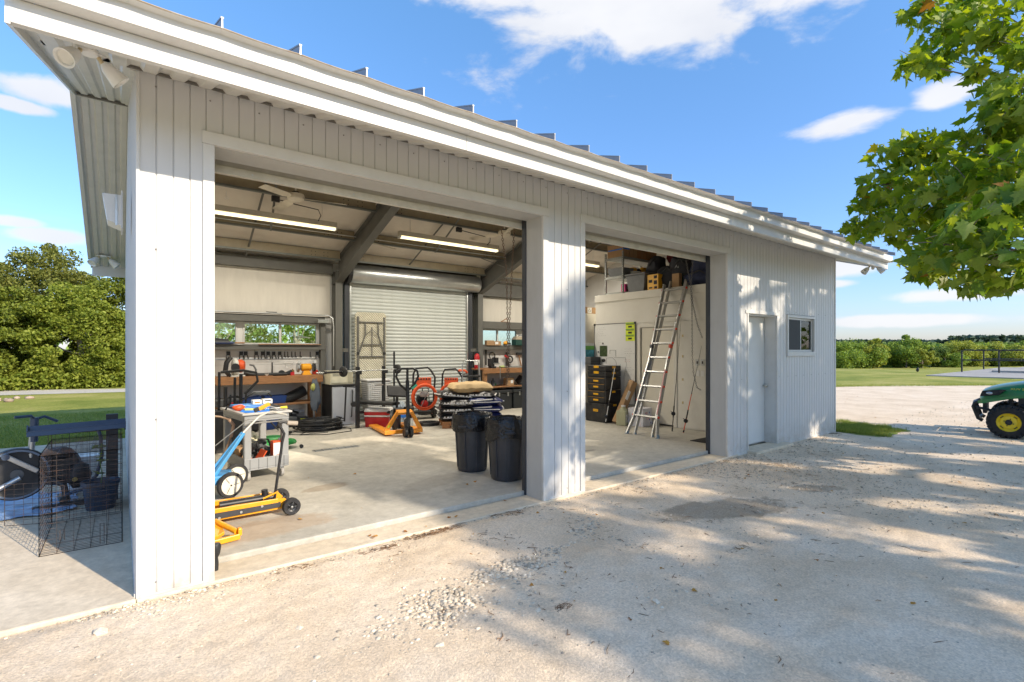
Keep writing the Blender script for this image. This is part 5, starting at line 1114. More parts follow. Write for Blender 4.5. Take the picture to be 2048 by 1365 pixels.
MB().add([(-.09,-.07,0),(.09,-.07,0),(.09,.07,0),(-.09,.07,0),(-.05,-.045,.09),(.05,-.045,.09),(.05,.045,.09),(-.05,.045,.09)],[(0,3,2,1),(4,5,6,7),(0,1,5,4),(1,2,6,5),(2,3,7,6),(3,0,4,7)]).build('base', yellow, t, bevel=.004)
for s in (-1,1):
    MB().lathe([(.085,-.02),(.09,-.015),(.09,.015),(.085,.02)],20,(s*.155,0,.15),'x').build('wheel_guard', blkm if s>0 else galv, t, smooth=True)
    MB().obox((s*.155,-.11,.12),(.05,.05,.01)).build('tool_rest', blkm, t); MB().obox((s*.15,-.09,.26),(.05,.012,.06),(R(-20),0,0)).build('eye_shield', galv, t)
def small(name, label, cat, loc, parts, rz=0, group=None):
    t = thing(name, label, cat, loc, rz, group)
    for (n_, mb, mt_, sm_) in parts: mb.build(n_, mt_, t, smooth=sm_, bevel=0 if sm_ else .003)
    return t
small('white_cup','small white bowl on the left bench','bowl',(2.14,6.5,BT),[('bowl',MB().lathe([(.03,0),(.052,.05),(.048,.05),(.026,.006)],16),whitep,True)])
small('angle_grinder','red and black power tool on the bench beside the yellow grinder','power tool',(2.52,6.55,BT),[('body',MB().obox((0,0,.05),(.20,.05,.05),(0,R(-25),0)),blk,False),('trigger_grip',MB().obox((.10,0,.035),(.07,.05,.07)),red,False),('blade_guard',MB().lathe([(.06,0),(.06,.02)],16,(-.1,-.03,.05),'y'),blk,False)])
small('oil_can','small olive can behind the red tool on the left bench','can',(2.68,6.75,BT),[('can',MB().lathe([(.03,0),(.03,.09),(.012,.10),(.012,.12)],14),M('olive_paint',(.22,.16,.05),.5),True)])
small('screwdriver_box','tan wooden block on the bench behind the grinder','wood block',(2.62,6.95,BT),[('block',MB().box(-.12,.12,-.03,.03,0,.06),card,False)])
small('pry_bar','long black pipe lying along the back of the left bench','pipe',(2.2,6.78,BT+.02),[('pipe',MB().tube([(-.45,0,0),(.5,0,0)],.02,8),blk,True)])
small('clamp','curved grey clamp standing on the bench beside the blower','clamp',(1.98,6.7,BT),[('arm',MB().tube([(.0,0,0),(.02,0,.12),(-.02,0,.2),(-.09,0,.22)],.018,8),M('tool_grey',(.14,.15,.15),.5),True)])
small('red_tub','small red tub at the right end of the left bench','tub',(3.12,6.78,BT),[('tub',MB().box(-.05,.05,-.04,.04,0,.09),M('tomato_red',(.55,.04,.02),.4),False)])
small('wood_scrap','thin board lying on the left bench in front of the pipe','board',(1.95,6.48,BT),[('board',MB().box(-.3,.3,-.03,.03,0,.012),wood,False)])
# hooks in a row on the wall rail
hk = [(456,'double'),(482,'double'),(491,'double'),(512,'double'),(525,'double'),(536,'double'),(547,'double'),(559,'double'),(569,'single'),(575,'single'),(583,'single'),(590,'single'),(600,'single'),(620,'single'),(634,'double')]
pd = MB().box(-.032,.032,-.012,0,-.03,.045).lathe([(.02,-.013),(.022,-.03)],14,(0,0,.01),'y'); dm = pd.mesh('back_plate', blk)
hd = MB().tube([(-.03,-.02,-.03),(-.035,-.02,-.08),(-.035,-.06,-.10),(-.035,-.09,-.07)],.008,6).tube([(.03,-.02,-.03),(.035,-.02,-.08),(.035,-.06,-.10),(.035,-.09,-.07)],.008,6).mesh('prong', blk, True)
s1 = MB().box(-.008,.008,-.01,0,-.07,.045).mesh('back_plate', blk); s2 = MB().tube([(0,-.008,-.06),(.012,-.04,-.075),(.014,-.06,-.05)],.007,6).mesh('prong', blk, True)
for k,(px,kd) in enumerate(hk):
    p = atY(px,708,7.165)
    nth = ['','second','third','fourth','fifth','sixth','seventh','eighth','first','second','third','fourth','fifth','','']
    lab = {0:'double tool hook on the wall at far left behind the blower',13:'single black hook standing alone between the row and the end hook',14:'double tool hook at the right end of the wall rail'}.get(k, f'{nth[k]} black double hook from the left on the wall rail' if kd=='double' else f'{nth[k]} slim single hook right of the double hooks')
    t = thing('tool_hook', lab, 'hook', (p.x,7.165,p.z), 0, ('double' if kd=='double' else 'single')+' tool hooks on the wall rail'); link('back_plate', dm if kd=='double' else s1, t); link('prong', hd if kd=='double' else s2, t)
part('hook_rail', MB().box(.2,3.28,7.158,7.169,1.41,1.425), galv)
p = atY(544,735,7.1); small('hanging_wrench','black wrench hanging below the row of hooks','wrench',(p.x,7.1,p.z),[('handle',MB().box(-.012,.012,-.008,.008,-.12,.10),blk,False),('jaw',MB().box(-.03,.03,-.01,.01,-.15,-.122),galv,False)])
p = atY(575,722,7.15); small('cable_loop','thin clear cable looped on the wall below the hooks','cable',(p.x,7.13,p.z),[('loop',MB().tube([(-.10+.22*k/14,0,-.02-.09*math.sin(k/14*3.1)) for k in range(15)],.003,5).tube(circ((.02,0,-.08),.07,16,'y'),.003,5,closed=True),galv,True)])
p = atY(520,703,7.1); small('hanging_bracket','thin black bracket hanging from the left hooks','bracket',(p.x,7.08,p.z),[('frame',MB().tube([(-.1,0,-.04),(-.1,0,.04),(.08,0,.04),(.08,0,-.12)],.006,6),blk,True)])
# sill and beam clutter
small('fishing_rod_tube','long black tube resting on top of the window header','tube',(2.0,7.05,2.315),[('tube',MB().tube([(-.5,0,.014),(.55,0,.014)],.015,8),blk,True),('clip',MB().box(.25,.45,-.02,.02,0,.05),dgrey,False)])
small('wire_hook','small wire hoop on top of the window header','wire',(2.72,7.05,2.31),[('hoop',MB().tube(arc((0,0,0),.05,0,180,9,'y'),.004,6),galv,True)])
small('black_case','flat black case sticking out under the left window','case',(1.28,6.72,1.70),[('case',MB().obox((0,0,.09),(.5,.2,.06),(0,R(6),0)),blk,False),('strap',MB().obox((.02,-.1,.05),(.5,.012,.03)),dgrey,False)])
small('umbrella','blue furled umbrella lying on the sill under the left window','umbrella',(1.5,6.98,1.702),[('cloth',MB().lathe([(.01,-.45),(.025,-.4),(.03,.1),(.015,.18)],12,(0,0,.03),'x'),M('umbrella_blue',(.03,.05,.14),.6),True),('handle',MB().lathe([(.014,.18),(.016,.33),(.008,.36)],10,(0,0,.03),'x'),wood,True)])
small('sill_board','thin brown strip lying on the sill under the middle windows','strip',(2.7,6.99,1.702),[('strip',MB().box(-.6,.6,-.02,.02,0,.015),wood,False)])
# under the bench
small('blue_bin','dark blue open parts bin at left under the bench','bin',(1.85,6.6,FZ+.502),[('tray',MB().add([(-.16,-.12,0),(.16,-.12,0),(.16,.12,0),(-.16,.12,0),(-.2,-.15,.10),(.2,-.15,.16),(.2,.15,.16),(-.2,.15,.10)],[(0,3,2,1),(0,1,5,4),(1,2,6,5),(2,3,7,6),(3,0,4,7)]),dblue,False)])
small('blue_bin','dark blue parts bin at right of its twin under the bench','bin',(2.30,6.62,FZ+.502),[('tray',MB().add([(-.18,-.12,0),(.18,-.12,0),(.18,.12,0),(-.18,.12,0),(-.2,-.15,.15),(.2,-.15,.15),(.2,.15,.15),(-.2,.15,.15)],[(0,3,2,1),(0,1,5,4),(1,2,6,5),(2,3,7,6),(3,0,4,7)]),dblue,False)])
small('white_tub','round white plastic tub behind the blue bins','tub',(2.42,6.8,FZ+.502),[('tub',MB().lathe([(.07,0),(.08,.07),(.05,.08)],16),M('cream_tub',(.55,.5,.4),.5),True)])
def meshroll(loc):
    t = thing('plastic_mesh_roll','black plastic mesh roll leaning on the shelf under the bench','mesh roll',loc, R(5))
    mb = MB(); 
    for k in range(22): mb.tube(circ((0,0,-.22+.02*k),.105,16),.003,4,closed=True)
    for k in range(22): a = 6.283*k/22; mb.tube([(.105*math.cos(a),.105*math.sin(a),-.22),(.105*math.cos(a+.8),.105*math.sin(a+.8),.22)],.003,4)
    o = mb.build('mesh', blk, t, kind='stuff'); o.rotation_euler = (0,R(65),0); o.location=(0,0,.13)
    o = MB().lathe([(.09,-.22),(.09,.22)],16).build('core', M('dark_core',(.04,.045,.05),.6), t, smooth=True); o.rotation_euler = (0,R(65),0); o.location=(0,0,.13)
meshroll((2.68,6.62,FZ+.502))
small('grey_jacket','grey work jacket hanging from the end of the bench','jacket',(3.0,6.36,FZ+.48),[('cloth',MB().blob((0,0,.16),(.10,.05,.30),14,12,.5,seed=9),M('grey_blue_cloth',(.10,.12,.15),.9,bump=.5,bs=12),True),('pocket',MB().blob((-.05,-.04,.32),(.045,.03,.07),8,6,.3,seed=2),M('olive_yellow',(.40,.42,.12),.6),True)])
k=0
for (nm,lb,ct,x,y,z,fn) in (
 ('battery_charger','black charger with a pale label under the bench','charger',2.83,6.62,FZ,lambda t:(MB().box(-.09,.09,-.08,.08,0,.2).build('case',blk,t,bevel=.01),MB().box(-.06,.06,-.084,-.081,.12,.17).build('label_plate',lime,t))),
 ('air_compressor','dark compressor with pipes on the floor under the bench','compressor',2.55,6.7,FZ,lambda t:(MB().lathe([(.0,-.2),(.1,-.18),(.12,0),(.1,.18),(0,.2)],16,(0,0,.14),'x').build('tank',dgrey,t,smooth=True),MB().tube([(-.2,-.1,.3),(0,-.12,.36),(.2,-.1,.28)],.02,8).build('handle',blk,t,smooth=True),MB().box(-.1,.1,-.06,.08,.24,.34).build('pump',blkm,t,bevel=.01))),
 ('toolbox','dark blue cloth tool bag on the floor under the bench','tool bag',2.2,6.6,FZ,lambda t:(MB().blob((0,0,.17),(.16,.12,.19),12,9,.2,.7,seed=3).build('bag',dblue,t,smooth=True),MB().tube(arc((0,-.05,.34),.09,0,180,9,'y'),.008,6).build('handle',blk,t,smooth=True))),
 ('white_pipe','white plastic pipe lying behind the compressor','pipe',2.6,6.95,FZ+.15,lambda t:(MB().tube([(-.35,0,.12),(.35,0,.12)],.045,10).build('pipe',whitep,t,smooth=True),)),
 ('chainsaw','dark chainsaw lying on the lower bench shelf','chainsaw',1.6,6.6,FZ+.502,lambda t:(MB().blob((0,0,.09),(.14,.08,.08),10,8,.3,.7,seed=5).build('body',dgrey,t,smooth=True),MB().box(.1,.5,-.01,.01,.03,.10).build('bar',galv,t,bevel=.004),MB().obox((-.02,-.08,.05),(.08,.02,.02)).build('switch',red,t,bevel=.003))),
 ('tool_case','dark grey moulded tool case on the lower bench shelf','tool case',1.25,6.55,FZ+.502,lambda t:(MB().box(-.22,.22,-.15,.15,0,.14).build('case',dgrey,t,bevel=.02),MB().tube([(-.06,-.16,.08),(-.05,-.2,.1),(.05,-.2,.1),(.06,-.16,.08)],.01,6).build('handle',blk,t,smooth=True))),
 ('pump','black pump with hoses on the floor below the bench','pump',1.9,6.45,FZ,lambda t:(MB().blob((0,0,.15),(.15,.12,.15),10,8,.4,seed=8).build('body',blkm,t,smooth=True),MB().tube([(.1,-.1,.2),(.2,-.15,.3),(.3,-.1,.15),(.4,-.2,.02)],.014,8).build('hose',blk,t,smooth=True)))):
    t = thing(nm, lb, ct, (x,y,z)); fn(t)
t = thing('cable_coil','large coil of black cable heaped on the floor in front of the bench','cable coil',(2.98,6.02,FZ))
mb = MB()
for k in range(26):
    r = .30+.012*(k % 7)+random.uniform(-.03,.05); z0 = .012+.0075*k; cx_, cy_ = random.gauss(0,.03), random.gauss(0,.03); tl = random.uniform(-.03,.03)
    mb.tube([(cx_+r*math.cos(a)*1.15, cy_+r*math.sin(a)*.9, max(.01,z0+tl*math.sin(a+k))) for a in [6.283*j/26 for j in range(26)]], .009, 5, closed=True)
mb.build('cable', blk, t, kind='stuff')
MB().tube([(-.3,-.2,.01),(-.5,-.5,.01),(-.1,-.75,.01),(.4,-.62,.01),(.5,-.3,.012),(.36,0,.01)],.007,6).tube([(-.4,0,.01),(-.7,-.25,.01),(-.5,-.5,.012),(0,-.5,.01)],.007,6).build('loose_end', blk, t, smooth=True)
MB().obox((-.62,-.22,.03),(.13,.05,.04),(0,0,.4)).build('plug', blk, t, bevel=.006); MB().obox((-.02,-.12,.17),(.14,.06,.05),(0,0,.3)).build('cable_tie', galv, t, bevel=.01)
# hanging cables beside the bench
t = thing('hanging_cables','bundle of black cables hanging between the bench and the fridge','cables',(3.27,6.5,FZ)); mb = MB()
for k in range(9): mb.tube([(random.gauss(0,.02)+.01*k-.04,random.gauss(0,.03),1.02),(random.gauss(.04,.03),-.03,.6),(random.gauss(0,.04),0,.03)],.009,5)
mb.build('cable', blk, t, kind='stuff')
t = thing('mini_fridge','silver mini fridge with a black top beside the bench','fridge',(3.50,6.14,FZ), R(6))
MB().box(-.24,.24,.04,.5,.02,.83).build('body', blk, t, bevel=.01); MB().box(-.24,.24,-.02,.035,.03,.80).build('door', silverp, t, bevel=.012)
MB().box(-.245,.245,-.03,.5,.805,.835).build('top', blk, t, bevel=.008); MB().tube([(.16,-.03,.72),(.16,-.05,.70),(.14,-.05,.2),(.14,-.03,.18)],.012,8).build('handle', blk, t, smooth=True); MB().box(-.28,.28,-.06,.4,0,.018).build('mat', whitep, t)
t = thing('microwave','beige microwave oven on top of the mini fridge','microwave',(3.47,6.36,FZ+.837), R(4))
MB().box(-.24,.24,-.15,.18,0,.27).build('case', beige, t, bevel=.008); MB().box(-.22,.10,-.157,-.151,.03,.24).build('door', M('beige_light',(.66,.64,.5),.4), t, bevel=.004); MB().box(.13,.22,-.156,-.151,.03,.24).build('control_panel', M('beige_dark',(.42,.40,.3),.5), t)
for k in range(3): MB().box(-.19,.07,-.159,-.1575,.17+.02*k,.178+.02*k).build('vent_slot', dgrey, t)
# folding table
t = thing('folding_table','cream folding table standing on end against the roll-up door','folding table',(4.37,6.93,.55), 0)
o_ = [(-.36+.05,0),(.36-.05,0),(.36,.05),(.36,1.83),(.31,1.88),(-.31,1.88),(-.36,1.83),(-.36,.05)]
tm = Matrix.Translation((0,0,0)) @ Matrix.Rotation(R(90),4,'X'); pv = M('table_cream',(.60,.57,.45),.5)
b_ = bpy.data.materials['table_cream'].node_tree; vo = b_.nodes.new('ShaderNodeTexVoronoi'); vo.inputs['Scale'].default_value = 26; vo.inputs['Randomness'].default_value = 0; tcx = b_.nodes.new('ShaderNodeTexCoord'); mpx = b_.nodes.new('ShaderNodeMapping'); mpx.inputs['Rotation'].default_value = (0,R(45),0)
b_.links.new(tcx.outputs['Object'],mpx.inputs[0]); b_.links.new(mpx.outputs[0],vo.inputs['Vector']); bpx = b_.nodes.new('ShaderNodeBump'); bpx.inputs['Distance'].default_value = .03; bpx.inputs['Strength'].default_value = 1; b_.links.new(vo.outputs['Distance'],bpx.inputs['Height']); b_.links.new(bpx.outputs[0], b_.nodes['Principled BSDF'].inputs['Normal'])
MB().prism(o_, .045, tm).build('top', pv, t, bevel=.012)
TG = M('table_frame_grey',(.12,.12,.11),.5)
MB().box(-.325,-.285,-.075,-.046,.06,1.78).build('side_rail', TG, t, bevel=.004); MB().box(.285,.325,-.075,-.046,.06,1.78).build('side_rail', TG, t, bevel=.004)
MB().bar((-.28,-.07,1.66),(.28,-.07,1.66),.022).bar((-.28,-.07,.9),(.28,-.07,.9),.022).bar((-.15,-.08,1.64),(-.15,-.08,1.38),.025).bar((.15,-.08,1.64),(.15,-.08,1.38),.025).bar((-.15,-.08,1.38),(-.28,-.08,1.0),.025).bar((.15,-.08,1.38),(.28,-.08,1.0),.025).bar((-.2,-.08,1.17),(.2,-.08,1.17),.02).build('leg_frame', TG, t)
MB().bar((0,-.09,1.55),(0,-.09,.91),.018).bar((0,-.09,1.5),(-.14,-.09,1.38),.012).bar((0,-.09,1.5),(.14,-.09,1.38),.012).build('brace', TG, t)
MB().box(-.33,-.28,-.08,-.046,.94,1.0).box(.28,.33,-.08,-.046,.94,1.0).build('foot_cap', blk, t)
t = thing('tote_stack','white perforated laundry hamper behind the weight bench','hamper',(4.36,6.6,FZ))
hm = M('hamper_white',(.62,.63,.62),.5); q_ = hm.node_tree; vq = q_.nodes.new('ShaderNodeTexVoronoi'); vq.inputs['Scale'].default_value = 24; vq.inputs['Randomness'].default_value = 0; tq = q_.nodes.new('ShaderNodeTexCoord'); q_.links.new(tq.outputs['Object'],vq.inputs['Vector']); bq = q_.nodes.new('ShaderNodeBump'); bq.inputs['Distance'].default_value = .03; q_.links.new(vq.outputs['Distance'],bq.inputs['Height']); q_.links.new(bq.outputs[0],q_.nodes['Principled BSDF'].inputs['Normal'])
MB().add([(-.22,-.15,0),(.22,-.15,0),(.22,.15,0),(-.22,.15,0),(-.27,-.2,.86),(.27,-.2,.86),(.27,.2,.86),(-.27,.2,.86)],[(0,3,2,1),(4,5,6,7),(0,1,5,4),(1,2,6,5),(2,3,7,6),(3,0,4,7)]).build('body', hm, t, bevel=.03)
MB().box(-.29,.29,-.22,.22,.862,.90).build('lid', whitep, t, bevel=.01)
# weight bench and barbell
t = thing('weight_bench','black weight bench with tall rack posts and leg pads','weight bench',(0,0,FZ))
MB().bar((3.62,5.72,0),(3.62,5.72,1.20),.07).build('post', blkm, t, bevel=.004); MB().bar((4.28,6.0,0),(4.28,6.0,1.20),.06).build('post', blkm, t, bevel=.004)
MB().box(3.56,3.68,5.65,5.68,1.05,1.12).build('bar_hook', blkm, t); MB().box(4.22,4.34,5.92,5.96,1.05,1.11).build('bar_hook', blkm, t)
MB().bar((3.62,5.72,.3),(4.28,6.0,.3),.05).bar((3.95,5.9,.3),(4.25,5.2,.3),.05).bar((4.25,5.2,0),(4.25,5.2,.32),.05).build('frame', blkm, t)
MB().bar((3.32,5.68,.83),(3.62,5.72,.80),.02).bar((3.38,5.68,.83),(3.34,5.66,.16),.025).build('side_arm', blkm, t)
MB().lathe([(.05,-.03),(.055,0),(.05,.03)],16,(3.52,5.66,.48),'y').build('roller', blk, t, smooth=True)
MB().obox((3.98,5.62,.48),(.26,.9,.06),(0,0,R(32))).build('seat', blk, t, bevel=.02)
MB().obox((4.22,5.20,.72),(.42,.05,.24),(R(-32),R(6),R(-6))).build('arm_pad', blk, t, bevel=.03)
MB().bar((4.22,5.24,.3),(4.22,5.22,.66),.04).build('pad_post', blkm, t)
for z in (.36,): 
    MB().lathe([(.055,-.26),(.06,-.24),(.06,-.06),(.055,-.05)],16,(4.32,5.15,z),(.9,.4,0)).build('leg_roller', blk, t, smooth=True); MB().lathe([(.055,.05),(.06,.06),(.06,.24),(.055,.26)],16,(4.32,5.15,z),(.9,.4,0)).build('leg_roller', blk, t, smooth=True)
MB().bar((4.22,5.9,.82),(4.0,5.75,.82),.02).build('cross_pin', galv, t)
t = thing('barbell','steel barbell with small black plates resting on the rack','barbell',(3.62,5.68,FZ+1.10))
dv = (Vector((4.28,5.97,1.10))-Vector((3.62,5.68,1.10))).normalized(); MB().tube([-dv*1.0+Vector((0,0,.02)),dv*1.55+Vector((0,0,.02))],.013,10).build('bar', galv, t, smooth=True)
for s in (-.38,1.12): MB().lathe([(.03,-.03),(.085,-.025),(.10,-.015),(.10,.015),(.085,.025),(.03,.03)],24,dv*s+Vector((0,0,.02)),dv).build('plate', blk, t, smooth=True)
MB().lathe([(.022,0),(.022,.34),(.03,.36),(.03,.40)],12,-dv*.43+Vector((0,0,.02)),-dv).build('sleeve', blkm, t, smooth=True)
small('standing_pole','thin black pole standing behind the weight bench','pole',(4.72,6.45,FZ),[('pole',MB().tube([(0,0,0),(0,0,1.5)],.022,8),blkm,True)])
t = thing('cooler','red picnic cooler with white lid and band beside the rack post','cooler',(4.06,5.72,FZ), R(-40))
def taper(z0,z1,a0,b0,a1,b1): return MB().add([(-a0,-b0,z0),(a0,-b0,z0),(a0,b0,z0),(-a0,b0,z0),(-a1,-b1,z1),(a1,-b1,z1),(a1,b1,z1),(-a1,b1,z1)],[(0,3,2,1),(4,5,6,7),(0,1,5,4),(1,2,6,5),(2,3,7,6),(3,0,4,7)])
taper(0,.20,.23,.15,.245,.165).build('body', red, t, bevel=.012); taper(.203,.235,.255,.175,.255,.175).build('band', whitep, t, bevel=.008); taper(.237,.30,.245,.165,.25,.17).build('upper_body', red, t, bevel=.008); taper(.302,.37,.26,.18,.235,.155).build('lid', whitep, t, bevel=.015)
MB().tube([(-.24,0,.25),(-.26,0,.33),(-.1,0,.37),(.1,0,.37),(.26,0,.33),(.24,0,.25)],.008,6).build('handle', whitep, t, smooth=True)
t = thing('water_pack','shrink-wrapped pack of clear water bottles behind the weight bench','water bottles',(4.52,5.95,FZ))
bm_ = MB().lathe([(.03,0),(.032,.02),(.032,.15),(.012,.19),(.012,.215)],10).mesh('bottle', M('clear_plastic',(.45,.52,.58),.15,var=.1), True)
for i in range(4):
    for j in range(3): link('bottle', bm_, t, (i*.066,j*.066,0)); link('bottle', bm_, t, (i*.066,j*.066,.22))
MB().box(-.036,.24,-.036,-.034,.1,.16).build('wrap_label', bblue, t)
# pallet jack
t = thing('pallet_jack','orange-yellow pallet jack with black pump handle on the garage floor','pallet jack',(3.98,4.42,FZ), R(-8))
# local: forks run toward +y(back), head at origin, width along x
oy = M('orange_yellow_paint',(.80,.30,.02),.38,var=.08,dirt=(.3,.15,.05),dscale=9,damt=.3)
for s in (-1,1):
    MB().add([(s*.27-.08,0,.035),(s*.27+.08,0,.035),(s*.27+.08,1.12,.035),(s*.27-.08,1.12,.035),(s*.27-.08,0,.085),(s*.27+.08,0,.085),(s*.27+.08,1.1,.075),(s*.27-.08,1.1,.075)],[(4,5,6,7),(0,1,5,4),(1,2,6,5),(2,3,7,6),(3,0,4,7)]).build('fork', oy, t, bevel=.006)
    MB().lathe([(.036,-.05),(.036,.05)],14,(s*.27,.98,.038),'x').build('load_roller', blk, t)
    MB().lathe([(.085,s*.02),(.09,s*.025),(.09,s*.07),(.085,s*.075),(.04,s*.075)],24,(0,-.24,.09),'x').build('steer_wheel', blk, t, smooth=True)
MB().add([(-.35,-.02,.03),(.35,-.02,.03),(.35,.03,.03),(-.35,.03,.03),(-.35,-.02,.10),(.35,-.02,.10),(.35,.03,.10),(-.35,.03,.10)],[(0,3,2,1),(4,5,6,7),(0,1,5,4),(1,2,6,5),(2,3,7,6),(3,0,4,7)]).build('cross_plate', oy, t, bevel=.004)
for s in (-1,1): MB().add([(s*.35,.0,.10),(s*.27,.0,.10),(s*.10,-.08,.42),(s*.14,-.08,.44),(s*.35,.06,.10),(s*.27,.06,.10),(s*.10,.0,.42),(s*.14,.0,.44)],[(0,1,2,3),(7,6,5,4),(0,3,7,4),(1,5,6,2),(3,2,6,7),(0,4,5,1)]).build('side_brace', oy, t)
MB().add([(-.14,-.10,.38),(.14,-.10,.38),(.14,.03,.42),(-.14,.03,.42),(-.14,-.10,.42),(.14,-.10,.42),(.14,.03,.46),(-.14,.03,.46)],[(0,3,2,1),(4,5,6,7),(0,1,5,4),(1,2,6,5),(2,3,7,6),(3,0,4,7)]).build('head_plate', oy, t, bevel=.004)
MB().obox((-.24,-.022,.24),(.03,.006,.2),(0,R(33),0)).build('warning_label', lime, t)
MB().lathe([(.05,.06),(.06,.10),(.06,.30),(.035,.32)],16,(0,-.2,0)).lathe([(.02,.32),(.02,.40)],10,(0,-.2,0)).build('pump', blkm, t, smooth=True); MB().lathe([(.03,.2),(.03,.33)],10,(.05,-.27,0)).build('pump_rod', galv, t)
MB().bar((0,-.24,.25),(0,-.20,1.0),.07,.05).build('handle_shaft', blkm, t, bevel=.008)
MB().tube([(0,-.2,.80),(-.13,-.2,.92),(-.20,-.2,1.06),(-.18,-.2,1.16),(-.1,-.2,1.20),(.1,-.2,1.20),(.18,-.2,1.16),(.20,-.2,1.06),(.13,-.2,.92),(0,-.2,.80)],.02,10).build('handle_loop', blkm, t, smooth=True); MB().bar((0,-.2,.98),(0,-.2,1.2),.05,.03).build('handle_web', blkm, t)
MB().obox((.12,-.23,.88),(.11,.02,.04),(0,R(-38),0)).build('green_tag', M('mint_tag',(.1,.55,.35),.5), t)
MB().tube(circ((-.05,-.28,.12),.0,3),.001,3)if False else None
t = thing('black_weight_disc','black round weight plate leaning behind the pallet jack','weight plate',(4.05,5.0,FZ)); MB().lathe([(.03,-.02),(.19,-.025),(.20,-.015),(.20,.015),(.19,.025),(.03,.02)],30,(0,0,.20),(.75,-.55,.15)).build('plate', blk, t, smooth=True)
# orange drain machines
def machine(label, x, y, rz, wand=False, s=1.0):
    t = thing('drain_machine', label, 'drain machine', (x,y,FZ), rz, 'orange drain cleaning machines'); t.scale = (s,s,s)
    MB().tube(circ((0,-.10,.50),.265,40,'y'),.034,10,closed=True).build('reel_ring', orange, t, smooth=True); MB().tube(circ((0,-.13,.50),.235,36,'y'),.012,8,closed=True).build('hose_ring', M('dark_orange',(.45,.05,.01),.5), t, smooth=True)
    MB().box(-.17,.17,-.06,.0,.74,.92).build('panel', orange, t, bevel=.01)
    for k in range(5): MB().box(-.14+.06*k,-.11+.06*k,-.066,-.061,.87,.91).build('panel_slot', blk, t)
    MB().tube([(-.24,0,.12),(-.24,0,.5),(-.22,0,1.0),(-.17,0,1.12),(.1,0,1.14),(.17,0,1.08),(.27,0,.92),(.24,0,.5),(.24,0,.12)],.022,10).build('frame', blkm, t, smooth=True)
    MB().blob((0,.12,.42),(.13,.11,.11),12,8,.2,.7,seed=3).build('engine', blkm, t, smooth=True); MB().blob((.03,.03,.55),(.11,.07,.06),10,7,.1,.6).build('fuel_tank', whitep, t, smooth=True)
    MB().lathe([(.07,-.02),(.085,-.03),(.06,-.05)],18,(.02,-.0,.34),'y').build('recoil_cover', M('engine_red',(.35,.02,.02),.4), t, smooth=True)
    for s_ in (-1,1):
        w_ = MB().lathe([(.07,-.04),(.12,-.045),(.135,-.03),(.135,.03),(.12,.045),(.07,.04)],24,(s_*.28,.14,.14),'x',cap=False).build('wheel', rub, t, smooth=True); MB().lathe([(0,-.03),(.07,-.035),(.07,.035),(0,.03)],18,(s_*.28,.14,.14),'x',cap=False).build('rim', M('engine_red',(0,0,0)), w_, smooth=True)
    MB().box(-.26,.26,-.02,.25,.13,.17).build('base_frame', blkm, t, bevel=.006)
    MB().bar((-.1,-.05,.2),(.15,-.06,.75),.012).build('rod', galv, t)
    if wand: MB().tube([(.18,0,1.1),(.34,-.02,1.1),(.40,-.02,1.04)],.03,8).build('spray_gun', orange, t, smooth=True); MB().tube([(.2,0,1.05),(.3,-.02,1.0),(.38,-.02,1.02)],.012,8).build('trigger_guard', blk, t, smooth=True)
machine('orange drain machine with a big hose reel left of the bagged feed', 5.25, 6.1, R(-12))
machine('orange drain machine with a spray gun, nearer the silver hand truck', 6.12, 6.35, R(-38), True, .95)
t = thing('hose_coil','flat coil of black rubber hose lying behind the pallet jack','hose coil',(4.93,5.25,FZ))
mb = MB()
for k in range(4): mb.tube(circ((0,0,.02+.03*(k//2)),.17+.035*(k%2),28),.019,7,closed=True)
mb.build('hose', blk, t, smooth=True)
small('black_toolbox_low','small black tool case behind the orange machines','tool case',(5.68,6.8,FZ),[('case',MB().box(-.15,.15,-.1,.1,0,.3),blk,False),('handle',MB().tube([(-.12,-.1,.3),(-.14,-.1,.62),(.02,-.1,.62),(.04,-.1,.3)],.012,6),blkm,True)])
# hand truck
t = thing('hand_truck','silver folding hand truck standing open by the steel column','hand truck',(6.40,5.95,FZ), R(-10))
MB().tube([(-.2,0,0),(-.21,0,1.20),(-.17,0,1.28),(.17,0,1.28),(.21,0,1.2),(.26,-.1,.0)],.013,8).tube([(.19,0,1.2),(.34,.15,.0)],.012,8).build('frame', alum, t, smooth=True)
MB().obox((0,-.04,.92),(.42,.10,.05)).build('grip_pad', blk, t, bevel=.015); MB().obox((0,-.06,.48),(.42,.16,.035)).build('shelf', blk, t, bevel=.01); MB().bar((-.2,0,.7),(.2,0,.7),.015).build('rung', alum, t)
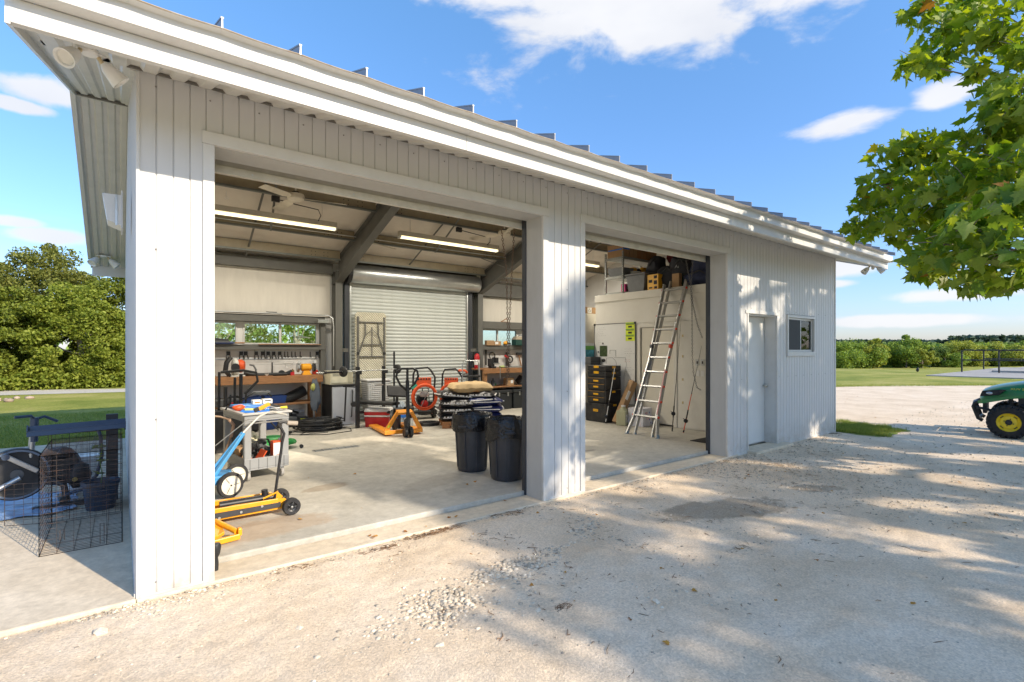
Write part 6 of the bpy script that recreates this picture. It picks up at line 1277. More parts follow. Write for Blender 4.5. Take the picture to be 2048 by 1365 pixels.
# feed bags on a pallet
t = thing('wood_pallet','reddish wooden pallet under the pile of printed bags','pallet',(5.6,4.78,FZ), R(-25))
pw = M('pallet_wood',(.36,.16,.06),.7,var=.25,vs=5,stretch=(1,6,6),dirt=(.15,.08,.04),dscale=5,damt=.4)
for k in range(6): MB().box(-.58,.58,-.44+.155*k,-.35+.155*k,.10,.118).build('deck_board', pw, t, bevel=.002)
for y in (-.44,0,.40):
    for x in (-.58,-.07,.44): MB().box(x,x+.14,y,y+.06,.018,.099).build('block', pw, t, bevel=.003)
    MB().box(-.58,.58,y,y+.06,0,.017).build('runner', pw, t)
    MB().box(-.43,-.08,y,y+.06,.045,.099).build('stringer', pw, t)
def bag(label, dx, dy, z, rz, mat, tilt=(0,0), seed=0, stripes=True, s=(.36,.25,.10), txt=None):
    c, sn = math.cos(R(-25)), math.sin(R(-25)); t = thing('feed_bag', label, 'bag', (5.6+dx*c-dy*sn, 4.78+dx*sn+dy*c, FZ+z), R(rz)-R(25), 'bags piled on the wooden pallet')
    t.rotation_euler = (R(tilt[0]),R(tilt[1]),R(rz-25)); mb = MB(); vs=[]; n=24; m=5
    nu, nv = 22, 14
    for side in (1,-1):
        for i in range(nu+1):
            for j in range(nv+1):
                u = -1+2*i/nu; v = -1+2*j/nv; e = max(0,(1-abs(u)**5))*max(0,(1-abs(v)**4)); w_ = noise.noise(Vector((u*2.1+seed,v*2.1,seed*1.7)))
                vs.append((u*s[0]*(1+.03*w_), v*s[1]*(1+.04*w_), side*s[2]*(e**.55)*(.8+.2*w_) + .02*noise.noise(Vector((u*4,v*4,seed)))))
    o = (nu+1)*(nv+1); fs=[]
    for i in range(nu):
        for j in range(nv):
            a=i*(nv+1)+j; b=a+nv+1; fs += [(a,b,b+1,a+1),(o+a,o+a+1,o+b+1,o+b)]
    mb.add(vs,fs).build('sack', mat, t, smooth=True)
    if stripes:
        for sx in (-1,1): MB().box(sx*s[0]*1.0-.012,sx*s[0]*1.0+.012,-s[1]*.93,s[1]*.93,-.006,.014).build('white_seam', paper, t, bevel=.004)
        MB().box(-s[0]*.8,s[0]*.8,-s[1]*1.035,-s[1]*1.015,-.016,.0).build('side_band', paper if mat is bagn else M('grey_print',(.45,.45,.45),.6), t)
    if stripes and mat is bagb:
        for qx in range(9): MB().box(-s[0]*.75+.06*qx,-s[0]*.75+.06*qx+.03+.012*(qx%3),-s[1]*1.03,-s[1]*1.0,.0,.022).build('print_block', paper, t)
    if txt: text('print', txt[0], txt[1], paper, t, txt[2], txt[3])
    return t
ls = [('black printed bag at the left end of the bottom layer',-.28,-.1,.20,2,bagb),('navy printed bag at the right of the bottom layer',.30,-.06,.20,-4,bagn),
('black bag in the second layer on the left, its end hanging out',-.30,-.12,.34,5,bagb),('navy bag with white bands in the second layer',.32,-.1,.35,-8,bagn),
('black bag with a white printed edge in the third layer',-.26,-.16,.48,-3,bagb),('navy bag with a long white stripe in the third layer',.28,-.14,.50,4,bagn),
('black bag in the fourth layer drooping to the left',-.30,-.08,.61,10,bagb),('black bag with an orange flame print under the tan sack',.18,-.05,.62,-14,bagb)]
for k,(lb,dx,dy,z,rz,mt_) in enumerate(ls):
    tx = ('PREMIUM PRO',.05,(-.0,-.252,-.02),(R(90),0,0)) if k in (4,) else None
    b = bag(lb,dx,dy,z,rz,mt_,seed=k+1,tilt=((-2,6) if k==6 else (0,0)), txt=tx)
    if k == 7: MB().lathe([(0,.0),(.10,.0),(.12,-.003)],18,(-.05,-.12,.076)).build('flame_print', M('flame_orange',(.85,.33,.02),.5), b, smooth=True)
    if k == 6: MB().lathe([(0,.0),(.07,.0),(.08,-.003)],18,(.10,-.13,.082)).build('orange_print', orange, b, smooth=True)
    if k in (5,3): MB().obox((-.1,-.236,.03),(.46,.012,.022),(R(30),R(-4),0)).build('white_stripe', paper, b)
    if k == 5: text('print','PRO',.09,paper,b,(-.2,-.1,.084),(0,0,R(15)))
bag('plump plain tan sack lying on top of the printed bags',.02,.0,.765,8,tan,seed=21,stripes=False,s=(.43,.29,.13))
# bins
def bincan(label, x, y, tall, seed, spill):
    t = thing('trash_can', label, 'trash can', (x,y,FZ), R(30*seed), 'dark trash cans inside the doorway')
    MB().lathe([(.175,0),(.185,.01),(.19,.03),(.195,.3),(.205,.302),(.225,tall-.04),(.24,tall-.03),(.243,tall),(.232,tall),(.222,tall-.04),(.19,.05),(0,.05)],40,cap=False).build('body', canm, t, smooth=True)
    for a in range(0,360,45): MB().obox((.208*math.cos(R(a)),.208*math.sin(R(a)),tall*.42),(.012,.03,tall*.7),Matrix.Rotation(R(a),4,'Z')@Matrix.Rotation(R(3.6),4,'Y')).build('rib', canm, t, bevel=.004)
    for s in (-1,1): MB().tube([(s*.225,-.07,tall-.14),(s*.27,-.05,tall-.12),(s*.27,.05,tall-.12),(s*.225,.07,tall-.14)],.016,8).build('handle', canm, t, smooth=True)
    n=64; rows=[]; H=[(.20,-.10),(.222,-.03),(.236,.012),(.250,.022),(.258,.0),(.262,-.05),(.266,-.10),(.262,-.15)]
    vs=[]
    for k,(r,h) in enumerate(H):
        for j in range(n):
            a=6.283*j/n; q=Vector((math.cos(a)*3,math.sin(a)*3,seed*4+k*.35)); w_=noise.noise(q)*.5+noise.noise(q*3.1)*.35
            drop = spill*(.6+.9*noise.noise(Vector((math.cos(a)*1.4+seed,math.sin(a)*1.4,7)))) if k>=4 else 0
            rr=r+w_*.018*(1+(k>3)*.7); vs.append((rr*math.cos(a),rr*math.sin(a),tall+h-(drop*(k-3)/5)+w_*.018))
    MB().add(vs,[(k*n+j,k*n+(j+1)%n,(k+1)*n+(j+1)%n,(k+1)*n+j) for k in range(len(H)-1) for j in range(n)]).build('bin_liner', linerbag, t, smooth=True)
bincan('dark grey trash can with black liner, behind and left of its twin', 3.52, 1.47, .70, 1, .06)
bincan('dark grey trash can with loosely draped black liner, nearest the jamb', 3.60, .84, .70, 2, .14)

# --- right bench and the wall over it
B = thing('workbench', 'brown timber workbench at the right under the rear windows', 'workbench', (0,6.4,FZ), 0)
plankbox(B,'top_board',7.08,10.6,.04,.34,1.03,1.065); plankbox(B,'top_board',7.08,10.6,.345,.68,1.03,1.065); plankbox(B,'front_rail',7.08,10.6,0,.038,.94,1.065)
for x in (7.12,8.9,10.4): plankbox(B,'leg',x,x+.09,.04,.13,0,1.028)
plankbox(B,'shelf',7.22,10.6,.06,.62,.57,.60)
RT = FZ+1.066
small('bench_vise','black bench vise at the left end of the right bench','vise',(7.42,6.52,RT),[('base',MB().box(-.07,.07,-.08,.08,0,.05),blkm,False),('jaw',MB().box(-.10,.02,-.07,.07,.05,.24).box(.04,.14,-.08,.08,.10,.27),blkm,False),('screw',MB().tube([(0,-.05,.12),(.05,-.25,.12)],.018,8),galv,True),('handle',MB().tube([(.06,-.26,.02),(.06,-.26,-.25)],.008,6),galv,True)])
small('plate_stack','pale metal trays spread on the right bench','tray',(8.15,6.6,RT),[('tray',MB().box(-.3,.3,-.12,.12,0,.02).box(-.1,.25,-.1,.1,.021,.035),galv,False),('clamp_rod',MB().obox((-.15,0,.08),(.02,.02,.12)),blk,False)])
small('green_tape','coiled lime strap beside the vise','strap',(7.75,6.55,RT),[('strap',MB().blob((0,0,.03),(.1,.05,.035),10,6,.4),M('pale_lime_strap',(.4,.5,.2),.6),True)])
t = thing('fire_extinguisher','red fire extinguisher hung on the steel column by the right bench','fire extinguisher',(7.14,6.80,FZ+1.03))
MB().lathe([(.055,0),(.07,.02),(.07,.34),(.05,.39),(.02,.41)],18).build('cylinder', red, t, smooth=True); MB().box(-.05,.06,-.02,.02,.41,.45).tube([(.03,0,.43),(.08,-.02,.30),(.07,-.03,.12)],.01,6).build('valve', blk, t); MB().lathe([(.0715,.12),(.0715,.25)],18,cap=False).build('label_band', paper, t)
p = atY(973,712,7.1); small('square_rule','flat black bracket hanging on the wall beside the vise','bracket',(p.x,7.13,p.z),[('bar',MB().box(-.02,.02,-.01,.01,-.25,.18),blk,False)])
p = atY(980,712,7.1); small('horseshoe_hook','black horseshoe-shaped hook on the right wall','hook',(p.x+.08,7.12,p.z),[('ring',MB().tube(arc((0,0,0),.09,-50,230,14,'y'),.016,8),blk,True)])
p = atY(1014,712,7.1); small('caulk_gun','red and black air tool hanging from a hook on the right wall','air tool',(p.x,7.1,p.z),[('body',MB().box(-.03,.03,-.03,.03,-.28,.1),blk,False),('hose',MB().tube(circ((.10,0,-.1),.09,14,'y'),.02,6,closed=True),blk,True),('grip',MB().obox((-.05,-.03,-.02),(.12,.04,.05),(0,.5,0)),red,False)])
for px, lab in ((1038,'wood-handled hammer hanging on the right wall, left of its twin'),(1047,'wood-handled hammer hanging nearest the doorway guide')):
    p = atY(px,712,7.1); small('hammer',lab,'hammer',(p.x,7.12,p.z),[('head',MB().box(-.08,.08,-.025,.025,.02,.09),blk,False),('handle',MB().bar((-.0,0,.02),(.10,0,-.32),.03,.025),wood,False)], group='hammers on the right wall')
small('cardboard_box','row of small orange cartons on the right window sill','carton',(7.82,7.03,1.718),[('carton',MB().box(-.25,-.02,-.05,.05,0,.13),card,False),('carton',MB().box(-.01,.22,-.05,.05,0,.11),card,False),('label_patch',MB().box(.02,.12,-.053,-.051,.03,.09),paper,False)])
small('tape_measure','yellow and black drill lying on the right window sill','drill',(8.22,7.02,1.718),[('body',MB().blob((0,0,.06),(.08,.04,.06),10,7,.2),yellow,True),('chuck',MB().tube([(.06,0,.06),(.16,0,.05)],.025,8),blk,True),('battery',MB().box(-.06,.03,-.04,.04,0,.03),blk,False)])
t = thing('tool_box','green tool box with a tan lid on the right window sill','tool box',(8.75,7.0,1.718)); MB().box(-.27,.27,-.1,.1,0,.16).build('body', M('dark_green_box',(.012,.06,.05),.5), t, bevel=.012); MB().add([(-.28,-.11,.16),(.28,-.11,.16),(.28,.11,.16),(-.28,.11,.16),(-.22,-.07,.25),(.22,-.07,.25),(.22,.07,.25),(-.22,.07,.25)],[(0,3,2,1),(4,5,6,7),(0,1,5,4),(1,2,6,5),(2,3,7,6),(3,0,4,7)]).build('lid', M('tan_lid',(.35,.30,.22),.6), t, bevel=.008); MB().tube([(-.1,0,.25),(-.1,0,.28),(.1,0,.28),(.1,0,.25)],.01,6).build('handle', blk, t, smooth=True)
small('wire_bracket','small wooden bracket on top of the right window header','bracket',(8.2,7.05,2.352),[('arm',MB().bar((-.12,0,0),(.08,0,.10),.02).bar((.08,0,.10),(.12,0,0),.02).bar((-.12,0,.0),(.12,0,.0),.02),wood,False)])
for k,(x0_,lb) in enumerate(((7.42,'black lidded trunk under the right bench nearest the bench leg'),(8.08,'black lidded trunk in the middle under the right bench'))):
    t = thing('lidded_chest', lb, 'trunk', (x0_+.3,6.7,FZ), 0, 'black trunks under the right bench'); dk_ = M('black_trunk',(.02,.024,.028),.5)
    MB().box(-.30,.30,-.22,.22,0,.40).build('body', dk_, t, bevel=.02); MB().box(-.315,.315,-.235,.235,.405,.50).build('lid', dk_, t, bevel=.025)
    for s in (-.12,.16): MB().box(s-.02,s+.02,-.245,-.236,.34,.44).build('latch', galv, t, bevel=.003)
t = thing('storage_crate','grey-green carry box with a dark handle under the right bench','box',(9.0,6.62,FZ)); MB().box(-.22,.22,-.2,.2,0,.44).build('body', M('grey_green',(.09,.14,.13),.5), t, bevel=.02); MB().box(-.07,.07,-.208,-.201,.26,.34).build('handle', blk, t, bevel=.004)
for (nm,lb,x,mt_,sz_) in (('carton','small brown carton on the shelf under the right bench',8.0,card,(.11,.09,.18)),('drill_kit','black cordless tools heaped on the right bench shelf',8.45,blk,(.17,.12,.13)),('glove_pile','red and grey gloves on the right bench shelf',8.9,maroon,(.14,.1,.07)),('bottle_row','dark spray bottle at the left of the right bench shelf',7.5,dgrey,(.09,.08,.09))):
    t = thing(nm,lb,{'carton':'carton','drill_kit':'tools','glove_pile':'gloves','bottle_row':'bottle'}[nm],(x,6.6,FZ+.602))
    if nm=='carton': MB().box(-.11,.11,-.09,.09,0,.2).build('body',mt_,t,bevel=.003); MB().box(.0,.08,-.093,-.091,.06,.14).build('label_patch',paper,t)
    elif nm=='bottle_row': MB().lathe([(.05,0),(.055,.12),(.02,.17),(.02,.2)],12).build('bottle',mt_,t,smooth=True); MB().obox((.05,0,.05),(.06,.05,.04)).build('nozzle',gtool,t)
    else: MB().blob((0,0,sz_[2]*.9),(sz_[0],sz_[1],sz_[2]),12,8,.55,seed=len(nm)).build('heap',mt_,t,smooth=True); MB().tube([(-.1,-.08,.05),(0,-.12,.14),(.1,-.08,.05)],.015,6).build('grip',red if nm=='glove_pile' else blkm,t,smooth=True)

# --- left front of the garage: cart, edger, jacks
t = thing('utility_cart','grey plastic utility cart loaded with tools in the left doorway','utility cart',(1.27,2.95,FZ), R(6))
def tray(z, h, name):
    mb = MB().box(-.25,.25,-.44,.44,z,z+.02).box(-.25,.25,-.44,-.42,z+.021,z+h).box(-.25,.25,.42,.44,z+.021,z+h).box(-.25,-.23,-.419,.419,z+.021,z+h).box(.23,.25,-.419,.419,z+.021,z+h); return mb.build(name, greyp, t, bevel=.006)
lo_t = tray(.13,.14,'lower_tray'); up_t = tray(.70,.09,'upper_tray')
MB().box(-.28,.28,-.47,-.40,.775,.80).box(-.28,.28,.40,.47,.775,.80).box(-.28,-.22,-.399,.399,.775,.80).box(.22,.28,-.399,.399,.775,.80).build('rim', M('pale_cart_rim',(.42,.42,.41),.55,dirt=(.2,.19,.17),dscale=7,damt=.4), up_t, bevel=.008)
for k in range(5): MB().box(-.19+.095*k-.003,-.19+.095*k+.003,-.4415,-.4402,.14,.26).build('groove', dgrey, lo_t)
for sx in (-1,1):
    for sy in (-1,1): 
        MB().box(min(sx*.17,sx*.25),max(sx*.17,sx*.25),sy*.40-.035,sy*.40+.035,.15,.715).build('post', greyp, t, bevel=.012)
        c = MB().lathe([(.02,-.014),(.052,-.016),(.055,0),(.052,.016),(.02,.014)],20,(sx*.19,sy*.36,.055),'x').build('caster', M('caster_grey',(.33,.32,.3),.6), t, smooth=True); MB().box(sx*.19-.024,sx*.19+.024,sy*.36-.02,sy*.36+.03,.09,.128).build('fork', galv, c)
MB().tube([(-.24,-.44,.66),(-.2,-.50,.69),(.2,-.50,.69),(.24,-.44,.66)],.010,6).build('rail', alum, t, smooth=True)
def oncart(x, y): c,s = math.cos(R(6)), math.sin(R(6)); return (1.27+x*c-y*s, 2.95+x*s+y*c)
def cz(z): return FZ+z
x,y = oncart(-.02,.15); t = thing('parts_organiser','bright blue organiser box on top of the cart','organiser box',(x,y,cz(.721)),R(6)); MB().box(-.20,.20,-.12,.14,0,.11).build('box', bblue, t, bevel=.008); MB().box(-.19,.19,-.11,.13,.112,.125).build('lid', M('lighter_blue',(.08,.3,.75),.35), t, bevel=.004)
x,y = oncart(.10,.12); small('white_carton','white printed carton on the blue box of the cart','carton',(x,y,cz(.848)),[('carton',MB().box(-.10,.0,-.06,.06,0,.05),paper,False),('print_strip',MB().box(-.08,-.02,-.062,-.0605,.012,.03),M('orange_print',(.6,.2,.04),.6),False)])
x,y = oncart(.21,.12); small('white_carton','second white carton at the right on the blue box','carton',(x,y,cz(.848)),[('carton',MB().box(-.09,.02,-.06,.06,0,.055),paper,False),('print_strip',MB().box(-.07,.0,-.062,-.0605,.03,.045),dgrey,False)])
x,y = oncart(-.20,-.05); small('orange_drill','orange and black small tool at the left of the cart top','power tool',(x,y,cz(.80)),[('body',MB().blob((0,0,.035),(.07,.035,.035),10,7,.3),orange,True),('grip',MB().tube([(-.05,0,.03),(-.12,.02,.05),(-.14,.03,.01)],.012,6),blk,True)])
x,y = oncart(-.06,-.15); small('lime_folder','pale lime wedge sheet on the cart top','sheet',(x,y,cz(.80)),[('sheet',MB().obox((0,0,.012),(.22,.12,.018),(0,R(3),0)),M('pale_lime',(.55,.65,.2),.5),False)])
x,y = oncart(.0,-.33); small('yellow_multitool','yellow and black hand tool on the near edge of the cart','hand tool',(x,y,cz(.802)),[('handle',MB().bar((-.07,0,.02),(.06,.02,.08),.045,.04),yellow,False),('grip',MB().bar((-.11,0,.01),(-.06,0,.03),.05,.045),blk,False),('head',MB().bar((.06,.02,.075),(.16,.03,.04),.03,.03),blk,False)])
x,y = oncart(.17,-.22); small('yellow_saw','yellow-handled saw lying across the cart top','saw',(x,y,cz(.802)),[('blade',MB().bar((-.14,0,.01),(.05,0,.012),.05,.004),galv,False),('handle',MB().bar((.05,0,.01),(.13,.0,.015),.04,.03),M('bright_yellow',(.8,.55,.02),.5),False)])
x,y = oncart(.05,-.36); small('loose_tools','scattered small metal tools on the cart rim','small tools',(x,y,cz(.802)),[('spanner',MB().bar((.0,0,.006),(.14,-.04,.006),.015,.008),alum,False),('pliers',MB().bar((.02,.05,.01),(.12,.01,.01),.02,.012),blkm,False),('screwdriver',MB().tube([(.08,.06,.01),(.2,.02,.01)],.007,6),alum,True)])
x,y = oncart(-.10,-.30); t = thing('orange_tray','orange folded plastic tray leaning in the lower shelf of the cart','tray',(x,y,cz(.151)),R(6)); MB().obox((-.05,0,.10),(.012,.2,.20),(0,R(-38),0)).obox((.05,-.02,.10),(.012,.2,.20),(0,R(32),0)).build('tray', orange, t, bevel=.003)
x,y = oncart(.14,-.34); t = thing('orange_carton','orange and white oil can standing in the lower shelf of the cart','can',(x,y,cz(.151)),R(6)); MB().box(-.055,.07,-.05,.05,0,.28).build('can', paper, t, bevel=.006); MB().box(-.057,-.0555,-.049,.049,.02,.26).box(-.0575,.0725,-.0525,.0525,.262,.282).build('orange_label', orange, t); MB().lathe([(.015,.283),(.015,.31)],12,(.03,0,0)).build('cap', galv, t)
text('lettering','SAE 30',.022,M('brick_red_ink',(.45,.06,.03),.6),t,(.01,-.0512,.12),(R(90),0,0))
for k,(dx,dy,s,lb,mt_) in enumerate(((-.08,-.02,.12,'tangle of black tools filling the lower cart shelf',blk),(.08,.05,.11,'dark power tools behind the orange tray on the cart',dgrey))):
    x,y = oncart(dx,dy); t = thing('tool_heap',lb,'tools',(x,y,cz(.155))); mb = MB()
    for q in range(7): mb.blob((random.gauss(0,.06),random.gauss(0,.09),.05+random.random()*.16),(s*.5,s*.4,s*.35),8,6,.5,seed=q+k*9)
    mb.build('tools', mt_, t, smooth=True, kind='stuff')
    MB().tube([(-.1,-.1,.1),(-.05,-.14,.28),(.06,-.12,.26),(.12,-.08,.08)],.012,7).build('cord', blk, t, smooth=True)
x,y = oncart(.0,.1); t = thing('tape_roll','cream roll of tape on top of the tools in the cart','tape roll',(x,y,cz(.42)),R(30)); MB().lathe([(.035,-.03),(.085,-.03),(.085,.03),(.035,.03),(.035,-.03)],26,(0,0,.0),(.35,-.8,.45),cap=False).build('roll', M('cream_tape',(.62,.6,.42),.5), t, smooth=True)
x,y = oncart(-.17,-.05); small('cardboard_flap','torn brown carton in the lower shelf of the cart','carton',(x,y,cz(.152)),[('carton',MB().obox((0,0,.11),(.10,.12,.2),(0,R(-14),R(20))),card,False)])
t = thing('green_creeper','green mechanic creeper pad lying on the floor behind the cart','creeper',(1.80,4.5,FZ),R(-6)); MB().blob((0,0,.09),(.36,.18,.045),18,8,.05,.6).build('pad', gtool, t, smooth=True); MB().blob((-.1,0,.16),(.28,.14,.04),18,8,.05,.6,seed=2).build('headrest', gtool, t, smooth=True)
for x_ in (-.4,.4): MB().lathe([(.03,-.015),(.03,.015)],10,(x_,-.18,.03),'y').build('caster', blk, t)
# blue edger
t = thing('lawn_edger','sky-blue lawn edger with white wheels at the left jamb','lawn edger',(0,0,FZ))
def L_(p): return Vector(p)-Vector((0,0,FZ))
wc = Vector((.84,1.93,.135)); 
for s,(dx,dy) in enumerate(((0,0),(.12,.42))):
    c = wc+Vector((dx,dy,0)); ax = Vector((.30,-.95,0)).normalized()
    w_ = MB().lathe([(.098,-.022),(.125,-.024),(.131,-.012),(.131,.012),(.125,.024),(.098,.022)],36,c,ax,cap=False).build('wheel', rub, t, smooth=True)
    MB().lathe([(0,.016),(.02,.018),(.06,.006),(.095,.012),(.1,.022),(.1,-.022),(0,-.02)],32,c,ax,cap=False).build('hub_disc', M('cream_wheel',(.70,.66,.56),.4,dirt=(.4,.36,.28),dscale=8,damt=.3), w_, smooth=True)
    MB().lathe([(.008,.018),(.008,.03)],8,c,ax).build('axle_nut', blkm, w_)
    for a in (0,120,240):
        u = ax.orthogonal().normalized(); v = ax.cross(u); dd = u*math.cos(R(a+20))+v*math.sin(R(a+20)); MB().bar(c+ax*.019+dd*.025,c+ax*.0175+dd*.09,.004,.003).build('groove', dgrey, w_)
MB().add([(.30,1.85,.10),(.86,1.98,.16),(.92,2.28,.16),(.36,2.3,.10),(.30,1.85,.22),(.84,1.99,.235),(.90,2.27,.235),(.36,2.3,.24)],[(0,3,2,1),(4,5,6,7),(0,1,5,4),(1,2,6,5),(2,3,7,6),(3,0,4,7)]).build('deck', blue, t, bevel=.015)
a0 = L_(atY(405,985,2.02)); a1 = L_(atY(486,866,2.14)); a2 = L_(atY(517,834,2.2)); a3 = L_(atY(545,824,2.25)); a4 = L_(atY(572,830,2.35))
MB().bar(a0,a1,.055,.035).build('lower_handle', blue, t, bevel=.006); MB().bar(a0+Vector((.0,.12,.05)),a1,.02,.045).build('side_stay', blue, t, bevel=.003)
MB().tube([a1-(a2-a1)*.2,a2,a2.lerp(a3,.6)+Vector((0,0,.012)),a3,a4],.0125,10).build('upper_handle', M('grey_tube',(.48,.47,.43),.45,metal=.2,var=.15), t, smooth=True)
MB().tube([L_(atY(430,892,2.1)),L_(atY(498,838,2.2))],.005,6).build('cable', galv, t, smooth=True)
t = thing('old_mower_handle','rusty brown mower handle folded behind the blue edger','mower',(0,0,0))
q = [atY(418,832,2.75),atY(440,834,2.75),atY(458,840,2.75),atY(467,850,2.78),atY(464,868,2.8),atY(452,898,2.85),atY(436,928,2.9),atY(415,960,2.95)]
MB().tube(q,.012,8).build('handle_tube', M('rusty_tube',(.22,.15,.10),.6,metal=.3,var=.3,vs=12), t, smooth=True); MB().tube([q[2],q[3],q[4].lerp(q[5],.2)],.018,8).build('grip', M('tan_grip',(.38,.25,.17),.7), t, smooth=True)
MB().blob((.62,2.9,.24),(.22,.2,.16),12,8,.3,.7,seed=12).build('engine', blkm, t, smooth=True); MB().lathe([(.09,-.02),(.09,.02)],18,(.72,2.7,.16),(.3,-.95,0)).build('wheel', rub, t, smooth=True)
# dark upright things behind, left of the bench
t = thing('tool_rack','tall black rack of upright tubes and handles beside the left jamb','rack',(1.32,4.7,FZ))
for k in range(7): MB().tube([(-.28+.07*k,.05*math.sin(k*2),0),(-.27+.07*k,.05*math.sin(k*2),1.02+.18*math.sin(k*1.7)),],.014+.006*(k%3),7).build('tube', blkm if k%2 else blk, t, smooth=True)
MB().box(-.34,.22,-.10,.14,0,.62).build('cabinet', M('near_black',(.022,.022,.024),.6,var=.3), t, bevel=.01)
MB().tube([(-.2,-.1,1.20),(.1,-.1,1.22),(.28,-.1,1.18),(.30,-.1,1.05),(.12,-.1,.86)],.02,8).build('handle_bar', blk, t, smooth=True)
MB().tube([(.05,-.15,.75),(.22,-.18,.88),(.4,-.15,.9),(.5,-.1,.8)],.012,7).build('cable', blk, t, smooth=True); MB().obox((.34,-.15,.88),(.24,.07,.035)).build('grey_grip', greyp, t, bevel=.01)
# yellow floor jack
t = thing('floor_jack','long low yellow trolley jack with black handle in the left doorway','floor jack',(0,0,FZ))
def SB(y0,y1,name,mt_): 
    return MB().add([(.12,y0,.045),(1.16,y0,.05),(1.20,y0,.10),(1.16,y0,.145),(.75,y0,.155),(.12,y0,.115),(.12,y1,.045),(1.16,y1,.05),(1.20,y1,.10),(1.16,y1,.145),(.75,y1,.155),(.12,y1,.115)],[(0,1,2,3,4,5),(11,10,9,8,7,6),(0,6,7,1),(1,7,8,2),(2,8,9,3),(3,9,10,4),(4,10,11,5)]).build(name,mt_,t)
SB(1.06,1.072,'side_plate',yellow); SB(1.30,1.312,'side_plate',yellow)
MB().box(.12,1.10,1.04,1.059,.115,.155).build('flange', yellow, t, bevel=.004); MB().box(.12,1.1,1.313,1.33,.115,.155).build('flange', yellow, t, bevel=.004)
MB().add([(.18,1.0395,.055),(1.12,1.0395,.075),(1.12,1.0395,.118),(.30,1.0395,.112),(.22,1.0395,.09),(.18,1.058,.055),(1.12,1.058,.075),(1.12,1.058,.118),(.30,1.058,.112),(.22,1.058,.09)],[(4,3,2,1,0),(5,6,7,8,9),(0,1,6,5),(1,2,7,6),(2,3,8,7),(3,4,9,8),(4,0,5,9)]).build('black_panel', M('black_decal_panel',(.045,.045,.05),.45), t)
text('lettering','PITTSBURGH',.034,paper,t,(.50,1.0385,.093),(R(90),0,0),sx=.8)
MB().box(.12,.95,1.09,1.28,.075,.10).build('centre_plate', yellow, t, bevel=.004); MB().lathe([(.035,-.22),(.035,.22)],14,(.86,1.185,.14),'x').build('hydraulic_unit', blkm, t, smooth=True)
for k in range(3): MB().lathe([(.009,0),(.011,.008)],10,(.62+.17*k,1.0395,.07+.02*k),(0,-1,0)).build('bolt', galv, t)
for y_ in (.985,1.385):
    w_ = MB().lathe([(.045,-.028),(.072,-.03),(.078,-.02),(.078,.02),(.072,.03),(.045,.028)],28,(1.20,y_,.078),'y',cap=False).build('wheel', rub, t, smooth=True); MB().lathe([(0,-.02),(.018,-.024),(.03,-.012),(.046,-.018),(.046,.018),(0,.02)],20,(1.20,y_,.078),'y',cap=False).build('rim', blkm, w_, smooth=True); MB().lathe([(0,-.028),(.009,-.027),(.009,-.02)],10,(1.20,y_,.078),'y',cap=False).build('axle_nut', galv, w_)
    for a in range(0,360,72): MB().obox((1.20+.032*math.cos(R(a)),y_-.018,.078+.032*math.sin(R(a))),(.02,.006,.008),Matrix.Rotation(-R(a),4,'Y')).build('spoke', dgrey, w_)
MB().tube([(1.2,.97,.078),(1.2,1.40,.078)],.012,8).build('axle', galv, t, smooth=True)
MB().tube([(.98,1.1,.16),(1.1,1.1,.20),(1.14,1.25,.17)],.008,6).build('spring', yellow, t, smooth=True); MB().lathe([(.028,0),(.028,.09)],12,(1.02,1.19,.13),(-.1,0,1)).build('socket', blkm, t, smooth=True)
hq = [L_(atY(px,py,1.18+.0*k)) for k,(px,py) in enumerate([(548,1003),(556,945),(564,885),(568,868),(562,857),(557,850),(558,846),(566,844),(576,846)])]
MB().tube(hq,.013,10).build('handle', blkm, t, smooth=True); MB().tube([hq[-1]-Vector((.01,0,0)),hq[-1]+Vector((.085,0,-.012))],.022,10).build('grip', M('worn_tan_grip',(.36,.31,.25),.8), t, smooth=True)
# yellow arm at the jamb
t = thing('lift_arm','yellow steel arm with a round pin poking out low behind the left jamb','jack arm',(0,0,FZ))
MB().add([(.20,.62,.03),(.55,.60,.03),(.60,.62,.05),(.60,.74,.06),(.52,.82,.10),(.20,.86,.12),(.20,.62,.06),(.55,.60,.06),(.60,.62,.08),(.60,.74,.09),(.52,.82,.135),(.20,.86,.15)],[(0,1,2,3,4,5)[::-1],(6,7,8,9,10,11),(0,1,7,6),(1,2,8,7),(2,3,9,8),(3,4,10,9),(4,5,11,10),(5,0,6,11)]).build('plate', yellow, t, bevel=.004)
MB().bar((.2,.50,.02),(.70,.56,.035),.03,.045).build('front_bar', yellow, t, bevel=.006); MB().tube([(.56,.80,.12),(.68,.58,.07)],.022,10).build('pin', yellow, t, smooth=True); MB().obox((.70,.57,.07),(.03,.05,.06)).build('end_lug', yellow, t, bevel=.008)
t = thing('black_boot','small black rubber foot standing against the left jamb','rubber foot',(.478,.16,.022)); MB().lathe([(.018,0),(.02,.05),(.016,.09),(.03,.12),(.036,.17),(.03,.19)],12,cap=True).build('foot', blk, t, smooth=True)
# floor drain
t = part('floor_drain', MB().box(2.25,2.95,3.85,3.99,.0655,.0685), galv)
for k in range(6): MB().box(2.27+.115*k,2.28+.115*k,3.86,3.98,.0686,.0692).build('grate_bar', dgrey, t)

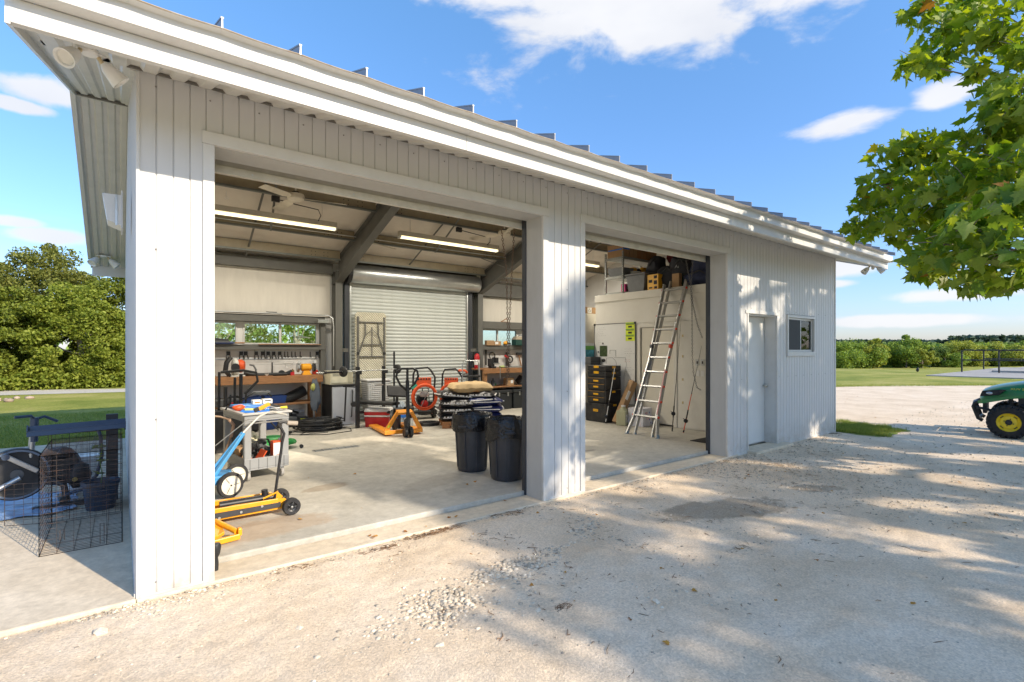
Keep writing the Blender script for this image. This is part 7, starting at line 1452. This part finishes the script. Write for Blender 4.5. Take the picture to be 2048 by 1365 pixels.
# --- second bay
LDX0, LDZ0, LDX1, LDZ1 = 7.30, FZ, 8.56, 2.98
t = thing('extension_ladder','aluminium multi-section ladder with red locks leaning on the mezzanine','ladder',(0,0,0))
def lp(s, y, off=0): 
    d = Vector((LDX1-LDX0,0,LDZ1-LDZ0)).normalized(); n_ = Vector((-d.z,0,d.x)); c = Vector((LDX0,0,LDZ0)).lerp(Vector((LDX1,0,LDZ1)),s)+n_*off; return Vector((c.x,y,c.z))
yc = lambda s: 1.76+.14*s
for sd in (-1,1):
    MB().bar(lp(.10,yc(.1)+sd*.26),lp(0,yc(0)+sd*.335),.03,.07,up=(1,0,0)).bar(lp(.10,yc(.1)+sd*.26),lp(.45,yc(.45)+sd*.205),.03,.07,up=(1,0,0)).build('outer_rail', alum, t, bevel=.004)
    MB().bar(lp(.0,yc(0)+sd*.19,-.05),lp(.50,yc(.5)+sd*.175,-.05),.028,.06,up=(1,0,0)).build('inner_rail', alum, t, bevel=.004)
    MB().bar(lp(.44,yc(.44)+sd*.20),lp(.97,yc(.97)+sd*.255),.03,.07,up=(1,0,0)).build('outer_rail', alum, t, bevel=.004)
    MB().bar(lp(.48,yc(.48)+sd*.17,-.06),lp(1.0,yc(1)+sd*.17,-.06),.028,.06,up=(1,0,0)).build('inner_rail', alum, t, bevel=.004)
    MB().obox(lp(.005,yc(0)+sd*.335),(.05,.05,.09),(0,R(23),0)).build('rubber_foot', M('foot_grey',(.2,.27,.32),.7), t, bevel=.006); MB().obox(lp(.005,yc(0)+sd*.19,-.05),(.045,.045,.07),(0,R(23),0)).build('rubber_foot', MATS['foot_grey'], t, bevel=.006)
    MB().lathe([(.04,-.02),(.04,.02)],14,lp(.545,yc(.54)+sd*.21,.02),'y').build('lock_knob', M('lock_red',(.65,.06,.03),.4) if sd<0 else dgrey, t, smooth=True)
for k in range(10):
    s = .115+.0905*k; hw = .26-.055*min(1,(s-.1)/.35) if s<.45 else .20+.05*(s-.45)/.5
    MB().bar(lp(s,yc(s)-hw,.0),lp(s,yc(s)+hw,.0),.05,.028,up=(.4,0,1)).build('rung', alum, t, bevel=.003)
    for sd in (-1,1): MB().lathe([(.020,-.016),(.024,0),(.020,.016)],12,lp(s,yc(s)+sd*(hw+.018),.012),'y').build('rung_lock', M('lock_red',(0,0,0)), t, smooth=True)
MB().bar(lp(.13,yc(.1)-.245,.04),lp(.40,yc(.4)-.215,.04),.025,.004,up=(1,0,0)).build('warning_sticker', M('pink_sticker',(.6,.3,.3),.5), t)
def rod(label, base, top, mat1, mat2, reelz, split=.35, grip=.12):
    base, top = Vector(base), Vector(top); t = thing('fishing_rod', label, 'fishing rod', base, 0, 'fishing rods'); d = top-base
    MB().tube([d*split, d*.7, d],[.006,.004,.002],6).build('tip', mat2, t, smooth=True); MB().tube([d*0,d*split],[.0095,.007],7).build('butt', mat1, t, smooth=True)
    MB().tube([d*.005,d*.03],.014,8).tube([d*grip,d*(grip+.10)],.013,8).build('grip', blk, t, smooth=True)
    c = d*reelz+Vector((-.05,-.03,0)); MB().lathe([(.022,-.02),(.038,-.015),(.038,.015),(.022,.02)],14,c,(.6,.8,0)).tube([d*reelz,c],.008,5).tube([c,c+Vector((-.04,.03,.05))],.005,5).build('reel', blkm, t, smooth=True)
    g_ = MB()
    for s in (.45,.6,.75,.88): g_.tube(circ((d*s+Vector((-.01,-.01,0)))[:],.011,8,'z'),.0015,3,closed=True)
    g_.build('line_guide', blkm, t)
p = atX(1362,636,8.58); rod('black fishing rod leaning upright beside the ladder',(8.15,1.72,FZ),p,blk,blk,.155)
p = atX(1403,692,8.58); rod('orange fishing rod leaning on the cream wall at right of the black rod',(8.18,1.50,FZ),p,M('orange_red_rod',(.75,.09,.02),.4),blk,.14,.44,.16)
rod('black and white fishing rod leaning on the tool chest stack',(7.93,3.18,FZ),(8.14,3.10,1.28),whitep,blk,.12,.95,.3)
# stacked black tool chests
z = FZ
spec_ = [('rolling black tool chest at the bottom of the stack',.40,0,(.30,.26)),('black two-drawer chest second from the bottom',.28,2,(.27,.24)),('black two-drawer chest third from the bottom',.28,2,(.27,.24)),('shallow black organiser near the top of the chest stack',.12,0,(.27,.24)),('shallow black organiser topmost of the chest stack',.12,0,(.27,.24))]
ye = M('chest_yellow',(.80,.42,.01),.4)
for lb,h_,dr,(a,b) in spec_:
    t = thing('tool_chest', lb, 'tool chest', (8.24,3.50,z), 0, 'stacked black tool chests'); MB().box(-b,b,-a,a,0,h_-.006).build('body', blk, t, bevel=.014)
    if dr:
        for k in range(dr):
            q = MB().box(-b-.014,-b-.001,-a+.03,a-.03,.02+k*.125,.02+k*.125+.11).build('drawer', blk, t, bevel=.006); MB().box(-b-.020,-b-.0145,-.07,.07,.05+k*.125,.085+k*.125).build('drawer_pull', ye, q); MB().box(-b-.0155,-b-.0145,-a+.035,a-.035,.121+k*.125,.126+k*.125).build('drawer_line', M('amber_line',(.5,.25,.02),.5), q)
    else: MB().box(-b-.006,-b-.001,-.07,.07,h_*.55,h_*.55+.05).build('badge', ye, t)
    for y_ in (-a*.6,a*.6): MB().box(-b-.012,-b-.001,y_-.04,y_+.04,h_-.05,h_-.012).build('latch', blkm, t, bevel=.003)
    MB().box(.0-.05,.05,-a-.012,-a-.001,h_-.06,h_-.018).build('side_latch', ye, t, bevel=.004)
    if h_ > .35:
        for k in range(3): MB().box(-.16+.15*k,-.13+.15*k,-a-.008,-a-.001,.02,h_-.06).build('rib', blk, t, bevel=.003)
        text('badge_lettering','DEWALT',.028,blk,t,(-b-.0065,0,h_*.55+.025),(R(90),0,R(-90)))
    z += h_
t = thing('cardboard_tube','long brown cardboard box leaning against the whiteboard','carton',(8.08,3.02,FZ)); d = Vector((.45,-.08,.86)); MB().bar((0,0,0.02),d,.15,.12,up=(0,1,0)).build('box', card, t, bevel=.004); MB().bar(d*.58+Vector((-.075,-.065,0)),d*.78+Vector((-.075,-.065,0)),.08,.003,up=(0,1,0)).build('shipping_label', paper, t)
t = thing('plastic_jug','greenish square jug with a pale label on the floor','jug',(8.07,2.83,FZ),R(20)); MB().box(-.13,.13,-.10,.10,0,.30).lathe([(.10,.30),(.05,.34),(.05,.37)],14,(0.02,0,0)).build('body', jug, t, bevel=.018); MB().lathe([(.045,.372),(.045,.40)],14,(.02,0,0)).build('cap', whitep, t); MB().box(-.10,.03,-.103,-.1005,.07,.22).build('label_patch', paper, t)
for k in range(5): MB().box(-.09,.02,-.1045,-.1035,.085+.026*k,.092+.026*k).build('printed_line', ink, t)
t = thing('white_carton','white box with red and blue print behind the jug','carton',(8.3,2.58,FZ),R(8)); MB().box(-.18,.18,-.17,.17,0,.36).build('box', M('white_carton',(.66,.66,.72),.6), t, bevel=.004); text('print','vite',.075,M('crimson_ink',(.45,.02,.12),.6),t,(-.06,-.1712,.27),(R(90),0,0)); text('print','CSCS',.07,M('rose_ink',(.55,.1,.2),.6),t,(.02,-.1712,.16),(R(90),0,0))
for k in range(4): MB().lathe([(0,0),(.018,0),(.018,.002)],10,(.12-.05*(k%2),-.172,.06+.07*k),(0,-1,0)).build('blue_dot', M('print_blue',(.05,.1,.45),.5), t)
o = MB().box(7.55,8.1,.42,.95,FZ+.0,FZ+.008).build('mat', M('black_mat',(.015,.015,.016),.9,bump=.5)); tag(o,'black door mat on the floor by the right jamb','mat')
o = MB().box(5.05,5.25,1.36,1.42,FZ+.001,FZ+.002).build('leaf_smudge', None) if False else None
# whiteboard
t = thing('whiteboard','tall whiteboard covered in notes and a hand-drawn map','whiteboard',(8.59,3.52,.43)); H_=1.74; Wd=.58
MB().box(.0,.012,-Wd,Wd,0,H_).build('board', M('whiteboard',(.70,.70,.68),.25,var=.02), t)
for (a,b,c,d_) in ((-Wd-.012,-Wd,0,H_),(Wd,Wd+.012,0,H_),(-Wd,Wd,H_,H_+.012),(-Wd,Wd,-.012,0)): MB().box(-.006,.012,a,b,c,d_).build('frame', dgrey, t)
for yy,zz in ((-Wd,H_),(Wd,H_)): MB().obox((-.006,yy,zz),(.02,.05,.05)).build('corner_cap', blk, t, bevel=.006)
def stroke(pts, mat, r=.003, name='marker_line'): MB().tube([(-.002,y,z) for y,z in pts], r, 4).build(name, mat, t)
gk = M('marker_green',(.02,.35,.2),.6); rk_ = M('marker_red',(.5,.05,.05),.6); gy = M('marker_grey',(.12,.12,.13),.6)
stroke([(.22,.98),(.05,1.0),(-.05,.92),(-.1,.75),(-.02,.6),(.0,.5),(.06,.35),(-.02,.2),(-.15,.16),(-.3,.17)],gy,.0035); stroke([(.0,1.0),(-.32,1.0),(-.35,.85),(-.28,.6),(-.28,.2)],gy,.0035); stroke([(.22,.98),(.25,.7),(.15,.62),(.05,.45)],gy,.003); stroke([(.12,1.16),(-.05,1.16),(-.05,1.02)],gy,.004); stroke([(.12,1.16),(.12,1.08)],gy,.004); stroke([(-.18,.85),(-.05,.66),(-.02,.78)],gk,.004)
rs = random.Random(5)
def scribble(y, z, w_, mat, rows, h=.03):
    for r_ in range(rows):
        x = 0; mb = MB(); L2 = w_*rs.uniform(.5,1)
        while x < L2:
            n_ = rs.randint(3,6); pts = [(-.002, y-x-.008*k, z-r_*h+rs.uniform(0,.014)) for k in range(n_)]; mb.tube(pts,.0014,3); x += .008*n_+.012
        mb.build('handwriting', mat, t, kind='stuff')
scribble(.5,1.66,.28,gy,5,.045); scribble(-.30,1.18,.24,gy,4,.05); scribble(-.30,.95,.24,rk_,2,.04); scribble(-.30,.78,.24,gy,5,.045); scribble(-.34,.46,.2,gk,4,.04); scribble(.46,1.38,.2,gy,2,.05)
MB().box(-.006,-.001,.20,.42,1.02,1.26).build('aerial_photo', M('aerial_green',(.04,.07,.02),.6,var=.5,vs=18), t); MB().box(-.006,-.001,.16,.44,.50,.85).build('paper_sheet', paper, t); MB().blob((-.012,.30,.93),(.01,.06,.035),8,6,.4,seed=2).build('magnet', blk, t); MB().blob((-.012,.32,1.31),(.01,.02,.02),8,6,0).build('magnet', blk, t); MB().blob((-.012,.46,1.12),(.01,.02,.02),8,6,0).build('magnet', blk, t)
q = MB().box(-.008,-.001,-.57,-.33,1.36,1.76).build('warning_sign', lime, t, label='lime sign sheets at the top right of the whiteboard')
for k in range(3): MB().box(-.0095,-.0085,-.565,-.335,1.475+.127*k,1.49+.127*k).build('green_bar', M('sign_green',(.03,.3,.06),.6), q); MB().box(-.0095,-.0085,-.55,-.35,1.455+.127*k,1.468+.127*k).build('black_bar', ink, q); MB().box(-.0095,-.0085,-.50,-.40,1.39+.127*k,1.43+.127*k).build('black_figure', ink, q)
t = thing('white_locker','tall white cabinet beyond the end of the office wall','cabinet',(8.85,4.55,FZ)); MB().box(-.5,.45,-.25,.3,0,2.38).build('body', partm, t, bevel=.01); MB().box(-.46,-.02,-.262,-.251,.05,2.33).box(.0,.42,-.262,-.251,.05,2.33).build('door', partm, t, bevel=.003)
t = thing('recycling_carton','brown carton with a white recycling mark on top of the tall cabinet','carton',(8.7,4.42,FZ+2.382)); MB().box(-.28,.18,-.1,.25,0,.15).build('carton', card, t, bevel=.004); MB().box(-.12,.02,-.1025,-.1005,.01,.14).build('white_patch', paper, t)
for a in (90,210,330): MB().obox((-.05+.03*math.cos(R(a)),-.1035,.075+.03*math.sin(R(a))),(.035,.002,.012),(0,-R(a+90),0)).build('arrow_mark', ink, t)
t = thing('product_poster','small framed green and blue product print over the tool chests','print',(8.42,4.12,1.55)); MB().box(-.16,.16,-.02,0,-.2,.2).build('frame', whitep, t, bevel=.01); MB().box(-.13,.15,-.0225,-.0205,-.12,.14).build('picture', M('aqua_print',(.08,.35,.45),.5,var=.6,vs=14), t); MB().box(-.13,.15,-.0245,-.0228,.05,.14).build('green_band', M('leaf_green_print',(.15,.45,.08),.5), t); MB().box(-.16,.16,-.03,0,-.25,-.205).build('ledge', blk, t)
t = thing('grey_case','dark grey case on the cabinet ledge above the chest stack','case',(8.55,4.0,1.28)); MB().box(-.3,.02,-.1,.1,0,.16).build('case', dgrey, t, bevel=.01); MB().box(-.3,.02,-.103,-.1005,.05,.06).build('seam_line', blk, t)
MB().box(-.32,.02,-.12,.12,-.02,-.001).build('ledge', dgrey, t)

# --- on the mezzanine
MZ = 2.832
t = thing('metal_shelving','grey metal shelving unit standing on the mezzanine','shelving unit',(8.70,3.36,MZ)); gs = M('shelf_grey',(.30,.31,.29),.5,metal=.2)
for x,y in ((0,0),(0,.5),(1.25,0),(1.25,.5)):
    MB().box(x,x+.035,y,y+.035,0,.95).build('post', gs, t)
    hl_ = MB()
    for k in range(18): hl_.box(x-.001,x-.0003,y+.012,y+.022,.04+.05*k,.06+.05*k)
    hl_.build('post_slots', blk, t, kind='stuff')
for z in (.02,.38,.80): MB().box(.0,1.285,.0,.535,z,z+.012).box(-.004,-.001,.036,.499,z-.03,z+.03).box(.036,1.249,-.004,-.001,z-.03,z+.03).build('shelf', gs, t)
def carton(lb, x, y, z, w, d, h, m=card, extra=None, rz=0):
    t = thing('carton', lb, 'carton', (x,y,z), rz); MB().box(0,w,0,d,0,h).build('box', m, t, bevel=.004); MB().box(w*.46,w*.54,-.0015,-.0005,0,h).build('tape_strip', M('brown_tape',(.30,.17,.08),.4), t)
    if extra: extra(t, w, d, h)
    return t
rc = M('reddish_cardboard',(.36,.18,.08),.8,var=.15)
carton('brown carton with a strip of blue tape on the top shelf',8.71,3.37,MZ+.813,.22,.45,.30,card,lambda t,w,d,h:(MB().box(-.0015,-.0003,.02,d-.02,.17,.20).box(.0,w,-.003,-.0016,.18,.21).build('blue_tape',bblue,t)))
carton('brown carton beside the taped one on the top shelf',8.94,3.37,MZ+.813,.26,.45,.30,card)
carton('reddish carton third along the top shelf',9.22,3.38,MZ+.813,.32,.42,.28,rc); carton('reddish carton fourth along the top shelf',9.56,3.38,MZ+.813,.36,.42,.26,rc)
carton('dark reddish carton at the far right over the bags',9.95,2.55,MZ+.70,.4,.4,.28,rc)
small('grey_bin','grey open bin on the middle mezzanine shelf','bin',(8.90,3.6,MZ+.393),[('bin',MB().add([(-.16,-.18,0),(.16,-.18,0),(.16,.18,0),(-.16,.18,0),(-.2,-.22,.2),(.2,-.22,.2),(.2,.22,.2),(-.2,.22,.2)],[(0,3,2,1),(0,1,5,4),(1,2,6,5),(2,3,7,6),(3,0,4,7)]),M('tote_grey',(.16,.17,.18),.5),False)])
small('yellow_drill_heap','yellow and black power tools heaped on the middle shelf','power tools',(9.45,3.52,MZ+.393),[('tool',MB().blob((-.22,0,.2),(.13,.1,.06),10,7,.3),ye,True),('tool_body',MB().blob((-.1,-.05,.14),(.09,.08,.09),10,7,.35,seed=3),blk,True),('tool_grip',MB().blob((.05,-.06,.18),(.10,.08,.10),10,7,.35,seed=5),ye,True),('tool_base',MB().blob((.2,-.05,.1),(.12,.1,.1),10,7,.4,seed=8),blk,True),('tool_head',MB().blob((.15,-.08,.22),(.07,.06,.06),10,7,.4,seed=9),ye,True)])
small('white_basin','white basin in front of the yellow tools on the shelf','basin',(9.12,3.38,MZ+.393),[('basin',MB().lathe([(.08,0),(.13,.13),(.125,.13),(.07,.01)],18),whitep,True)])
small('pink_tool','pink and red gadget at the right end of the middle shelf','gadget',(9.72,3.40,MZ+.393),[('body',MB().blob((0,0,.06),(.07,.05,.06),10,7,.3),pinkp,True),('grip',MB().tube([(-.08,0,.10),(-.02,0,.14)],.02,7),blk,True)])
small('pink_box','pink and black boxed item on the lowest mezzanine shelf','carton',(8.92,3.46,MZ+.033),[('box',MB().box(-.10,.06,-.06,.06,0,.20),pinkp,False),('black_side',MB().box(.061,.2,-.05,.06,0,.18),blk,False),('bottle_figure',MB().box(-.05,-.01,-.062,-.0605,.02,.15),ink,False)])
small('black_gadget','black and white gadgets beside the pink box','gadget',(9.22,3.45,MZ+.033),[('body',MB().blob((0,0,.10),(.08,.06,.10),10,7,.3,seed=4),blk,True),('white_end',MB().lathe([(.03,0),(.03,.08)],12,(.05,-.07,.05),'y'),whitep,True)])
small('flat_boards','pile of flat dark boards at the foot of the shelving','boards',(8.95,3.30,MZ),[('board',MB().box(-.25,.25,-.2,.05,0,.02),dgrey,False),('board_top',MB().box(-.22,.28,-.18,.05,.021,.04),gs,False)])
t = thing('storage_tote','grey lidded storage tote standing at the mezzanine edge','tote',(8.84,2.98,MZ),R(0)); tg_=M('tote_grey',(0,0,0)); MB().add([(-.17,-.2,0),(.3,-.2,0),(.3,.2,0),(-.17,.2,0),(-.2,-.25,.36),(.35,-.25,.36),(.35,.25,.36),(-.2,.25,.36)],[(0,3,2,1),(4,5,6,7),(0,1,5,4),(1,2,6,5),(2,3,7,6),(3,0,4,7)]).build('body', tg_, t, bevel=.012); MB().box(-.22,.37,-.27,.27,.362,.40).build('lid', tg_, t, bevel=.01); MB().box(-.2,-.185,-.1,.1,.28,.33).build('handle', tg_, t)
t = thing('yellow_carton','yellow product box with black marks beside the grey tote','carton',(8.68,2.42,MZ)); MB().box(0,.22,0,.27,0,.33).build('box', ye, t, bevel=.003)
for k,(a,b,c,d_) in enumerate(((.03,.11,.24,.30),(.03,.11,.12,.2),(.15,.24,.16,.22),(.15,.24,.04,.07),(.03,.10,.03,.08))): MB().box(-.0015,-.0003,a,b,c,d_).build('black_print', ink, t)
bl=[('dark duffel bag heaped behind the yellow box',9.1,2.35,.24,(.3,.3,.28),fabric),('black bag with white lettering on the mezzanine',9.05,2.05,.36,(.24,.26,.3),fabric),('dark green crate-like bag low on the mezzanine',8.95,1.98,.14,(.2,.24,.15),M('dark_green_cloth',(.012,.03,.016),.85)),
('navy duffel bag behind the ladder top',9.1,1.55,.42,(.3,.34,.24),navyf),('navy bag lying under the duffel behind the ladder',9.0,1.6,.16,(.28,.4,.17),navyf),('dark bag slumped against the right end',9.0,1.05,.34,(.26,.26,.3),M('brown_black_cloth',(.035,.022,.02),.85,bump=.4,bs=10)),('navy bag high at the back of the mezzanine',9.35,1.3,.62,(.3,.4,.2),navyf),('black sack behind the other bags',9.6,2.2,.5,(.3,.5,.45),fabric),('dark sack at the far back of the mezzanine',9.8,1.3,.4,(.35,.5,.4),fabric),('maroon bag standing high at the back',9.62,2.65,.86,(.16,.2,.2),maroon),('black sack hanging beside the shelving',9.35,2.95,.5,(.2,.2,.32),fabric)]
for k,(lb,x,y,z,r_,mt_) in enumerate(bl):
    t = thing('duffel_bag',lb,'bag',(x,y,MZ)); MB().blob((0,0,z),r_,18,12,.28,.75,seed=k+2).build('bag', mt_, t, smooth=True); MB().tube([(-r_[0]*.8,-r_[1]*.5,z+r_[2]*.3),(-r_[0],-r_[1]*.2,z+r_[2]*.75),(-r_[0]*.8,r_[1]*.5,z+r_[2]*.4)],.012,6).build('strap', blk, t, smooth=True)
    if k == 1: text('lettering','ALL',.10,M('silver_print',(.35,.36,.37),.5),t,(-.235,-.02,.44),(R(80),0,R(-75)))
carton('brown carton wedged behind the ladder rails',8.66,1.92,MZ,.10,.16,.28,card); carton('flat brown carton at the right end of the mezzanine',8.70,.85,MZ,.3,.4,.12,M('brown_carton_dark',(.22,.12,.06),.8))
t = thing('mezzanine_rail','white wall rack crossing behind the bags at the right','rack',(9.3,1.0,MZ+.72)); MB().bar((0,-.5,0),(0,1.4,0),.03).bar((0,0,-.4),(0,0,.3),.03).bar((0,.9,-.4),(0,.9,.3),.03).build('bar', gs, t)
t = thing('bent_pipe','galvanised pipe bend standing beyond the shelving','pipe frame',(8.55,4.95,FZ)); MB().tube([(-.6,0,3.0),(-.1,0,3.0),(.02,0,2.93),(.02,0,0)],.022,8).build('pipe', galv, t, smooth=True)
